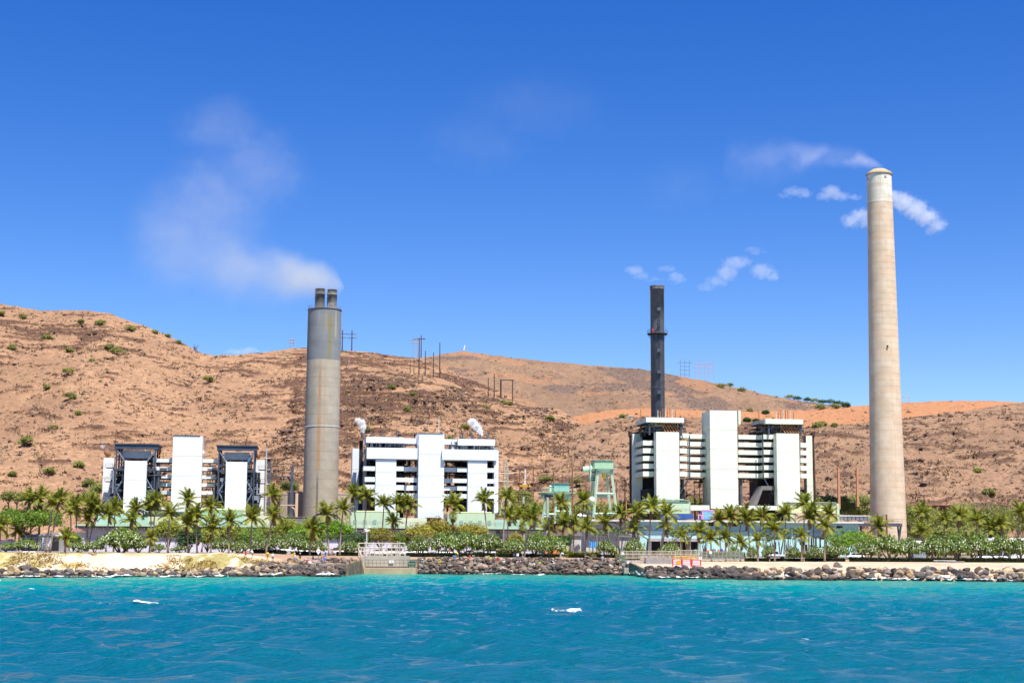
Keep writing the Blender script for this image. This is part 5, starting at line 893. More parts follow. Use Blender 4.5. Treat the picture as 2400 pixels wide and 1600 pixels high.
# screwpines: spiky tufts on thin forked stems
for i, (px, y0, y1, w) in enumerate(((1405, 1237, 1262, 50), (1455, 1230, 1258, 46), (1612, 1222, 1252, 34), (1585, 1242, 1262, 30), (1828, 1242, 1272, 30), (1845, 1236, 1266, 30), (1862, 1232, 1262, 26), (1795, 1234, 1262, 28), (1810, 1248, 1270, 24), (1650, 1250, 1278, 26))):
    Y = 398.; c = P(px, (y0+y1)/2, Y); gz = float(G(c[0], Y)); t = thing('screwpine', uniq(f'spiky blue-green screwpine near {where(px, 0)}'), 'tree', (c[0], Y, gz), 'screwpines before the aqua hall'); q = random.Random(i); rs = np.random.RandomState(i); W_ = w*Y/F/2; H = (y1-y0)*Y/F; zc = c[2]-gz
    hd = [(q.uniform(-1, 1)*W_*.75, q.uniform(-.7, .7)*W_, zc+q.uniform(-.35, .35)*H) for _ in range(9)]; mb = MB(); limbs(mb, (0, 0, -.2), hd, .12, q); link('trunk', mb.mesh('trunk', bark), t); mb = MB()
    for h in hd:
        for k in range(34):
            d = rs.normal(size=3); d[2] = abs(d[2])*.9-.1; d /= np.linalg.norm(d); s = np.cross(d, (0, 0, 1.)); s = s/(np.linalg.norm(s)+1e-6)*.05; L = .9*q.uniform(.7, 1.1); h_ = np.array(h); mb.poly([h_-s, h_+s, h_+d*L*.6+s*.8+np.array((0, 0, .05)), h_+d*L-np.array((0, 0, .22*L))], [(0, 1, 2), (0, 2, 3)])
    link('crown', mb.mesh('crown', Lhala), t)
# --- frangipani shrubs covered in white blossom (shared variants)
def franmesh(seed):
    q = random.Random(seed); lobes = [(0, 0, .52, .66, .6, .46)]+[(.6*math.cos(a), .5*math.sin(a), .45+q.uniform(-.1, .12), .42, .40, .34) for a in (0.2, 1.4, 2.6, 3.7, 5.0)]
    V, Q = crown(lobes, 1500, .085, seed, .6, 1.5, 7, .06); me = npmesh('foliage', V, Q, Lfran, False)
    rs = np.random.RandomState(seed+50); L = np.array(lobes); k = 150; li = rs.randint(0, len(L), k); d = rs.normal(size=(k, 3)); d[:, 2] = np.abs(d[:, 2])*.9-.15*rs.rand(k); d[:, 1] -= .45; d /= np.linalg.norm(d, axis=1)[:, None]; C_ = L[li, :3]+d*L[li, 3:6]*1.04
    V, Q = leafquads(np.repeat(C_, 4, 0)+rs.normal(size=(k*4, 3))*.014, .024, rs, 1., np.repeat(d, 4, 0)*2); bl = npmesh('blossom', V, Q, Lbl, False)
    mb = MB(); limbs(mb, (0, 0, -.1), [(l[0]*.8, l[1]*.8, l[2]*.8) for l in lobes[1:]], .05, q); return me, bl, mb.mesh('stems', bark)
FM = [franmesh(i) for i in range(5)]
FRAN = [(15, 1284, 36, 22), (60, 1280, 62, 30), (185, 1281, 42, 22), (222, 1280, 42, 24), (285, 1265, 84, 56), (325, 1278, 52, 32), (370, 1284, 32, 20), (420, 1286, 36, 16), (520, 1278, 52, 32), (565, 1281, 47, 28), (607, 1277, 46, 34), (650, 1275, 54, 40), (702, 1276, 48, 37), (745, 1280, 42, 27), (820, 1278, 42, 28), (985, 1276, 52, 34), (1040, 1270, 62, 44), (1090, 1270, 62, 44), (1142, 1272, 64, 44), (1205, 1280, 52, 36), (1255, 1276, 52, 38), (1300, 1278, 58, 38), (1424, 1282, 42, 30), (1488, 1278, 44, 30), (1570, 1281, 42, 24), (1720, 1288, 26, 14), (1762, 1288, 24, 14), (1800, 1286, 26, 16), (1858, 1290, 30, 18), (1910, 1287, 32, 18), (1958, 1285, 50, 27), (2030, 1282, 57, 34), (2085, 1277, 67, 42), (2130, 1279, 54, 38), (2190, 1276, 62, 44), (2240, 1275, 62, 44), (2290, 1277, 64, 44), (2340, 1279, 60, 44), (2388, 1283, 54, 46)]
for i, (px, cyy, w, h) in enumerate(FRAN):
    Y = 364. if h > 20 else 360.; k = Y/F; top = P(px, cyy-h/2, Y); gz = float(G(top[0], Y)); H = (top[2]-gz)/.98
    t = thing('frangipani', uniq(f'{"large" if w > 55 else "small" if w < 38 else "medium"} white-flowering frangipani shrub by {where(px, 0)}'), 'shrub', (top[0], Y, gz), 'white-flowering frangipani shrubs'); fo, bl, stm = FM[i % 5]
    sc = (w*k*.60, w*k*.48, max(1.2, H)); rz = (i*1.7) % 6.28
    for nm, me in (('foliage', fo), ('blossom', bl), ('stems', stm)): o = link(nm, me, t, (0, 0, 0), (0, 0, 0), (sc[0]*(1 if i % 2 else -1), sc[1], sc[2])); tag(o, kind='stuff' if nm == 'blossom' else None)
# --- clipped hedge along the path and yellow-green shrubs behind it
def hedge(lab, p0, p1, Y, h, mat, seed, dep=1.2, dens=95):
    rs = np.random.RandomState(seed); x0, x1 = (p0-1200)/F*Y, (p1-1200)/F*Y; n = int((x1-x0)*dens); X = x0+(x1-x0)*rs.rand(n); face = rs.rand(n); Yp = Y+np.where(face < .6, rs.rand(n)*.15, rs.rand(n)*dep); top = h*(.92+.16*vn(X*1.3, X*0, seed)); Z = np.where(face < .6, rs.rand(n)**.8*top, top-.1*rs.rand(n)); gz = G(X, Y+0*X)
    V, Q = leafquads(np.stack((X, Yp, gz+Z), 1), .13, rs, 1.2); cx_ = (x0+x1)/2; g0 = float(G(cx_, Y)); t = thing('hedge', lab, 'hedge', (cx_, Y, g0), 'clipped hedges along the path')
    link('foliage', npmesh('foliage', V-np.array((cx_, Y, g0)), Q, mat, False), t); mb = MB()
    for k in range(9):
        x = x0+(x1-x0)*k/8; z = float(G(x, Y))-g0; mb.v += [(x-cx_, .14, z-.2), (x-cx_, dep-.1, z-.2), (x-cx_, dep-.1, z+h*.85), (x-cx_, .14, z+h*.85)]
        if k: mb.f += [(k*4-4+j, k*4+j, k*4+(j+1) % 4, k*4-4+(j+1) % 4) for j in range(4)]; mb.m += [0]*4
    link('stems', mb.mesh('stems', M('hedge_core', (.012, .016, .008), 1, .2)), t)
for i, (p0, p1, h, m_, lab) in enumerate(((600, 678, .95, Lhedge, 'dark clipped hedge behind the fishing crowd, left piece'), (700, 758, .95, Lhedge, 'dark clipped hedge behind the diamond sign'), (795, 845, .95, Lhedge, 'dark clipped hedge ending at the left intake'), (957, 1164, 1.0, Lhedge, 'long dark clipped hedge in the middle'), (1170, 1232, .9, Lhedge, 'dark clipped hedge by the curved palm'), (1234, 1314, .9, Lhedge, 'dark clipped hedge behind the folding chairs'), (1326, 1398, .8, Lhedge2, 'yellow-green hedge left of the leaning palm trunk'), (1398, 1442, .8, Lhedge, 'short dark hedge behind the standing woman'), (1443, 1500, .8, Lhedge2, 'yellow-green hedge running to the right intake'), (1744, 1800, .7, Lhedge2, 'thin hedge right of the mesh fence'), (1804, 1880, .7, Lhedge, 'low dark hedge in front of the silver pickup'), (1884, 1977, .8, Lhedge, 'low dark hedge before the aqua hall pipes'), (1988, 2110, .95, Lhedge, 'dark hedge beginning at the gap for the white car'), (2110, 2250, .95, Lhedge, 'dark hedge behind the long white bench'), (2250, 2420, 1.0, Lhedge, 'dark hedge at the right edge'))):
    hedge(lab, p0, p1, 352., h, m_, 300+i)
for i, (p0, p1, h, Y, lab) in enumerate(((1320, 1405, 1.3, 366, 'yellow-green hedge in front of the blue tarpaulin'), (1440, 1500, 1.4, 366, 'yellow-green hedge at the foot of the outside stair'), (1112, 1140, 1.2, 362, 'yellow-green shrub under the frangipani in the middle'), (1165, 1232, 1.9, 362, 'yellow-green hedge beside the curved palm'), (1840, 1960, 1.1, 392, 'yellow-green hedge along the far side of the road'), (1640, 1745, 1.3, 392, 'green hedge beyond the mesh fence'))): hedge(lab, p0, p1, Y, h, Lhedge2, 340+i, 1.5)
for px, lab in ((2234, 'left of two rounded yellow shrubs among the palms'), (2255, 'right of two rounded yellow shrubs among the palms')): tree(lab, px, 1252, 1272, 18, 408, Lyel, int(px), 420, .2, name='round_shrub', trunk=False, grp=None, cat='shrub')
# --- feathery scrub behind: right of the tall stack, behind the cranes, at the hill foot
q = random.Random(99); k = 0
for px, y0, y1, w, Y in [(2145, 1195, 1262, 70, 518), (2190, 1188, 1262, 80, 470), (2240, 1192, 1262, 80, 462), (2290, 1184, 1262, 90, 478), (2345, 1186, 1262, 90, 470), (2395, 1188, 1262, 80, 474), (2130, 1176, 1230, 50, 505), (2175, 1178, 1235, 60, 520), (2265, 1172, 1230, 80, 530), (2330, 1178, 1230, 80, 540), (2385, 1176, 1230, 70, 528), (2215, 1226, 1268, 70, 438), (2160, 1228, 1268, 60, 440), (2275, 1228, 1268, 70, 436), (2330, 1232, 1270, 60, 440), (1215, 1143, 1185, 80, 515), (1250, 1168, 1215, 70, 500), (1195, 1172, 1220, 60, 498), (1300, 1170, 1215, 70, 520), (1350, 1172, 1215, 60, 515), (1405, 1170, 1212, 90, 520), (1462, 1166, 1212, 50, 512), (1640, 1162, 1190, 70, 520), (1930, 1152, 1192, 70, 525), (1965, 1156, 1196, 60, 520), (2015, 1150, 1196, 70, 525), (20, 1150, 1172, 30, 540), (40, 1152, 1172, 40, 545), (210, 1148, 1180, 40, 540), (228, 1128, 1156, 36, 545), (680, 1125, 1150, 40, 535)]:
    tree(uniq(f'feathery pale tree {"upslope" if Y > 500 else "on flat ground"} near {where(px, 0)}'), px, y0, y1+8, w*1.2, Y, Lscrub, 700+k, int(1250+w*19), .32, name='scrub_tree', grp='feathery scrub trees', shell=.3); k += 1
# --- bushes on the hillside, each where the photograph has one
for px, py, w in ((108, 793, 22), (30, 815, 24), (115, 790, 18), (163, 820, 22), (190, 755, 20), (234, 757, 24), (309, 772, 24), (275, 826, 36), (258, 815, 24), (166, 873, 26), (180, 931, 30), (118, 907, 18), (199, 966, 12), (142, 1002, 16), (80, 1040, 42), (206, 1092, 28), (140, 1107, 28), (53, 1112, 18), (228, 1136, 30), (365, 777, 14), (392, 785, 12), (492, 892, 28), (420, 800, 12), (220, 843, 12), (55, 742, 18), (5, 735, 18), (970, 923, 16), (917, 908, 18), (955, 958, 16), (1135, 955, 20), (1290, 980, 20), (1092, 1002, 22), (1057, 1030, 22), (860, 1005, 22), (1460, 974, 14), (1180, 862, 14), (1195, 918, 12), (1280, 1130, 36), (1350, 1132, 26)):
    p = hpos(HN[:2] if px < 1300 else HN, px, py+5); k_ = p[1]/F; gz = p[2]; t = thing('hillside_bush', uniq(f'green bush {"high" if py < 900 else "low"} uphill of {where(px, 0)}'), 'bush', tuple(map(float, p)), 'green bushes on the dry hillside'); s = int(px*7+py); qq = random.Random(s); W_ = w*k_/2; H = W_*1.15
    lobes = [(0, 0, H*.6, W_*.6, W_*.6, H*.36)]+[(W_*qq.uniform(.4, .85)*math.cos(a), W_*.5*math.sin(a), H*.5+qq.uniform(-.25, .22)*H, W_*qq.uniform(.25, .5), W_*.4, H*qq.uniform(.16, .32)) for a in (0, 1.3, 2.5, 3.4, 5.1)]
    V, Q = crown(lobes, 700+26*w, .30, s, .3, 1.2, 6, .42); link('crown', npmesh('crown', V, Q, Lbush, False), t); mb = MB(); limbs(mb, (0, 0, -.4), [(l[0]*.7, l[1]*.7, l[2]) for l in lobes], .14, qq); link('trunk', mb.mesh('trunk', bark), t)
for px, py, w, dk in ((1690, 906, 22, 0), (1712, 900, 16, 0), (1752, 903, 14, 1), (1773, 905, 14, 1), (1740, 915, 20, 0), (1812, 918, 24, 0), (1832, 922, 26, 0), (1850, 928, 22, 0), (1870, 932, 18, 1), (1892, 936, 20, 1), (1910, 940, 22, 0), (1930, 944, 22, 1), (1948, 946, 26, 1), (1966, 948, 24, 1), (1984, 950, 20, 1), (1923, 952, 24, 0), (1960, 954, 18, 0), (1795, 968, 14, 1), (1757, 962, 9, 0), (1930, 995, 12, 0), (1915, 999, 22, 0), (1955, 997, 10, 0), (2055, 1108, 16, 0), (2310, 1158, 26, 0), (2290, 1105, 16, 0)):
    p = hpos(HN[2:], px, py+2); k_ = p[1]/F; t = thing('ridge_shrub', uniq(f'{"dark" if dk else "olive"} shrub on the {"ridge" if py < 955 else "slope"} above {where(px, 0)}'), 'bush', tuple(map(float, p)), 'shrubs along the right-hand ridge'); s = int(px*3+py); W_ = w*k_/2
    V, Q = crown([(0, 0, W_*.5, W_, W_, W_*.6), (W_*.5, 0, W_*.35, W_*.6, W_*.6, W_*.45), (-W_*.6, 0, W_*.4, W_*.6, W_*.6, W_*.45)], 900, .42, s, .3, 1.2, 6, .5); link('crown', npmesh('crown', V, Q, Ldark if dk else Lbush, False), t); mb = MB(); limbs(mb, (0, 0, -.6), [(W_*.5, 0, W_*.5), (-W_*.5, 0, W_*.4), (0, 0, W_*.7)], .2, random.Random(s)); link('stems', mb.mesh('stems', bark), t)
# small dead tree on the skyline of the left hill
p = hpos(HN[:1], 457, 822); t = thing('bare_tree', 'small leafless tree standing on the skyline of the left hill', 'tree', tuple(map(float, p))); mb = MB(); limbs(mb, (0, 0, -.5), [(q.uniform(-2.5, 2.5), q.uniform(-1, 1), q.uniform(2.5, 5)) for _ in range(14)], .18, q); link('branches', mb.mesh('branches', bark), t)
# --- dry tufts, twiggy scrub and loose rocks: nobody could count them
def scatter(name, keys, n, size, mat, seed, rocky, flat=.7, tmin=.02, facing=True):
    rs = np.random.RandomState(seed); VV = []; QQ = []; o = 0
    for key, nn in zip(keys, n):
        px, X, Y, Z, T = HILLS[key]; cols = np.where((px > -285) & (px < 2745))[0]; rows = np.where((T < .995) & (T > tmin))[0]
        j = rs.choice(cols, nn*3); i = rs.choice(rows, nn*3); 
        w = fbm(X[i, j]/14, Z[i, j]/5, seed, 4); keep = np.argsort(-w*(1 if rocky else -1)+rs.rand(nn*3)*.35)[:nn]; i = i[keep]; j = j[keep]
        C_ = np.stack((X[i, j], Y[i, j], Z[i, j]), 1)+rs.normal(size=(nn, 3))*np.array((.3, .2, 0)); s = size*(.5+rs.rand(nn)**3*1.8)
        if rocky:
            base = np.array([(1, 0, 0), (0, 1, 0), (-1, 0, 0), (0, -1, 0), (0, 0, .8), (0, 0, -.6)]); f = np.array([(0, 1, 4), (1, 2, 4), (2, 3, 4), (3, 0, 4), (1, 0, 5), (2, 1, 5), (3, 2, 5), (0, 3, 5)])
            V = C_[:, None]+base[None]*s[:, None, None]*(.6+.8*rs.rand(nn, 6, 1))*np.array((1.3, 1, .75)); VV.append(V.reshape(-1, 3)); QQ.append((f[None]+6*np.arange(nn)[:, None, None]).reshape(-1, 3)+o); o += nn*6
        else:
            k = 7; d = rs.normal(size=(nn, k, 3)); d[..., 2] = np.abs(d[..., 2])+.35; d /= np.linalg.norm(d, axis=2)[..., None]; sd_ = np.cross(d, rs.normal(size=(nn, k, 3))); sd_ /= np.linalg.norm(sd_, axis=2)[..., None]; b0 = C_[:, None]+rs.normal(size=(nn, k, 3))*s[:, None, None]*np.array((.4, .3, .05))
            V = np.stack((b0-sd_*s[:, None, None]*.22, b0+sd_*s[:, None, None]*.22, b0+d*s[:, None, None]), 2); VV.append(V.reshape(-1, 3)); QQ.append(np.arange(nn*k*3).reshape(-1, 3)+o); o += nn*k*3
    return tag(link(name, npmesh(name, np.concatenate(VV), np.concatenate(QQ), mat, False)), kind='stuff')
rockm = leafmat('hill_rock', (.055, .036, .027), (.17, .105, .068), 0); dryt = leafmat('dry_grass_tuft', (.30, .19, .11), (.50, .32, .17), .15); greyt = leafmat('grey_scrub', (.14, .095, .065), (.26, .17, .11), .1)
tag(scatter('green_scrub', HN, (520, 160, 160, 30, 150), .7, Lbush, 7, False), 'small olive green plants sprinkled over the hillside', 'scrub'); tag(scatter('hill_rocks', HN, (5200, 6800, 1500, 300, 3600), .6, rockm, 1, True), 'dark loose rocks strewn over the hillside', 'rocks')
tag(scatter('dry_grass', HN, (6500, 4200, 1800, 300, 3600), .8, dryt, 2, False), 'dry straw coloured grass tufts on the hillside', 'grass'); tag(scatter('dry_scrub', HN, (4200, 3800, 2600, 260, 3600), .85, greyt, 3, False), 'grey leafless scrub on the hillside', 'scrub')
# ---------------------------------------------------------------- boulders along the shore
def rockmesh(seed):
    bm = bmesh.new(); bmesh.ops.create_icosphere(bm, subdivisions=2, radius=1); rs = np.random.RandomState(seed); pl_ = [(d/np.linalg.norm(d), .52+.3*rs.rand()) for d in rs.normal(size=(13, 3))]
    for v in bm.verts:
        p = np.array(v.co); r = 1.0
        for d, h in pl_:
            k = p@d
            if k > h: p = p-d*(k-h)*.99
        p *= 1.12+.06*(float(vn(p[0]*2.2+seed, p[1]*2.2+p[2]*1.7, seed))-.5); v.co = p
    me = bpy.data.meshes.new('boulder'); bm.to_mesh(me); bm.free(); me.polygons.foreach_set('use_smooth', [False]*len(me.polygons)); return me
def rockmat(name, c1, c2):
    m, t, n, l, b = nt(name); co = n.new('ShaderNodeTexCoord').outputs['Object']; gp = n.new('ShaderNodeNewGeometry').outputs['Position']; oi = n.new('ShaderNodeObjectInfo')
    f = noi(n, l, co, 2.2, 6, .7); c = mixc(n, l, rmp(n, l, oi.outputs['Random'], 0, 1), c1, c2); c = mixc(n, l, rmp(n, l, f, .35, .68, 0, .7), c, mixc(n, l, 1., c, (.5, .48, .46), 'MULTIPLY'))
    sp = n.new('ShaderNodeSeparateXYZ'); l.new(gp, sp.inputs[0]); ad = n.new('ShaderNodeMath'); ad.operation = 'ADD'; l.new(sp.outputs[2], ad.inputs[0]); l.new(f, ad.inputs[1])
    c = mixc(n, l, rmp(n, l, ad.outputs[0], .75, 1.35, 1, 0), c, (.022, .020, .018)); l.new(c, b.inputs['Base Color']); b.inputs['Roughness'].default_value = .85; b.inputs['Specular IOR Level'].default_value = .25
    bp = n.new('ShaderNodeBump'); bp.inputs['Distance'].default_value = .15; bp.inputs['Strength'].default_value = .6; l.new(f, bp.inputs['Height']); l.new(bp.outputs[0], b.inputs['Normal']); return m
RK = {'b': rockmat('basalt_boulder', (.085, .066, .054), (.21, .156, .118)), 'd': rockmat('dark_basalt_boulder', (.045, .040, .040), (.11, .092, .085)), 't': rockmat('coral_boulder', (.36, .25, .13), (.50, .38, .24)), 'p': rockmat('pale_pink_boulder', (.34, .235, .18), (.46, .36, .28)), 'g': rockmat('grey_boulder', (.13, .117, .105), (.23, .205, .175))}
RM = []
for i in range(9): me = rockmesh(i); me.materials.append(RK['b']); RM.append(me)
def bank(name, lab, X0, X1, d0, d1, size, mix, n, seed, lift=.25, cov=.9, small=0):
    q = random.Random(seed); x = (X0+X1)/2; t = thing(name, lab, 'rock bank', (x, float(shore(x)), 0)); L = Vector(t.location); pts = []; tries = 0
    while len(pts) < n and tries < n*60:
        tries += 1; X = q.uniform(X0, X1); f = q.random(); d = d0+(d1-d0)*f; s = size*(.55+q.random()**2*.95)*(1.0 if f < .75 else .8)
        if any((X-a)**2+((d-b)*1.25)**2 < ((s+c)*cov*.62)**2 for a, b, c, *_ in pts): continue
        pts.append((X, d, s, f))
    for X, d, s, f in pts:
        Y = float(shore(X))+d; z = float(G(X, Y)); k = q.choices([m for m, _ in mix], [w for _, w in mix])[0]
        if k in 'tp' and f < .2 and q.random() < .5: k = 'd'
        o = link('boulder', RM[q.randrange(9)], t, (X-L.x, Y-L.y, z+s*lift), (q.uniform(-.5, .5), q.uniform(-.5, .5), q.uniform(0, 6.28)), (s*q.uniform(.85, 1.3), s*q.uniform(.8, 1.15), s*q.uniform(.6, .95)))
        slot(o, [RK[k]])
    if small:
        V = []; Fq = []; o_ = 0
        for _ in range(small):
            X = q.uniform(X0, X1); d = d0+(d1-d0)*q.random(); Y = float(shore(X))+d; z = float(G(X, Y)); s = size*q.uniform(.1, .28); b = [(1, 0, 0), (0, 1, 0), (-1, 0, 0), (0, -1, 0), (0, 0, .8), (0, 0, -.6)]
            V += [(X-L.x+a*s*q.uniform(.7, 1.4), Y-L.y+c*s*q.uniform(.7, 1.3), z+e*s*q.uniform(.7, 1.2)) for a, c, e in b]; Fq += [(i+o_, j+o_, k+o_) for i, j, k in ((0, 1, 4), (1, 2, 4), (2, 3, 4), (3, 0, 4), (1, 0, 5), (2, 1, 5), (3, 2, 5), (0, 3, 5))]; o_ += 6
        me = npmesh('stones', np.array(V), np.array(Fq), RK['g'], False); tag(link('stones', me, t), kind='stuff')
    return t
bank('rock_bank', 'low strip of dark and tan rocks below the sand bluff', -93, -49, -1.2, 8.8, .68, (('g', 4), ('d', 3), ('t', 2), ('b', 2)), 299, 1, .2, .5, 1200)
bank('rock_bank', 'tumbled grey rocks below the dry grass slope', -49, -40, -1.2, 9.5, .6, (('g', 4), ('b', 3), ('d', 3), ('t', 2)), 150, 2, .2, .75, 120)
bank('rock_bank', 'dark basalt rock wall below the fishing crowd', -41, -32.4, -1.2, 8, .62, (('d', 5), ('b', 4), ('g', 2)), 190, 3, .25, .8, 60)
bank('rock_bank', 'upper brown rocks behind the fishing crowd', -44, -32.2, 14.5, 20, .55, (('b', 6), ('p', 1)), 90, 4, .2, .85)
bank('rock_bank', 'neatly fitted brown boulder wall right of the left intake', -20, 2.3, -.3, 8.2, .62, (('b', 7), ('d', 2), ('p', 1), ('g', 1)), 290, 5, .28, .78, 60)
bank('rock_bank', 'brown boulder wall running up to the right intake', 2.3, 24.6, -.3, 8.2, .64, (('b', 7), ('d', 1), ('p', 1), ('g', 1)), 290, 15, .28, .78, 60)
bank('rock_bank', 'dark breakwater tip right of the right intake', 26.3, 47, -1, 9.5, .68, (('d', 7), ('b', 3)), 290, 6, .32, .72, 60)
bank('rock_bank', 'loose dark and tan boulders in front of the pale sand', 47, 97, -1, 9, .85, (('d', 4), ('b', 4), ('t', 3), ('p', 2), ('g', 2)), 290, 7, .25, .78, 300)
for px, py, s, k, lab in ((62, 1341, 1.7, 't', 'large tan boulder at the foot of the bluff'), (88, 1338, 1.9, 'd', 'largest dark boulder at the foot of the bluff'), (52, 1330, 1.0, 'p', 'pale pink block above the tan boulder'), (76, 1337, 1.4, 'd', 'dark boulder between the tan and the largest dark boulder'), (577, 1344, .9, 't', 'egg-shaped tan boulder at the waterline'), (520, 1339, 1.1, 't', 'tan slab among grey rocks'), (1952, 1326, 1.3, 'g', 'single dark grey boulder standing up on the sand'), (1922, 1352, 1.25, 't', 'tan boulder at the waterline in the right rock bank'), (1853, 1346, 1.2, 't', 'tan triangular boulder in the right rock bank'), (2092, 1347, 1.5, 't', 'tan block in the right rock bank'), (2116, 1348, 1.1, 't', 'tan wedge beside the tan block'), (2372, 1349, 1.5, 't', 'tan boulder near the right edge'), (1352, 1342, .8, 't', 'pale chip among the brown boulder wall'), (1380, 1340, 1.0, 'p', 'reddish boulder low in the brown boulder wall')):
    p = gpix(px, py+3); o = link('boulder', RM[int(px) % 9], None, (p[0], p[1]-.3, p[2]+s*.25), (.2, .3, px % 6), (s*.8, s*.75, s*.6)); slot(o, [RK[k]]); tag(o, lab, 'boulder', 'single boulders that stand out')
# creeper tufts on the bluff
rs = np.random.RandomState(5); n_ = 9000; X = rs.uniform(-92, -40, n_); D = rs.uniform(8, 24, n_); Y = shore(X)+D; w = fbm(X/9, Y/5, 15, 4); keep = (w+rs.normal(size=n_)*.05) > .64; keep |= (X > -66) & (D < 20) & (D > 10) & (fbm(X/3, Y/3, 4, 3) > .5); keep |= (X < -78) & (D > 12) & (fbm(X/3, Y/3, 6, 3) > .58)
X, Y = X[keep], Y[keep]; Z = G(X, Y); V, Q = leafquads(np.stack((X, Y, Z+.08), 1), .2, rs, 1.4, np.tile((0, -.5, .8), (len(X), 1)))
tag(link('creeper', npmesh('creeper', V, Q, leafmat('creeper_leaf', (.20, .16, .03), (.38, .20, .06), .2), False)), 'ochre and green creeper spreading over the sand bluff', 'creeper', kind='stuff')
# ---------------------------------------------------------------- intake structures
def wbox(t, name, px0, py0, px1, py1, Y, dep, mat, **k):
    p, q = P(px0, py0, Y), P(px1, py1, Y); return MB().box(p[0], q[0], Y, Y+dep, q[2], p[2]).build(name, mat, t, **k)
fence_m = M('fence_post_cream', (.52, .46, .36), .6, .1); meshg = M('green_mesh', (.15, .22, .17), .8, .1)
t = thing('water_intake', 'left concrete water intake with a pipe frame on top', 'intake', (float(P(905, 1344, 330)[0]), 330, 0))
wbox(t, 'front_sill', 853, 1330.5, 974, 1350, 329.5, 4, tanconc)
for i, (a, b_) in enumerate(((854, 876), (876.4, 898), (898.4, 919), (919.4, 940), (940.4, 958))): wbox(t, 'wall_slab', a, 1302, b_, 1331, 333.6, 3, conc)
wbox(t, 'sign_plate', 911.5, 1311.5, 922.5, 1320, 333.4, .1, M('sign_white', (.72, .72, .70), .5, .05)); wbox(t, 'side_wall', 958.6, 1310, 974, 1331, 333.2, 4, meshg); wbox(t, 'side_wall', 845, 1304, 853, 1350, 331, 30, conc)
mbp = MB(); p0, p1 = P(855, 1311, 333), P(973, 1311, 333)
for z in (1311, 1319): a, b_ = P(855, z, 333), P(973, z, 333); mbp.bar(a, b_, .08)
for k in range(14): x = 855+118*k/13; mbp.bar(P(x, 1311, 333), P(x, 1330.5, 333), .07)
mbp.build('guard_rail', M('rail_green', (.13, .18, .15), .6, .1), t)
for Yk, r_ in ((335.5, .09), (341, .08)):
    for x in (841, 856, 867, 878, 890, 896, 907, 918, 928, 932, 937, 949): top = 1272 if x < 950 else 1280; MB().bar(P(x, top-(4 if x in (856, 932, 937) else 0), Yk), P(x, 1303, Yk), r_*2).build('frame_post', fence_m, t)
    for y in (1272.5, 1283, 1291.5): MB().bar(P(840, y, Yk), P(949 if y != 1291.5 else 957, y, Yk), r_*1.7).build('frame_rail', fence_m, t)
for x in (840, 893, 949): MB().bar(P(x, 1272.5, 335.5), P(x, 1272.5, 341), .14).build('frame_rail', fence_m, t)
mbp = MB(); a, b_ = P(838.5, 1283, 336), P(850, 1332, 312)
for k in range(5): f = k/4; mbp.bar(P(839+10*f, 1283+22*f, 336-10*f), P(843+10*f, 1302+28*f, 336-10*f), .12)
mbp.bar(P(839, 1283, 336), P(849, 1305, 326), .1).bar(P(843, 1302, 336), P(853, 1330, 326), .1); mbp.build('wing_fence', fence_m, t)
t = thing('floodlight_pole', 'white pole with small lamps beside the left intake', 'lamp post', tuple(P(859, 1300, 345)-np.array((0, 0, .3)))); L = Vector(t.location); tp = P(860, 1233, 345)
link('post', MB().tube([(0, 0, 0), tuple(Vector(tp)-L)], [.16, .1], 7).mesh('post', M('pole_white', (.6, .6, .58), .6, .06)), t)
for dx, y in ((-3.5, 1240), (4, 1242), (-2.5, 1244), (6, 1234), (2, 1244)): c = Vector(P(860+dx, y, 345))-L; link('lamp', MB().lathe([(.05, .15), (.22, .05), (.26, -.12), (0, -.14)], 8).mesh('lamp', white), t, tuple(c))
t = thing('water_intake', 'right concrete water intake beside the red and white barriers', 'intake', (float(P(1500, 1344, 327)[0]), 327, 0))
wbox(t, 'front_sill', 1463, 1330, 1546, 1343.5, 326.5, 4, conc); wbox(t, 'footing', 1464, 1343.5, 1478, 1352, 326.8, 3.6, tanconc); wbox(t, 'footing', 1484, 1343.5, 1500, 1352, 326.8, 3.6, tanconc); wbox(t, 'footing', 1512, 1343.5, 1540, 1352, 326.8, 3.6, conc)
for a, b_ in ((1514, 1535), (1535.4, 1556), (1556.4, 1577)): wbox(t, 'wall_slab', a, 1306.5, b_, 1331, 333, 4, M('slab_grey', (.30, .27, .25), .9, .12))
wbox(t, 'wall_slab', 1465, 1312, 1513.6, 1331, 336, 3, conc)
mbp = MB()
for y in (1312, 1320): mbp.bar(P(1465, y, 328), P(1577, y, 328), .08)
for k in range(16): x = 1465+112*k/15; mbp.bar(P(x, 1312, 328), P(x, 1330, 328), .07)
mbp.build('guard_rail', gsteel, t)
def clfence(lab, px0, px1, y0, y1, Y, n, mat, mesh=True, dens=.9):
    c = P((px0+px1)/2, y1, Y); t = thing('chain_link_fence', lab, 'fence', tuple(c)); 
    for k in range(n+1): x = px0+(px1-px0)*k/n; MB().bar(P(x, y0, Y), P(x, y1+2, Y), .11).build('post', mat, t)
    for y in (y0, (y0+y1)/2, y1): MB().bar(P(px0, y, Y), P(px1, y, Y), .08).build('rail', mat, t)
    if mesh:
        mb = MB(); a, b_ = P(px0, y0, Y), P(px1, y1, Y); st = .3; w = b_[0]-a[0]; h = a[2]-b_[2]; k = -h
        while k < w:
            xa, xb = max(0, k), min(w, k+h); mb.bar((a[0]+xa, Y+.03, b_[2]+xa-k), (a[0]+xb, Y+.03, b_[2]+xb-k), .03); mb.bar((a[0]+xa, Y+.04, a[2]-(xa-k)), (a[0]+xb, Y+.04, a[2]-(xb-k)), .03); k += st
        mb.build('wire_mesh', mat, t, kind='stuff')
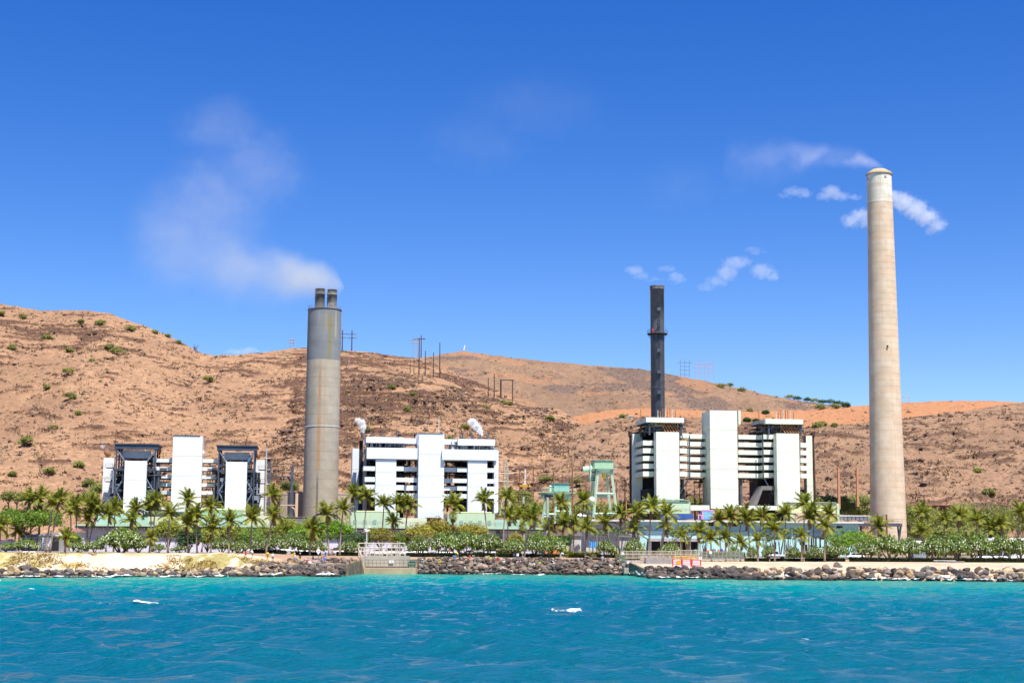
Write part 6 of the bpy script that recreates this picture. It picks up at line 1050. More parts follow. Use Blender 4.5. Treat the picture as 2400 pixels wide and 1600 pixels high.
clfence('cream chain link fence over the right intake', 1455, 1582, 1291, 1307, 340, 9, fence_m); clfence('pale chain link fence behind the barriers', 1583, 1645, 1289, 1309, 341, 5, fence_m); clfence('green chain link fence with a white sign right of the barriers', 1646, 1742, 1292.5, 1311, 339, 10, M('fence_green_grey', (.30, .34, .29), .6, .1))
clfence('short fence wing running down to the water at the right intake', 1452, 1464, 1300, 1326, 334, 3, M('fence_dark_green', (.16, .24, .18), .6, .1))
for px, py, lab in ((1665.5, 1294, 'white notice on the green fence'), (1641.5, 1307, 'white notice with a small black arrow on a post by the barriers'), (1472, 1317, 'grey notice on the right intake rail'), (1459.5, 1296, 'pale notice on the cream fence')):
    Y = 338.6 if px > 1600 else 327.8 if px == 1472 else 339.5; p = P(px, py, Y); t = thing('notice', lab, 'sign', tuple(p)); link('board', MB().box(-.28, .28, -.03, .03, -.28, .28).mesh('board', M('sign_white', (.72, .72, .70))), t)
    if px == 1641.5: link('arrow', MB().poly([(-.06, -.035, -.1), (.06, -.035, -.1), (.06, -.035, .02), (.14, -.035, .02), (0, -.035, .16), (-.14, -.035, .02), (-.06, -.035, .02)], [(0, 1, 2, 3, 4, 5, 6)]).mesh('arrow', black), t); link('post', MB().bar((0, .06, .2), (0, .06, -1.6), .08).mesh('post', gsteel), t)
redp = M('barrier_red', (.62, .045, .05), .5, .1); whp = M('barrier_white', (.74, .66, .64), .5, .05)
for px, py, w, lab in ((1587, 1323, 22, 'red and white plastic barrier at the left end with an orange plate'), (1609, 1324, 22, 'red and white plastic barrier, middle one of the row'), (1632, 1325, 22, 'red and white plastic barrier at the right end of the row')):
    p = P(px, py, 306); p[2] = max(p[2], float(G(p[0], 306))); t = thing('barrier', lab, 'barrier', tuple(p), 'red and white barriers'); W_ = w*306/F/2
    for i, (z0, z1, m_, d) in enumerate(((-.3, .06, whp, .28), (.06, .16, redp, .24), (.16, .42, whp, .2), (.42, .5, redp, .2), (.5, .74, whp, .18), (.74, .82, redp, .18), (.82, 1.02, whp, .16), (1.02, 1.12, redp, .16))): link('band', MB().box(-W_, W_, -d, d, z0, z1-.005).mesh('band', m_), t)
    for x in (-W_+.08, W_-.08): link('end_post', MB().box(x-.09, x+.09, -.3, .3, -.3, 1.2).mesh('end_post', redp), t)
    if px == 1587: link('plate', MB().box(-.15, .65, -.34, -.3, .1, .8).mesh('plate', M('plate_orange', (.75, .33, .02), .5, .05)), t)
t = thing('guard_rail', 'yellow and orange pipe rail above the barriers', 'railing', tuple(P(1605, 1312, 320)))
for y in (1303, 1309): MB().bar(P(1577, y+1.5, 320), P(1630, y-1, 320), .13).build('rail', yelp, t)
for x in (1579, 1595, 1609, 1620, 1634): MB().bar(P(x, 1301, 320), P(x, 1316, 320), .14).build('post', M('post_orange', (.62, .2, .06), .6, .1), t)
# ---------------------------------------------------------------- vehicles
tyre = M('tyre', (.02, .02, .02), .9, .1); rim = M('wheel_rim', (.5, .5, .5), .35, .05, metal=.6); glass = M('car_glass', (.015, .02, .025), .08, .05, spec=.6); carw = M('car_paint_white', (.78, .78, .77), .3, .02, spec=.5); cars_ = M('car_paint_silver', (.42, .44, .47), .3, .02, spec=.5); carb = M('car_paint_pale_blue', (.42, .52, .62), .3, .02, spec=.5); lampr = M('tail_lamp', (.5, .02, .02), .3, .05); lampw = M('head_lamp', (.7, .7, .68), .2, .05)
def prof(xs, zs_top, zs_bot, hw):      # body lofted along x: sections narrowing slightly towards the top
    mb = MB(); k = len(mb.v)
    for x, zt, zb_, w in zip(xs, zs_top, zs_bot, hw): mb.v += [(x, -w, zb_), (x, -w*1.02, zb_+(zt-zb_)*.5), (x, -w*.93, zt), (x, w*.93, zt), (x, w*1.02, zb_+(zt-zb_)*.5), (x, w, zb_)]
    n = len(xs)
    for i in range(n-1):
        for j in range(6): mb.f.append((i*6+j, (i+1)*6+j, (i+1)*6+(j+1) % 6, i*6+(j+1) % 6)); mb.m.append(0)
    mb.f += [tuple(range(6)), tuple((n-1)*6+j for j in reversed(range(6)))]; mb.m += [0, 0]; return mb
WH = MB().lathe([(.2, -.1), (.33, -.1), (.34, -.05), (.34, .05), (.33, .1), (.2, .1)], 14).mesh('tyre', tyre, True); RI = MB().lathe([(.21, -.11), (.21, .11), (.05, .13)], 10).mesh('rim', rim, True)
CAR = {'sedan': (prof([-2.25, -2.1, -1.5, -.9, 0, .9, 1.6, 2.1, 2.25], [.62, .85, .92, .95, .96, .95, .86, .76, .55], [.35, .28, .25, .22, .22, .22, .25, .28, .35], [.7, .82, .86, .87, .87, .87, .86, .8, .66]).mesh('body', carw, True), prof([-1.55, -.95, -.2, .45, 1.05], [.94, 1.36, 1.43, 1.40, .95], [.9, .92, .93, .92, .9], [.74, .70, .69, .69, .74]).mesh('cabin', glass, True), MB().box(-.9, .42, -.6, .6, 1.405, 1.45).mesh('roof', carw), 1.35),
       'suv': (prof([-2.3, -2.2, -1.5, -.5, .5, 1.3, 2.1, 2.3], [.8, 1.05, 1.1, 1.1, 1.1, 1.06, .98, .7], [.42, .35, .3, .3, .3, .3, .35, .42], [.78, .88, .92, .92, .92, .92, .86, .72]).mesh('body', carw, True), prof([-2.15, -1.9, -.6, .35, 1.15], [1.12, 1.68, 1.76, 1.72, 1.1], [1.06, 1.06, 1.06, 1.06, 1.04], [.84, .78, .76, .76, .82]).mesh('cabin', glass, True), MB().box(-1.85, .35, -.7, .7, 1.73, 1.79).mesh('roof', carw), 1.45),
       'pickup': (prof([-2.75, -2.65, -.62, -.6, .6, 1.2, 2.5, 2.75], [.98, 1.0, 1.0, 1.06, 1.06, 1.04, .96, .75], [.5, .42, .36, .36, .36, .36, .42, .5], [.86, .92, .94, .94, .94, .94, .9, .78]).mesh('body', carw, True), prof([-.75, -.6, .2, .75, 1.35], [1.06, 1.66, 1.74, 1.7, 1.05], [1.03, 1.03, 1.03, 1.03, 1.02], [.84, .8, .78, .78, .84]).mesh('cabin', glass, True), MB().box(-.58, .74, -.7, .7, 1.71, 1.77).mesh('roof', carw), 1.7)}
LR = MB().box(-.05, .05, -.14, .14, -.09, .09).mesh('tail_lamp', lampr); LH = MB().box(-.06, .06, -.16, .16, -.08, .08).mesh('headlight', lampw)
def car(kind, px, Y, lab, paint=None, flip=False, rz=0., sc=1.):
    x = (px-1200)/F*Y; z = float(G(x, Y))+(.07 if abs(Y-RY) < 5 else .02); bd, cb, rf, wb = CAR[kind]; t = thing({'sedan': 'parked_car', 'suv': 'parked_car', 'pickup': 'pickup_truck'}[kind], lab, 'pickup' if kind == 'pickup' else 'car', (x, Y, z), 'cars parked behind the hedge', rz=rz+(PI if flip else 0)); t.scale = (sc,)*3
    slot(link('body', bd, t), [paint]); link('cabin', cb, t); slot(link('roof', rf, t), [paint])
    for s in (-1, 1):
        for e in (-1, 1): w = link('wheel', WH, t, (wb*s, .82*e, .34), (PI/2, 0, 0)); link('rim', RI, w)
        link('tail_lamp', LR, t, (-2.24 if kind != 'pickup' else -2.73, .68*s, .78)); link('headlight', LH, t, (2.2 if kind != 'pickup' else 2.66, .6*s, .68))
for a in (('suv', 580, 370, 'white car with a dark rear window under a palm at the left', None, False, .9), ('sedan', 636, 372, 'pale blue car half hidden by frangipani', carb), ('pickup', 676, 371, 'white pickup with a tall cab behind the yellow call box', None, True), ('sedan', 711, 372, 'white car between the pickup and the diamond sign', None, True), ('sedan', 739, 373, 'white car just left of the diamond sign'), ('suv', 803, 370, 'white car seen from behind right of the leaning palm', None, False, 1.2), ('sedan', 829, 370, 'white car at the end of the row before the left intake', None, False, .5), ('sedan', 893, 372, 'white car seen through the intake frame, left one'), ('suv', 920, 373, 'white car seen through the intake frame, right one', None, True, .4), ('sedan', 962, 372, 'white car right of the intake frame', None, True), ('suv', 990, 372, 'white car under the first frangipani right of the intake'), ('sedan', 1045, 373, 'white car under the frangipani in the middle', None, True), ('sedan', 1107, 372, 'silver car behind the long hedge', cars_), ('suv', 1147, 373, 'grey-roofed car behind the right end of the long hedge', cars_, True),
          ('pickup', 1814, 374, 'silver pickup truck driving along the road before the aqua hall', cars_, True), ('sedan', 2000, 373.5, 'white car with a roof box on the road near the tall stack', None, True), ('sedan', 2304, 373, 'white car under frangipani, left of the pair at the right edge', None, True), ('sedan', 2331, 374, 'white car, right of the pair at the right edge')): car(*a)
o = [x for x in COL.objects if x.get('label', '').startswith('white car with a roof box')][0]; link('roof_box', MB().box(-.6, .5, -.35, .35, 1.46, 1.66).mesh('roof_box', carw), o)
# utility truck with raised mast on the slope
Y = 520.; p = P(1230, 1146, Y); t = thing('utility_truck', 'yellow utility truck with a raised white mast on the slope', 'truck', tuple(map(float, p)))
link('body', MB().box(-1.9, .9, -1, 1, .6, 1.5).mesh('body', M('truck_yellow', (.62, .33, .03), .5, .08)), t); link('cab', prof([.9, 1.0, 1.5, 1.9], [1.6, 1.8, 1.75, 1.1], [.55, .5, .5, .6], [.9, .95, .95, .85]).mesh('cab', M('truck_yellow', (.62, .33, .03)), False), t); link('window', MB().box(1.0, 1.5, -.97, -.93, 1.1, 1.6).mesh('window', glass), t); link('mast', MB().tube([(0, 0, 1.4), (.1, 0, 6.8)], .2, 7).mesh('mast', white), t); link('bucket', MB().box(-.7, .6, -1, 1, 1.55, 1.9).mesh('bucket', white), t)
for x in (-1.2, 1.2):
    for y in (-1, 1): link('wheel', WH, t, (x, y, .4), (PI/2, 0, 0), (1.3, 1.3, 1.3))
# ---------------------------------------------------------------- people
skin = [M('skin_tan', (.42, .24, .15), .6, .05), M('skin_brown', (.24, .13, .08), .6, .05)]; hairm = M('hair_black', (.02, .016, .014), .6, .1)
def cloth(n_, c): return M('cloth_'+n_, c, .85, .08)
POSE = {}
def pose(name, J, E, R):
    # one continuous skin around a jointed skeleton, then hair, shirt, trousers and skin are read off by the nearest bone
    me = bpy.data.meshes.new('body'); names = list(J); ix = {k: i for i, k in enumerate(names)}; me.from_pydata([J[k] for k in names], [(ix[a], ix[b]) for a, b, _ in E], []); bm = bmesh.new(); bm.from_mesh(me); ly = bm.verts.layers.skin.verify(); bm.verts.ensure_lookup_table()
    for i, k in enumerate(names): bm.verts[i][ly].radius = (R[k], R[k]); bm.verts[i][ly].use_root = (k == 'pelvis')
    bm.to_mesh(me); bm.free(); o = bpy.data.objects.new('tmp', me); COL.objects.link(o); o.modifiers.new('s', 'SKIN'); sb = o.modifiers.new('u', 'SUBSURF'); sb.levels = 1; sb.render_levels = 1
    bpy.context.view_layer.update(); dg = bpy.context.evaluated_depsgraph_get(); out = bpy.data.meshes.new_from_object(o.evaluated_get(dg), depsgraph=dg); bpy.data.objects.remove(o); out.name = 'body'
    for m_ in (skin[0], carw, carw, hairm, tyre): out.materials.append(m_)
    seg = [(np.array(J[a]), np.array(J[b]), m_) for a, b, m_ in E]; mi = []
    for f in out.polygons:
        c = np.array(f.center); best = min(seg, key=lambda s: np.linalg.norm(c-(s[0]+(s[1]-s[0])*np.clip((c-s[0])@(s[1]-s[0])/max(1e-6, (s[1]-s[0])@(s[1]-s[0])), 0, 1)))); mi.append(best[2])
    out.polygons.foreach_set('material_index', mi); out.polygons.foreach_set('use_smooth', [True]*len(mi)); hd = J['head']; POSE[name] = (out, hd)
def skel(hip, knees, feet, chest, neck, head, elb, hands):
    J = {'pelvis': hip, 'waist': tuple((hip[i]*.55+chest[i]*.45) for i in range(3)), 'chest': chest, 'neck': neck, 'chin': tuple(neck[i]*.45+head[i]*.55 for i in range(3)), 'head': head}; E = [('pelvis', 'waist', 1), ('waist', 'chest', 1), ('chest', 'neck', 1), ('neck', 'chin', 0), ('chin', 'head', 0)]; R = {'pelvis': .15, 'waist': .135, 'chest': .155, 'neck': .06, 'chin': .085, 'head': .105}
    for s, i in (('l', 0), ('r', 1)):
        sg = -1 if s == 'l' else 1
        J['hip'+s] = (hip[0]+sg*.09, hip[1], hip[2]-.06); J['knee'+s] = knees[i]; J['ank'+s] = feet[i]; f = feet[i]; J['toe'+s] = (f[0]+(.0), f[1]-.16, max(f[2]-.05, .03)); J['sh'+s] = (chest[0]+sg*.19, chest[1], chest[2]+.08); J['elb'+s] = elb[i]; J['wri'+s] = hands[i]; hd = np.array(hands[i])+(np.array(hands[i])-np.array(elb[i]))*.38; J['hand'+s] = tuple(hd)
        E += [('pelvis', 'hip'+s, 2), ('hip'+s, 'knee'+s, 2), ('knee'+s, 'ank'+s, 0), ('ank'+s, 'toe'+s, 4), ('chest', 'sh'+s, 1), ('sh'+s, 'elb'+s, 1), ('elb'+s, 'wri'+s, 0), ('wri'+s, 'hand'+s, 0)]
        R.update({'hip'+s: .10, 'knee'+s: .065, 'ank'+s: .045, 'toe'+s: .04, 'sh'+s: .075, 'elb'+s: .05, 'wri'+s: .035, 'hand'+s: .04})
    return J, E, R
pose('stand', *skel((0, 0, .95), [(-.1, -.02, .5), (.12, -.03, .5)], [(-.11, .02, .09), (.14, 0, .09)], (0, -.01, 1.33), (0, -.02, 1.5), (0, -.04, 1.68), [(-.27, .02, 1.12), (.27, -.02, 1.12)], [(-.26, -.15, .95), (.24, -.22, 1.0)]))
pose('cast', *skel((0, 0, .95), [(-.12, -.06, .5), (.14, .02, .5)], [(-.15, -.04, .09), (.17, .06, .09)], (.02, .0, 1.33), (.02, -.02, 1.5), (.02, -.05, 1.68), [(-.28, -.12, 1.15), (.27, -.14, 1.18)], [(-.1, -.33, 1.22), (.1, -.36, 1.3)]))
pose('sit', *skel((0, 0, .42), [(-.14, -.42, .48), (.15, -.42, .46)], [(-.15, -.45, .09), (.17, -.47, .09)], (0, -.05, .83), (0, -.08, 1.0), (0, -.11, 1.18), [(-.27, -.14, .65), (.27, -.14, .65)], [(-.16, -.38, .6), (.14, -.38, .58)]))
pose('bend', *skel((0, .1, .88), [(-.12, .02, .46), (.12, .0, .46)], [(-.13, .05, .09), (.13, .03, .09)], (.28, -.08, 1.08), (.42, -.1, 1.08), (.58, -.13, 1.02), [(.2, -.3, .84), (.42, -.02, .82)], [(.33, -.3, .6), (.45, -.15, .58)]))
HAT = MB().lathe([(.19, .0), (.2, .015), (.115, .03), (.11, .1), (.06, .14), (0, .15)], 12, capt=False).mesh('hat', white, True); HAIR = MB().lathe([(.108, -.06), (.122, .02), (.11, .1), (.06, .135), (0, .142)], 10, capt=False).mesh('hair', hairm, True); NOSE = MB().lathe([(.028, 0), (.012, .04), (0, .045)], 6).mesh('nose', skin[0]); EYE = MB().lathe([(.012, 0), (.0, .006)], 6).mesh('eye', black); MOUTH = MB().box(-.025, .025, -.004, .004, -.006, .006).mesh('mouth', M('lips', (.3, .1, .08), .6)); ROD = MB().tube([(0, 0, 0), (.05, -1.2, 1.0), (.15, -2.6, 1.7)], [.02, .014, .006], 5).mesh('rod', black)
def person(lab, px, py, po, shirt, pants, hat=None, rz=0., dark=0, rod=0, rise=0.):
    p = gpix(px, py); me, hd = POSE[po]; t = thing('person', lab, 'person', (p[0], p[1], p[2]+rise), 'people along the shore', rz=rz)
    o = link('body', me, t); slot(o, [skin[dark], cloth(*shirt), cloth(*pants), None, None]); h = Vector(hd); sk = [skin[dark]]
    slot(link('nose', NOSE, t, (h.x, h.y-.1, h.z-.03), (PI/2, 0, 0)), sk)
    for s in (-1, 1): link('eye', EYE, t, (h.x+s*.04, h.y-.1, h.z+.01), (PI/2, 0, 0))
    link('mouth', MOUTH, t, (h.x, h.y-.1, h.z-.075)); link('hair', HAIR, t, (h.x, h.y+.02, h.z-.01))
    if hat: slot(link('hat', HAT, t, (h.x, h.y, h.z+.05)), [cloth(*hat)])
    if rod: r = link('fishing_rod', ROD, None, (p[0]+.15, p[1]-.35, p[2]+rise+(1.2 if po != 'sit' else .6))); r.rotation_euler = (0, 0, rz); tag(r, f'thin fishing rod held by the {lab.split(" on ")[0].split(" beside ")[0]}', 'fishing rod', 'fishing rods')
Wh = ('white', (.72, .72, .72)); Bl = ('black', (.02, .02, .022)); Bu = ('blue', (.04, .12, .42)); Rd = ('red', (.55, .04, .04)); Or = ('orange', (.65, .18, .06)); Li = ('lime', (.45, .62, .04)); Ye = ('yellow', (.66, .60, .02)); Gr = ('grey', (.22, .23, .25)); Nv = ('navy', (.03, .04, .10)); Te = ('teal', (.12, .40, .42)); Pu = ('purple', (.14, .09, .22)); Je = ('denim', (.08, .12, .20)); Pk = ('pink', (.62, .38, .36)); Kh = ('khaki', (.36, .30, .20)); Lb = ('light_blue', (.35, .5, .66))
for a in (('person in red sitting low under a palm at the left', 689-99, 1304, 'sit', Rd, Bl), ('person in white crouching on the path near the palms', 606, 1305, 'bend', Wh, Gr, Wh, 2.6), ('person in white shirt and black trousers left of the yellow post', 652, 1315, 'stand', Wh, Bl, None, .4), ('person in white shirt and cap in the fishing crowd', 702, 1317, 'cast', Wh, Lb, Wh, 0, 0, 1), ('person dressed in black with a pale hat', 715, 1317, 'stand', Bl, Bl, ('straw', (.6, .48, .3)), .3), ('person in navy sitting beside the white bucket', 745, 1317, 'sit', Nv, Wh, None, 0, 1), ('shirtless-looking person in orange beside the sign post', 764, 1316, 'bend', Or, Gr, None, .5), ('person in bright blue standing behind the crowd', 774, 1312, 'stand', Bu, Lb, Wh, -.3), ('person in grey crouching at the sign post', 757, 1317, 'sit', Gr, Kh, None, .7),
          ('person in orange shirt and jeans reaching out by the hedge', 1059, 1304, 'cast', Or, Je, None, -1.2), ('person in lime top bending over the blue cooler', 1078, 1306, 'bend', Li, Kh, Wh, 3.0), ('person in pink bending next to the lime top', 1092, 1305, 'bend', Pk, Kh, None, 2.8), ('person in teal and white sitting on the rocks near the left intake', 997, 1325, 'sit', Te, Bl, Wh, .2), ('person in yellow shirt sitting on the brown boulders', 1036, 1325, 'sit', Ye, Nv, Ye, 0, 0, 1), ('thin person in red on the brown boulders', 1106, 1318, 'stand', Rd, Pk, None, .5), ('person in grey standing on the brown boulders', 1125, 1321, 'cast', Gr, Kh, None, .2, 1, 1), ('person in lime shirt and red shorts on the brown boulders', 1150, 1322, 'cast', Li, Rd, Li, -.4, 0, 1), ('person in white and denim sitting on the brown boulders', 1184, 1324, 'sit', Wh, Lb, Wh, .3),
          ('person in dark purple sitting near the tall sign pole', 1220, 1326, 'sit', Pu, Wh, None, 0, 1), ('person in striped grey beside the tall sign pole', 1228, 1320, 'stand', Gr, Gr, None, .2), ('person in pale grey low on the boulders', 1254, 1330, 'sit', Wh, Pk, None, -.3), ('person in lime sitting low on the boulders', 1267, 1328, 'sit', Li, Bl, None, .1, 1, 1), ('person in pale blue low on the boulders', 1297, 1329, 'sit', Lb, Rd, Wh, .2), ('person in lavender standing between boulders', 1356, 1324, 'stand', ('lavender', (.42, .36, .5)), Gr, None, .4), ('woman in striped top and blue trousers standing on the rock edge', 1411, 1320, 'stand', ('stripe_pink', (.6, .42, .48)), Lb, Pu, .1), ('person in white shirt and blue shorts bending on the path', 1321, 1307, 'bend', Wh, ('cyan', (.03, .28, .48)), None, 3.3)): person(*a)
# ---------------------------------------------------------------- coolers, chairs, posts, signs and benches
def cooler(lab, px, py, body, lid, w=.55, h=.38):
    p = gpix(px, py); t = thing('cooler', lab, 'cooler', tuple(p), 'coolers on the shore'); link('box', MB().box(-w/2, w/2, -.2, .2, 0, h).mesh('box', cloth(*body)), t); link('lid', MB().box(-w/2-.02, w/2+.02, -.22, .22, h+.003, h+.1).mesh('lid', cloth(*lid)), t); link('handle', MB().tube([(-w/2-.03, 0, h*.7), (-w/2-.09, 0, h*.85), (-w/2-.03, 0, h)], .015, 4).mesh('handle', gsteel), t)
for a in (('red cooler in the fishing crowd', 732, 1317, Rd, Wh, .8, .5), ('red and white cooler on the ledge', 668, 1319, Rd, Wh, .6), ('blue and white cooler by the bending people', 1071, 1307, Bu, Lb, .75, .42), ('blue cooler with a white lid on the bare path', 1114, 1306, Nv, Wh, .5), ('red cooler on top of the brown boulders', 1172, 1314, Rd, Rd, .6), ('white cooler on the ledge by the crowd', 738, 1319, Wh, Wh, .6), ('white box beside the navy person', 726, 1319, Wh, Wh, .4), ('white box at the left end of the crowd', 684, 1318, Wh, ('straw', (.6, .48, .3)), .7, .25)): cooler(*a)
def chair(lab, px, py, col):
    p = gpix(px, py); t = thing('folding_chair', lab, 'folding chair', tuple(p), 'folding chairs'); c = cloth(*col); link('seat', MB().box(-.26, .26, -.24, .24, .38, .42).mesh('seat', c), t); link('backrest', MB().poly([(-.26, .24, .42), (.26, .24, .42), (.26, .4, .95), (-.26, .4, .95), (-.26, .27, .42), (.26, .27, .42), (.26, .43, .95), (-.26, .43, .95)], [(0, 1, 2, 3), (7, 6, 5, 4), (0, 3, 7, 4), (1, 5, 6, 2), (2, 6, 7, 3)]).mesh('backrest', c), t)
    for x in (-.25, .25):
        for y0, y1 in ((-.24, .24), (.24, -.24)): link('leg', MB().bar((x, y0, 0), (x, y1, .42), .03).mesh('leg', gsteel), t)
for a in (('blue folding chair in the fishing crowd', 770, 1318, Bu), ('white folding chair in front of the hedge', 1216, 1306, Wh), ('blue folding chair right of the white one', 1230, 1306, Lb), ('grey folding chair in front of the hedge', 1250, 1306, Gr), ('navy folding chair by the hedge left of the curved palm', 1208, 1306, Nv), ('pale folding chair with something on it', 1269, 1306, Gr)): chair(*a)
p = gpix(640, 1312); t = thing('call_box', 'yellow call box with a rounded top on the rock ledge', 'call box', tuple(p)); link('post', MB().box(-.16, .16, -.12, .12, 0, 1.0).mesh('post', yelp), t); link('head', MB().lathe([(.1, .95), (.3, 1.0), (.32, 1.3), (.22, 1.5), (0, 1.55)], 10, capt=False).mesh('head', yelp, True), t)
for px, py, top, lab in ((699, 1318, 1296, 'yellow post with small yellow flags at the crowd'), (1227, 1316, 1291, 'pale post with a square plate standing on the boulders')):
    p = gpix(px, py); t = thing('sign_post', lab, 'sign', tuple(p)); H = float(P(px, top, p[1])[2]-p[2]); m_ = yelp if px < 900 else M('post_pale', (.55, .42, .3), .7, .1); link('post', MB().bar((0, 0, -.4), (0, 0, H), .12).mesh('post', m_), t); link('plate', MB().box(-.28, .3, -.1, -.06, H-.5, H-.05).mesh('plate', m_), t)
p = gpix(757, 1320); t = thing('warning_sign', 'white diamond warning sign with a reddish edge on a post', 'sign', tuple(p)); H = float(P(757, 1291, p[1])[2]-p[2]); link('post', MB().bar((0, 0, 0), (0, 0, H+.3), .1).mesh('post', gsteel), t)
link('edge', MB().poly([(0, -.06, H-.72), (.56, -.06, H), (0, -.06, H+.72), (-.56, -.06, H), (0, 0, H-.72), (.56, 0, H), (0, 0, H+.72), (-.56, 0, H)], [(0, 1, 2, 3), (7, 6, 5, 4), (0, 4, 5, 1), (1, 5, 6, 2), (2, 6, 7, 3), (3, 7, 4, 0)]).mesh('edge', M('sign_edge', (.55, .2, .13), .5)), t); link('face', MB().poly([(0, -.075, H-.62), (.48, -.075, H), (0, -.075, H+.62), (-.48, -.075, H), (0, -.062, H-.62), (.48, -.062, H), (0, -.062, H+.62), (-.48, -.062, H)], [(0, 1, 2, 3), (0, 4, 5, 1), (1, 5, 6, 2), (2, 6, 7, 3), (3, 7, 4, 0)]).mesh('face', M('sign_white', (.72, .72, .70))), t)
for i, (x0, x1, z) in enumerate(((-.24, .24, .06), (-.30, .30, -.04), (-.18, .18, -.14))): link('line_of_text', MB().box(x0, x1, -.08, -.076, H+z-.025, H+z+.02).mesh('line_of_text', M('sign_grey_ink', (.33, .35, .42), .6)), t)
p = gpix(757, 1326); t = thing('concrete_block', 'pale concrete block set into the dark rocks below the diamond sign', 'block', tuple(p)); link('block', MB().box(-.55, .55, -.5, .5, -.1, .62).mesh('block', M('block_pale', (.46, .42, .36), .9, .1)), t); link('cap', MB().box(-.6, .6, -.55, .55, .623, .7).mesh('cap', M('block_pale', (.46, .42, .36))), t)
t = thing('ledge', 'concrete fishing ledge under the crowd', 'ledge', (-37.5, 303, 2.2)); MB().box(-49, -33.2, float(shore(-40))+8.3, float(shore(-40))+14.5, 1.6, 2.42).build('slab', M('ledge_concrete', (.36, .27, .21), .9, .12), t)
t = thing('barrier_gate', 'yellow goalpost gate before the parked cars', 'gate', tuple(onground(788, 352)))
for x in (776, 780, 796): MB().bar(P(x, 1286.5, 352), P(x, 1303, 352), .14).build('post', yelp, t)
MB().bar(P(773, 1286.3, 352), P(797, 1286.8, 352), .14).build('bar', M('post_pale', (.55, .42, .3)), t)
t = thing('bench', 'long low white bench on the sand before the hedge at the right', 'bench', tuple(onground(2214, 349))); a, b_ = P(2188, 1312.8, 349), P(2240, 1314.4, 349); gz = float(G(a[0], 349)); MB().box(a[0], b_[0], 348.8, 349.2, gz+.38, gz+.5).build('seat', white, t)
for f in (.12, .5, .88): x = a[0]+(b_[0]-a[0])*f; MB().box(x-.1, x+.1, 348.85, 349.15, gz-.2, gz+.38).build('leg', gsteel, t)
t = thing('driftwood_beam', 'grey weathered beam lying beside the white bench', 'beam', tuple(onground(2233, 346))); MB().tube([onground(2213, 346)+np.array((0, 0, .15)), onground(2252, 346)+np.array((0, 0, .2))], .17, 6).build('beam', M('driftwood', (.30, .25, .21), .9, .2), t)
# white blocks and low wall by the left edge, the pale shed, tents and sheds
for px, lab in ((74, 'left white concrete block on the bluff edge'), (90, 'right white concrete block on the bluff edge')): p = onground(px, 300); t = thing('concrete_block', lab, 'block', tuple(p)); link('block', MB().box(-.55, .55, -.3, .3, -.2, .28).mesh('block', white), t); link('chamfer', MB().box(-.5, .5, -.25, .25, .283, .34).mesh('chamfer', white), t)
def shed(lab, px0, py0, px1, py1, Y, wall, roof_, extra=None, name='shed'):
    p, q = P(px0, py0, Y), P(px1, py1, Y); gz = float(G((p[0]+q[0])/2, Y)); t = thing(name, lab, 'shed', ((p[0]+q[0])/2, Y, gz)); zt = p[2]; h = (zt-gz)
    MB().box(p[0], q[0], Y, Y+5, gz-.3, zt-h*.16).build('wall', wall, t); c = (p[0]+q[0])/2
    MB().poly([(p[0]-.3, Y-.4, zt-h*.16), (q[0]+.3, Y-.4, zt-h*.16), (q[0]+.3, Y+5.4, zt-h*.16), (p[0]-.3, Y+5.4, zt-h*.16), (c-(q[0]-p[0])*.35, Y+2.5, zt), (c+(q[0]-p[0])*.35, Y+2.5, zt)], [(0, 1, 5, 4), (1, 2, 5), (2, 3, 4, 5), (3, 0, 4), (0, 3, 2, 1)]).build('roof', roof_, t); return t
t = shed('grey roofed shed with an open front and a blue post, left part', 90, 1248, 162, 1294, 400, M('shed_grey', (.30, .29, .28), .8, .1), M('shed_roof_grey', (.34, .33, .33), .7, .1)); a, b_ = P(119, 1262, 399.8), P(137, 1290, 399.8); MB().box(a[0], b_[0], 399.6, 399.95, b_[2], a[2]).build('opening', black, t); a, b_ = P(100, 1259, 399.8), P(120, 1288, 399.8)
MB().box(a[0], b_[0], 399.4, 399.9, b_[2], a[2]).build('notice_board', white, t); MB().box(P(122, 0, 400)[0], P(124, 0, 400)[0], 399.2, 399.5, b_[2], a[2]+.6).build('post', M('post_blue_grey', (.3, .42, .5), .6), t)
for k in range(5): y = 1262+k*4.6; MB().box(a[0]+.25, a[0]+.25+1.1*(1 if k % 2 else .7), 399.37, 399.39, P(0, y+1.6, 399)[2], P(0, y, 399)[2]).build('drawing_line', M('sign_grey_ink', (.33, .35, .42)), t)
shed('pale pink tent with a rounded top beside the monkeypod', 55, 1250, 90, 1284, 408, M('tent_pink', (.62, .52, .47), .8, .06), M('tent_pink', (.62, .52, .47)), name='tent'); shed('low pink-roofed shed at the left edge', -10, 1262, 26, 1290, 408, white, M('roof_pink', (.50, .28, .2), .8, .1)); shed('white booth with a flat roof before the hall end', 166, 1238, 184, 1290, 396, M('booth_white', (.58, .57, .57), .7, .08), M('roof_dark_red', (.2, .1, .09), .8, .1), name='booth')
shed('long grey shed behind the frangipani, left of the right-hand pair', 2316, 1258, 2368, 1290, 400, M('shed_grey', (.30, .29, .28)), M('shed_roof_pale', (.42, .41, .42), .7, .08)); shed('grey-white shed at the right edge behind frangipani', 2368, 1260, 2420, 1292, 398, white, M('shed_roof_pale', (.42, .41, .42))); shed('grey-blue low shed right of the tall stack', 2140, 1266, 2170, 1292, 396, M('shed_bluegrey', (.26, .30, .33), .7, .1), roofw)
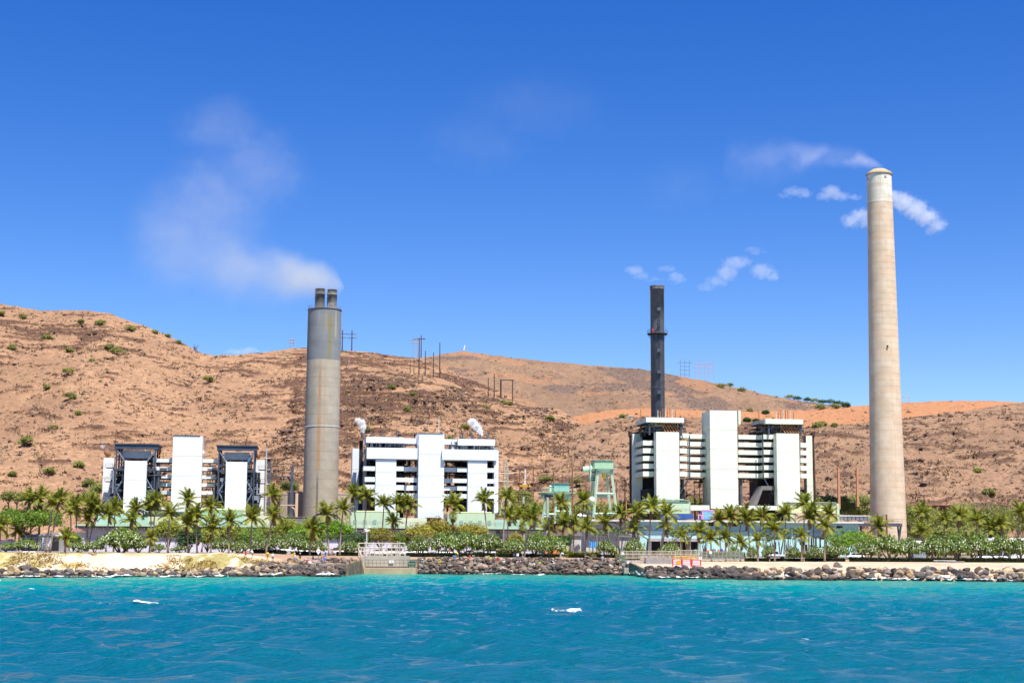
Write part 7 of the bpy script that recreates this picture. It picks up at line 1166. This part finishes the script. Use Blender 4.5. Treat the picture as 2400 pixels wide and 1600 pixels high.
t = shed('orange slatted fence house behind the frangipani, below the small crane', 1278, 1248, 1312, 1292, 412, M('slat_orange', (.58, .24, .07), .7, .1), roofd); shed('white pillar house beneath the lavender hall end', 1334, 1246, 1362, 1292, 408, M('hall_white', (.5, .5, .48)), roofd); shed('grey-white wall hut right of the screwpines', 1452, 1249, 1500, 1292, 410, M('hut_grey', (.48, .47, .50), .7, .08), roofd)
p = onground(1394, 392); t = thing('tarpaulin', 'bright blue tarpaulin hung between posts near the yellow-green hedge', 'tarpaulin', tuple(p)); q = random.Random(3); mb = MB(); N = 12; a, b_ = P(1382, 1267, 392), P(1399, 1282, 392)
for i in range(N+1):
    for j in range(4): x = a[0]+(b_[0]-a[0])*i/N; mb.v.append((x, 392+.15*math.sin(i*1.9), a[2]+(b_[2]-a[2])*j/3-.25*math.sin(PI*i/N)*(1-j/3)))
for i in range(N):
    for j in range(3): mb.f.append((i*4+j, (i+1)*4+j, (i+1)*4+j+1, i*4+j+1)); mb.m.append(0)
mb.build('sheet', M('tarp_blue', (.10, .36, .66), .6, .08), t)
for x in (1381.5, 1399.5): MB().bar(P(x, 1265, 392.2), P(x, 1290, 392.2), .12).build('post', gsteel, t)
p = onground(1872, 396); t = thing('skip', 'orange skip standing before the aqua hall doors', 'skip', tuple(p)); link('body', MB().poly([(-.9, -.6, .25), (.9, -.6, .25), (1.1, -.7, 1.25), (-1.1, -.7, 1.25), (-.9, .6, .25), (.9, .6, .25), (1.1, .7, 1.25), (-1.1, .7, 1.25)], [(0, 1, 2, 3), (5, 4, 7, 6), (1, 5, 6, 2), (4, 0, 3, 7), (0, 4, 5, 1), (3, 2, 6, 7)]).mesh('body', M('skip_orange', (.62, .17, .06), .6, .1)), t); link('rim', MB().box(-1.15, 1.15, -.75, .75, 1.253, 1.35).mesh('rim', M('skip_orange', (.62, .17, .06))), t)
for i, (px, y, w, c, lab) in enumerate(((1655, 1284, 1.6, Rd, 'red machine under the hala trees in the yard'), (1683, 1283, .7, Or, 'orange drum in the yard of the aqua hall'), (1690, 1284, .7, Bu, 'blue drum beside the orange one'), (1662, 1276, .8, Ye, 'yellow panel standing in the yard'), (1629, 1283, .8, ('green', (.05, .34, .15)), 'green bin in the yard'), (1672, 1278, 1.0, Gr, 'grey cabinet in the yard'), (1697, 1287, 1.0, Or, 'orange cone-shaped cover in the yard'))):
    p = onground(px, 412); t = thing('drum', lab, 'drum', tuple(p), 'bright clutter in the yard'); w2 = w*.55; link('body', MB().lathe([(w2, 0), (w2, 1.0), (w2*1.05, 1.02), (w2*1.05, 1.1), (w2, 1.12), (w2*.95, 1.5+.2*(i % 3)), (w2*.5, 1.6+.2*(i % 3))], 12).mesh('body', cloth(*c), False), t); link('lid', MB().lathe([(w2*.3, 1.6+.2*(i % 3)), (w2*.3, 1.75+.2*(i % 3))], 10).mesh('lid', gsteel), t)
p = P(2195, 1180, 540); t = thing('storage_tank', 'low dark red tank roof among the scrub right of the tall stack', 'tank', (p[0], 552, GZ)); z1 = P(2195, 1181.5, 540)[2]; MB().lathe([(9.2, GZ), (9.2, z1-.6), (9.5, z1-.5), (9.5, z1), (0, z1+.5)], 40, (p[0], 552), capt=False).build('shell', M('tank_red', (.17, .055, .045), .8, .15), t, True)
q_ = MB()
for k in range(24): an = 2*PI*k/24; q_.bar((p[0]+9.3*math.cos(an), 552+9.3*math.sin(an), z1), (p[0]+9.3*math.cos(an), 552+9.3*math.sin(an), z1+1.2), .08)
q_.build('railing', M('tank_red', (.17, .055, .045)), t)
# ---------------------------------------------------------------- wires
wm = M('wire', (.20, .18, .17), .7, .05)
def wire(lab, pts, Y, r=.028):
    mb = MB(); W3 = [P(x, y, Y) for x, y in pts]
    for a, b in zip(W3[:-1], W3[1:]): mb.tube([a+(b-a)*k/8-np.array((0, 0, .22*4*(k/8)*(1-k/8))) for k in range(9)], r, 4, 0, False)
    tag(mb.build('power_line', wm), lab, 'cable', 'cables along the road')
wire('thin cable along the road, upper one', [(-40, 1263), (300, 1248), (640, 1250), (1000, 1252), (1287, 1248), (1700, 1254), (2079, 1258), (2450, 1266)], 380); wire('thin cable along the road, lower one', [(-40, 1267), (300, 1262), (640, 1254), (1000, 1256), (1287, 1251), (1700, 1262), (2079, 1260), (2450, 1269)], 380.4)
# ---------------------------------------------------------------- smoke, steam, clouds: real volumes in their own boxes
def vol(name, lo, hi, build, lab, cat, col=(1, 1, 1), kind=None, aniso=0.):
    lo, hi = Vector(lo), Vector(hi); c = (lo+hi)/2; m = bpy.data.materials.new(name); m.use_nodes = True; t = m.node_tree; n, l = t.nodes, t.links; n.remove(n['Principled BSDF'])
    pv = n.new('ShaderNodeVolumePrincipled'); pv.inputs['Color'].default_value = (*col, 1); pv.inputs['Anisotropy'].default_value = aniso; l.new(pv.outputs[0], n['Material Output'].inputs['Volume'])
    co = n.new('ShaderNodeNewGeometry').outputs['Position']; l.new(build(n, l, co), pv.inputs['Density'])
    o = link(name, MB().box(lo.x-c.x, hi.x-c.x, lo.y-c.y, hi.y-c.y, lo.z-c.z, hi.z-c.z).mesh(name, m), None, tuple(c)); return tag(o, lab, cat, kind=kind)
def ma(n, l, op, a, b=None, c=None):
    x = n.new('ShaderNodeMath'); x.operation = op
    for i, v in enumerate((a, b, c)):
        if v is None: continue
        if isinstance(v, (int, float)): x.inputs[i].default_value = v
        else: l.new(v, x.inputs[i])
    return x.outputs[0]
def curve(n, l, fac, pts):
    x = n.new('ShaderNodeFloatCurve'); c = x.mapping.curves[0]
    while len(c.points) < len(pts): c.points.new(.5, .5)
    for p, q in zip(c.points, pts): p.location = q; p.handle_type = 'AUTO'
    x.mapping.update(); x.inputs[0].default_value = 1; l.new(fac, x.inputs[1]); return x.outputs[0]
def plume(name, lab, path, Y, dens, col, nsc, thin, yd):
    # path: (px, py, radius px, strength) from the mouth onward; strung along x because the wind blows it sideways
    W3 = [(P(x, y, Y), r*Y/F, s) for x, y, r, s in path]; xs = [w[0][0] for w in W3]; zs = [w[0][2] for w in W3]; rs_ = [w[1] for w in W3]; x0, x1 = max(xs)+rs_[0], min(xs)-rs_[-1]*.3; z0 = min(z-r*1.6 for z, r in zip(zs, rs_)); z1 = max(z+r*1.6 for z, r in zip(zs, rs_)); R = max(rs_)
    def build(n, l, co):
        wv = n.new('ShaderNodeTexNoise'); wv.inputs['Scale'].default_value = nsc*.5; wv.inputs['Detail'].default_value = 3; l.new(co, wv.inputs['Vector']); off = n.new('ShaderNodeVectorMath'); off.operation = 'MULTIPLY_ADD'; l.new(wv.outputs['Color'], off.inputs[0]); off.inputs[1].default_value = (4, 4, 4); l.new(co, off.inputs[2]); sp = n.new('ShaderNodeSeparateXYZ'); l.new(off.outputs[0], sp.inputs[0])
        u = n.new('ShaderNodeMapRange'); l.new(sp.outputs[0], u.inputs[0])
        for i, v in enumerate((x0+2, x1+2, 0., 1.)): u.inputs[i+1].default_value = v
        f = [(x-x0)/(x1-x0) for x in xs]; zc = curve(n, l, u.outputs[0], [(a, (z-z0)/(z1-z0)) for a, z in zip(f, zs)]); rc = curve(n, l, u.outputs[0], [(a, r/R) for a, r in zip(f, rs_)]); sc = curve(n, l, u.outputs[0], [(0, .0)]+[(a, w[2]) for a, w in zip(f, W3)]+[(1, 0)])
        dz = ma(n, l, 'SUBTRACT', ma(n, l, 'SUBTRACT', sp.outputs[2], z0+2), ma(n, l, 'MULTIPLY', zc, z1-z0)); rr = ma(n, l, 'MULTIPLY', rc, R); dy = ma(n, l, 'SUBTRACT', sp.outputs[1], Y+2)
        d = ma(n, l, 'DIVIDE', ma(n, l, 'SQRT', ma(n, l, 'ADD', ma(n, l, 'MULTIPLY', dz, dz), ma(n, l, 'MULTIPLY', dy, dy))), rr); fall = rmp(n, l, ma(n, l, 'MULTIPLY_ADD', noi(n, l, co, nsc*1.6, 5, .65), 1.1, d), .6, 1.75, 1, 0)
        nz = rmp(n, l, noi(n, l, co, nsc, 4, .55), .5-thin, .62, .25, 1.3); q = ma(n, l, 'MULTIPLY', ma(n, l, 'MULTIPLY', fall, nz), sc); return ma(n, l, 'MULTIPLY', ma(n, l, 'DIVIDE', q, rr), dens)
    return vol(name, (x1, Y-R*1.4, z0), (x0, Y+R*1.4, z1), build, lab, 'smoke', col, 'stuff')
plume('smoke', 'pale yellowish smoke drifting left from the twin flues of the left stack', [(800, 672, 20, .9), (782, 660, 40, 1.), (735, 654, 56, .95), (665, 648, 72, .8), (585, 634, 88, .6), (495, 612, 110, .38), (415, 585, 130, .2), (340, 560, 140, .08)], 505, .5, (.86, .84, .70), .045, .2, 0)
plume('smoke', 'thin smoke drifting left from the tallest stack', [(2062, 388, 8, .7), (2040, 380, 18, .7), (2005, 368, 27, .62), (1960, 366, 30, .5), (1900, 372, 42, .3), (1830, 380, 62, .18), (1720, 390, 80, .08)], 500, .45, (.95, .95, .95), .09, .05, 0)
def puff(name, lab, cat, blobs, Y, dens, nsc, thr, col=(1, 1, 1), soft=1.0):
    B = [(P(x, y, Y), a*Y/F, b*Y/F) for x, y, a, b in blobs]; k = Y/F; pad = 1.45
    lo = (min(p[0]-a*pad for p, a, b in B), Y-max(b for *_, b in B)*1.5, min(p[2]-b*pad for p, a, b in B)); hi = (max(p[0]+a*pad for p, a, b in B), Y+max(b for *_, b in B)*1.5, max(p[2]+b*pad for p, a, b in B))
    def build(n, l, co):
        s = None; co0 = co; wv = n.new('ShaderNodeTexNoise'); wv.inputs['Scale'].default_value = nsc*.7/k; wv.inputs['Detail'].default_value = 4; l.new(co, wv.inputs['Vector']); o1 = n.new('ShaderNodeVectorMath'); o1.operation = 'SUBTRACT'; l.new(wv.outputs['Color'], o1.inputs[0]); o1.inputs[1].default_value = (.5, .5, .5); o2 = n.new('ShaderNodeVectorMath'); o2.operation = 'MULTIPLY_ADD'; l.new(o1.outputs[0], o2.inputs[0]); o2.inputs[1].default_value = (2.6*k/nsc*.55,)*3; l.new(co, o2.inputs[2]); co = o2.outputs[0]
        for p, a, b in B:
            mp = n.new('ShaderNodeMapping'); mp.vector_type = 'POINT'; a, b = a*1.15, b*1.15; mp.inputs['Location'].default_value = (-p[0]/a, -Y/b, -p[2]/b); mp.inputs['Scale'].default_value = (1/a, 1/b, 1/b); l.new(co, mp.inputs[0]); ln = n.new('ShaderNodeVectorMath'); ln.operation = 'LENGTH'; l.new(mp.outputs[0], ln.inputs[0]); e = rmp(n, l, ln.outputs['Value'], .0, 1.25, 1, 0); s = e if s is None else ma(n, l, 'MAXIMUM', s, e)
        nz = noi(n, l, co0, 1.5*nsc/k, 7, .7); return ma(n, l, 'MULTIPLY', ma(n, l, 'MULTIPLY', rmp(n, l, s, .02, .4), rmp(n, l, ma(n, l, 'MULTIPLY_ADD', nz, 2.8, ma(n, l, 'MULTIPLY', s, 1.15)), thr+.80, thr+1.7*soft)), dens/k)
    return vol(name, lo, hi, build, lab, cat, col)
YC = 4200.
puff('cloud', 'white cloud poking out right of the tallest stack', 'cloud', [(2098, 462, 26, 20), (2118, 474, 34, 26), (2145, 492, 36, 28), (2172, 510, 34, 24), (2196, 528, 26, 18), (2180, 540, 18, 10)], YC, .022, .06, .66); puff('cloud', 'white cloud tucked behind the left side of the tallest stack', 'cloud', [(2018, 506, 30, 20), (1996, 518, 30, 18), (2030, 520, 26, 16)], YC, .019, .06, .66); puff('cloud', 'small white cloud left of the tallest stack', 'cloud', [(1950, 450, 26, 18), (1966, 460, 30, 14), (1935, 460, 22, 12), (2000, 462, 26, 8)], YC, .017, .06, .66)
puff('cloud', 'faint small cloud farthest left of the tallest stack', 'cloud', [(1862, 450, 30, 13), (1882, 452, 24, 12), (1840, 456, 20, 7)], YC, .013, .06, .66); puff('cloud', 'thin torn cloud above the slim dark stack', 'cloud', [(1486, 634, 26, 14), (1502, 646, 24, 10), (1530, 655, 30, 6), (1562, 630, 28, 10), (1586, 652, 26, 14)], YC, .0115, .06, .66); puff('cloud', 'curved thin cloud between the two right stacks', 'cloud', [(1655, 672, 26, 10), (1680, 660, 30, 16), (1705, 640, 28, 24), (1725, 615, 38, 18), (1745, 612, 20, 14)], YC, .0115, .06, .66); puff('cloud', 'small thin cloud right of the curved one', 'cloud', [(1788, 636, 34, 20), (1806, 648, 22, 14)], YC, .0125, .06, .66); puff('cloud', 'tiny wisp above the curved cloud', 'cloud', [(1768, 586, 28, 8)], YC, .012, .05, .68)
puff('cloud', 'faint low cloud on the skyline behind the left hill saddle', 'cloud', [(560, 826, 40, 10), (590, 822, 30, 9), (615, 824, 20, 6)], YC, .02, .05, .66)
tag(puff('smoke', 'wide faint smoke haze hanging high left of the twin flues', 'smoke', [(500, 480, 150, 140), (420, 560, 120, 110), (600, 400, 130, 110), (520, 300, 120, 80)], 560, .0013, .016, .45, (.88, .87, .78), 1.6), kind='stuff'); tag(puff('smoke', 'very faint smoke haze high in the middle of the sky', 'smoke', [(1250, 250, 190, 90), (1120, 330, 150, 80), (1600, 440, 110, 70), (1800, 380, 100, 60)], 560, .0004, .016, .45, (.88, .87, .78), 1.6), kind='stuff')
puff('steam', 'white steam plume at the left end of the middle white block', 'steam', [(850, 1010, 5, 6), (850, 1000, 9, 10), (846, 990, 11, 11), (839, 984, 8, 7)], 492, .42, .16, .8); puff('steam', 'white steam plume at the right end of the middle white block', 'steam', [(1128, 1016, 6, 6), (1124, 1008, 9, 9), (1116, 998, 12, 11), (1107, 988, 13, 10)], 492, .42, .14, .8); puff('steam', 'faint steam wisp above the left end of the left boiler house', 'steam', [(241, 1046, 9, 7), (250, 1053, 6, 5)], 492, .12, .16, 1.0)
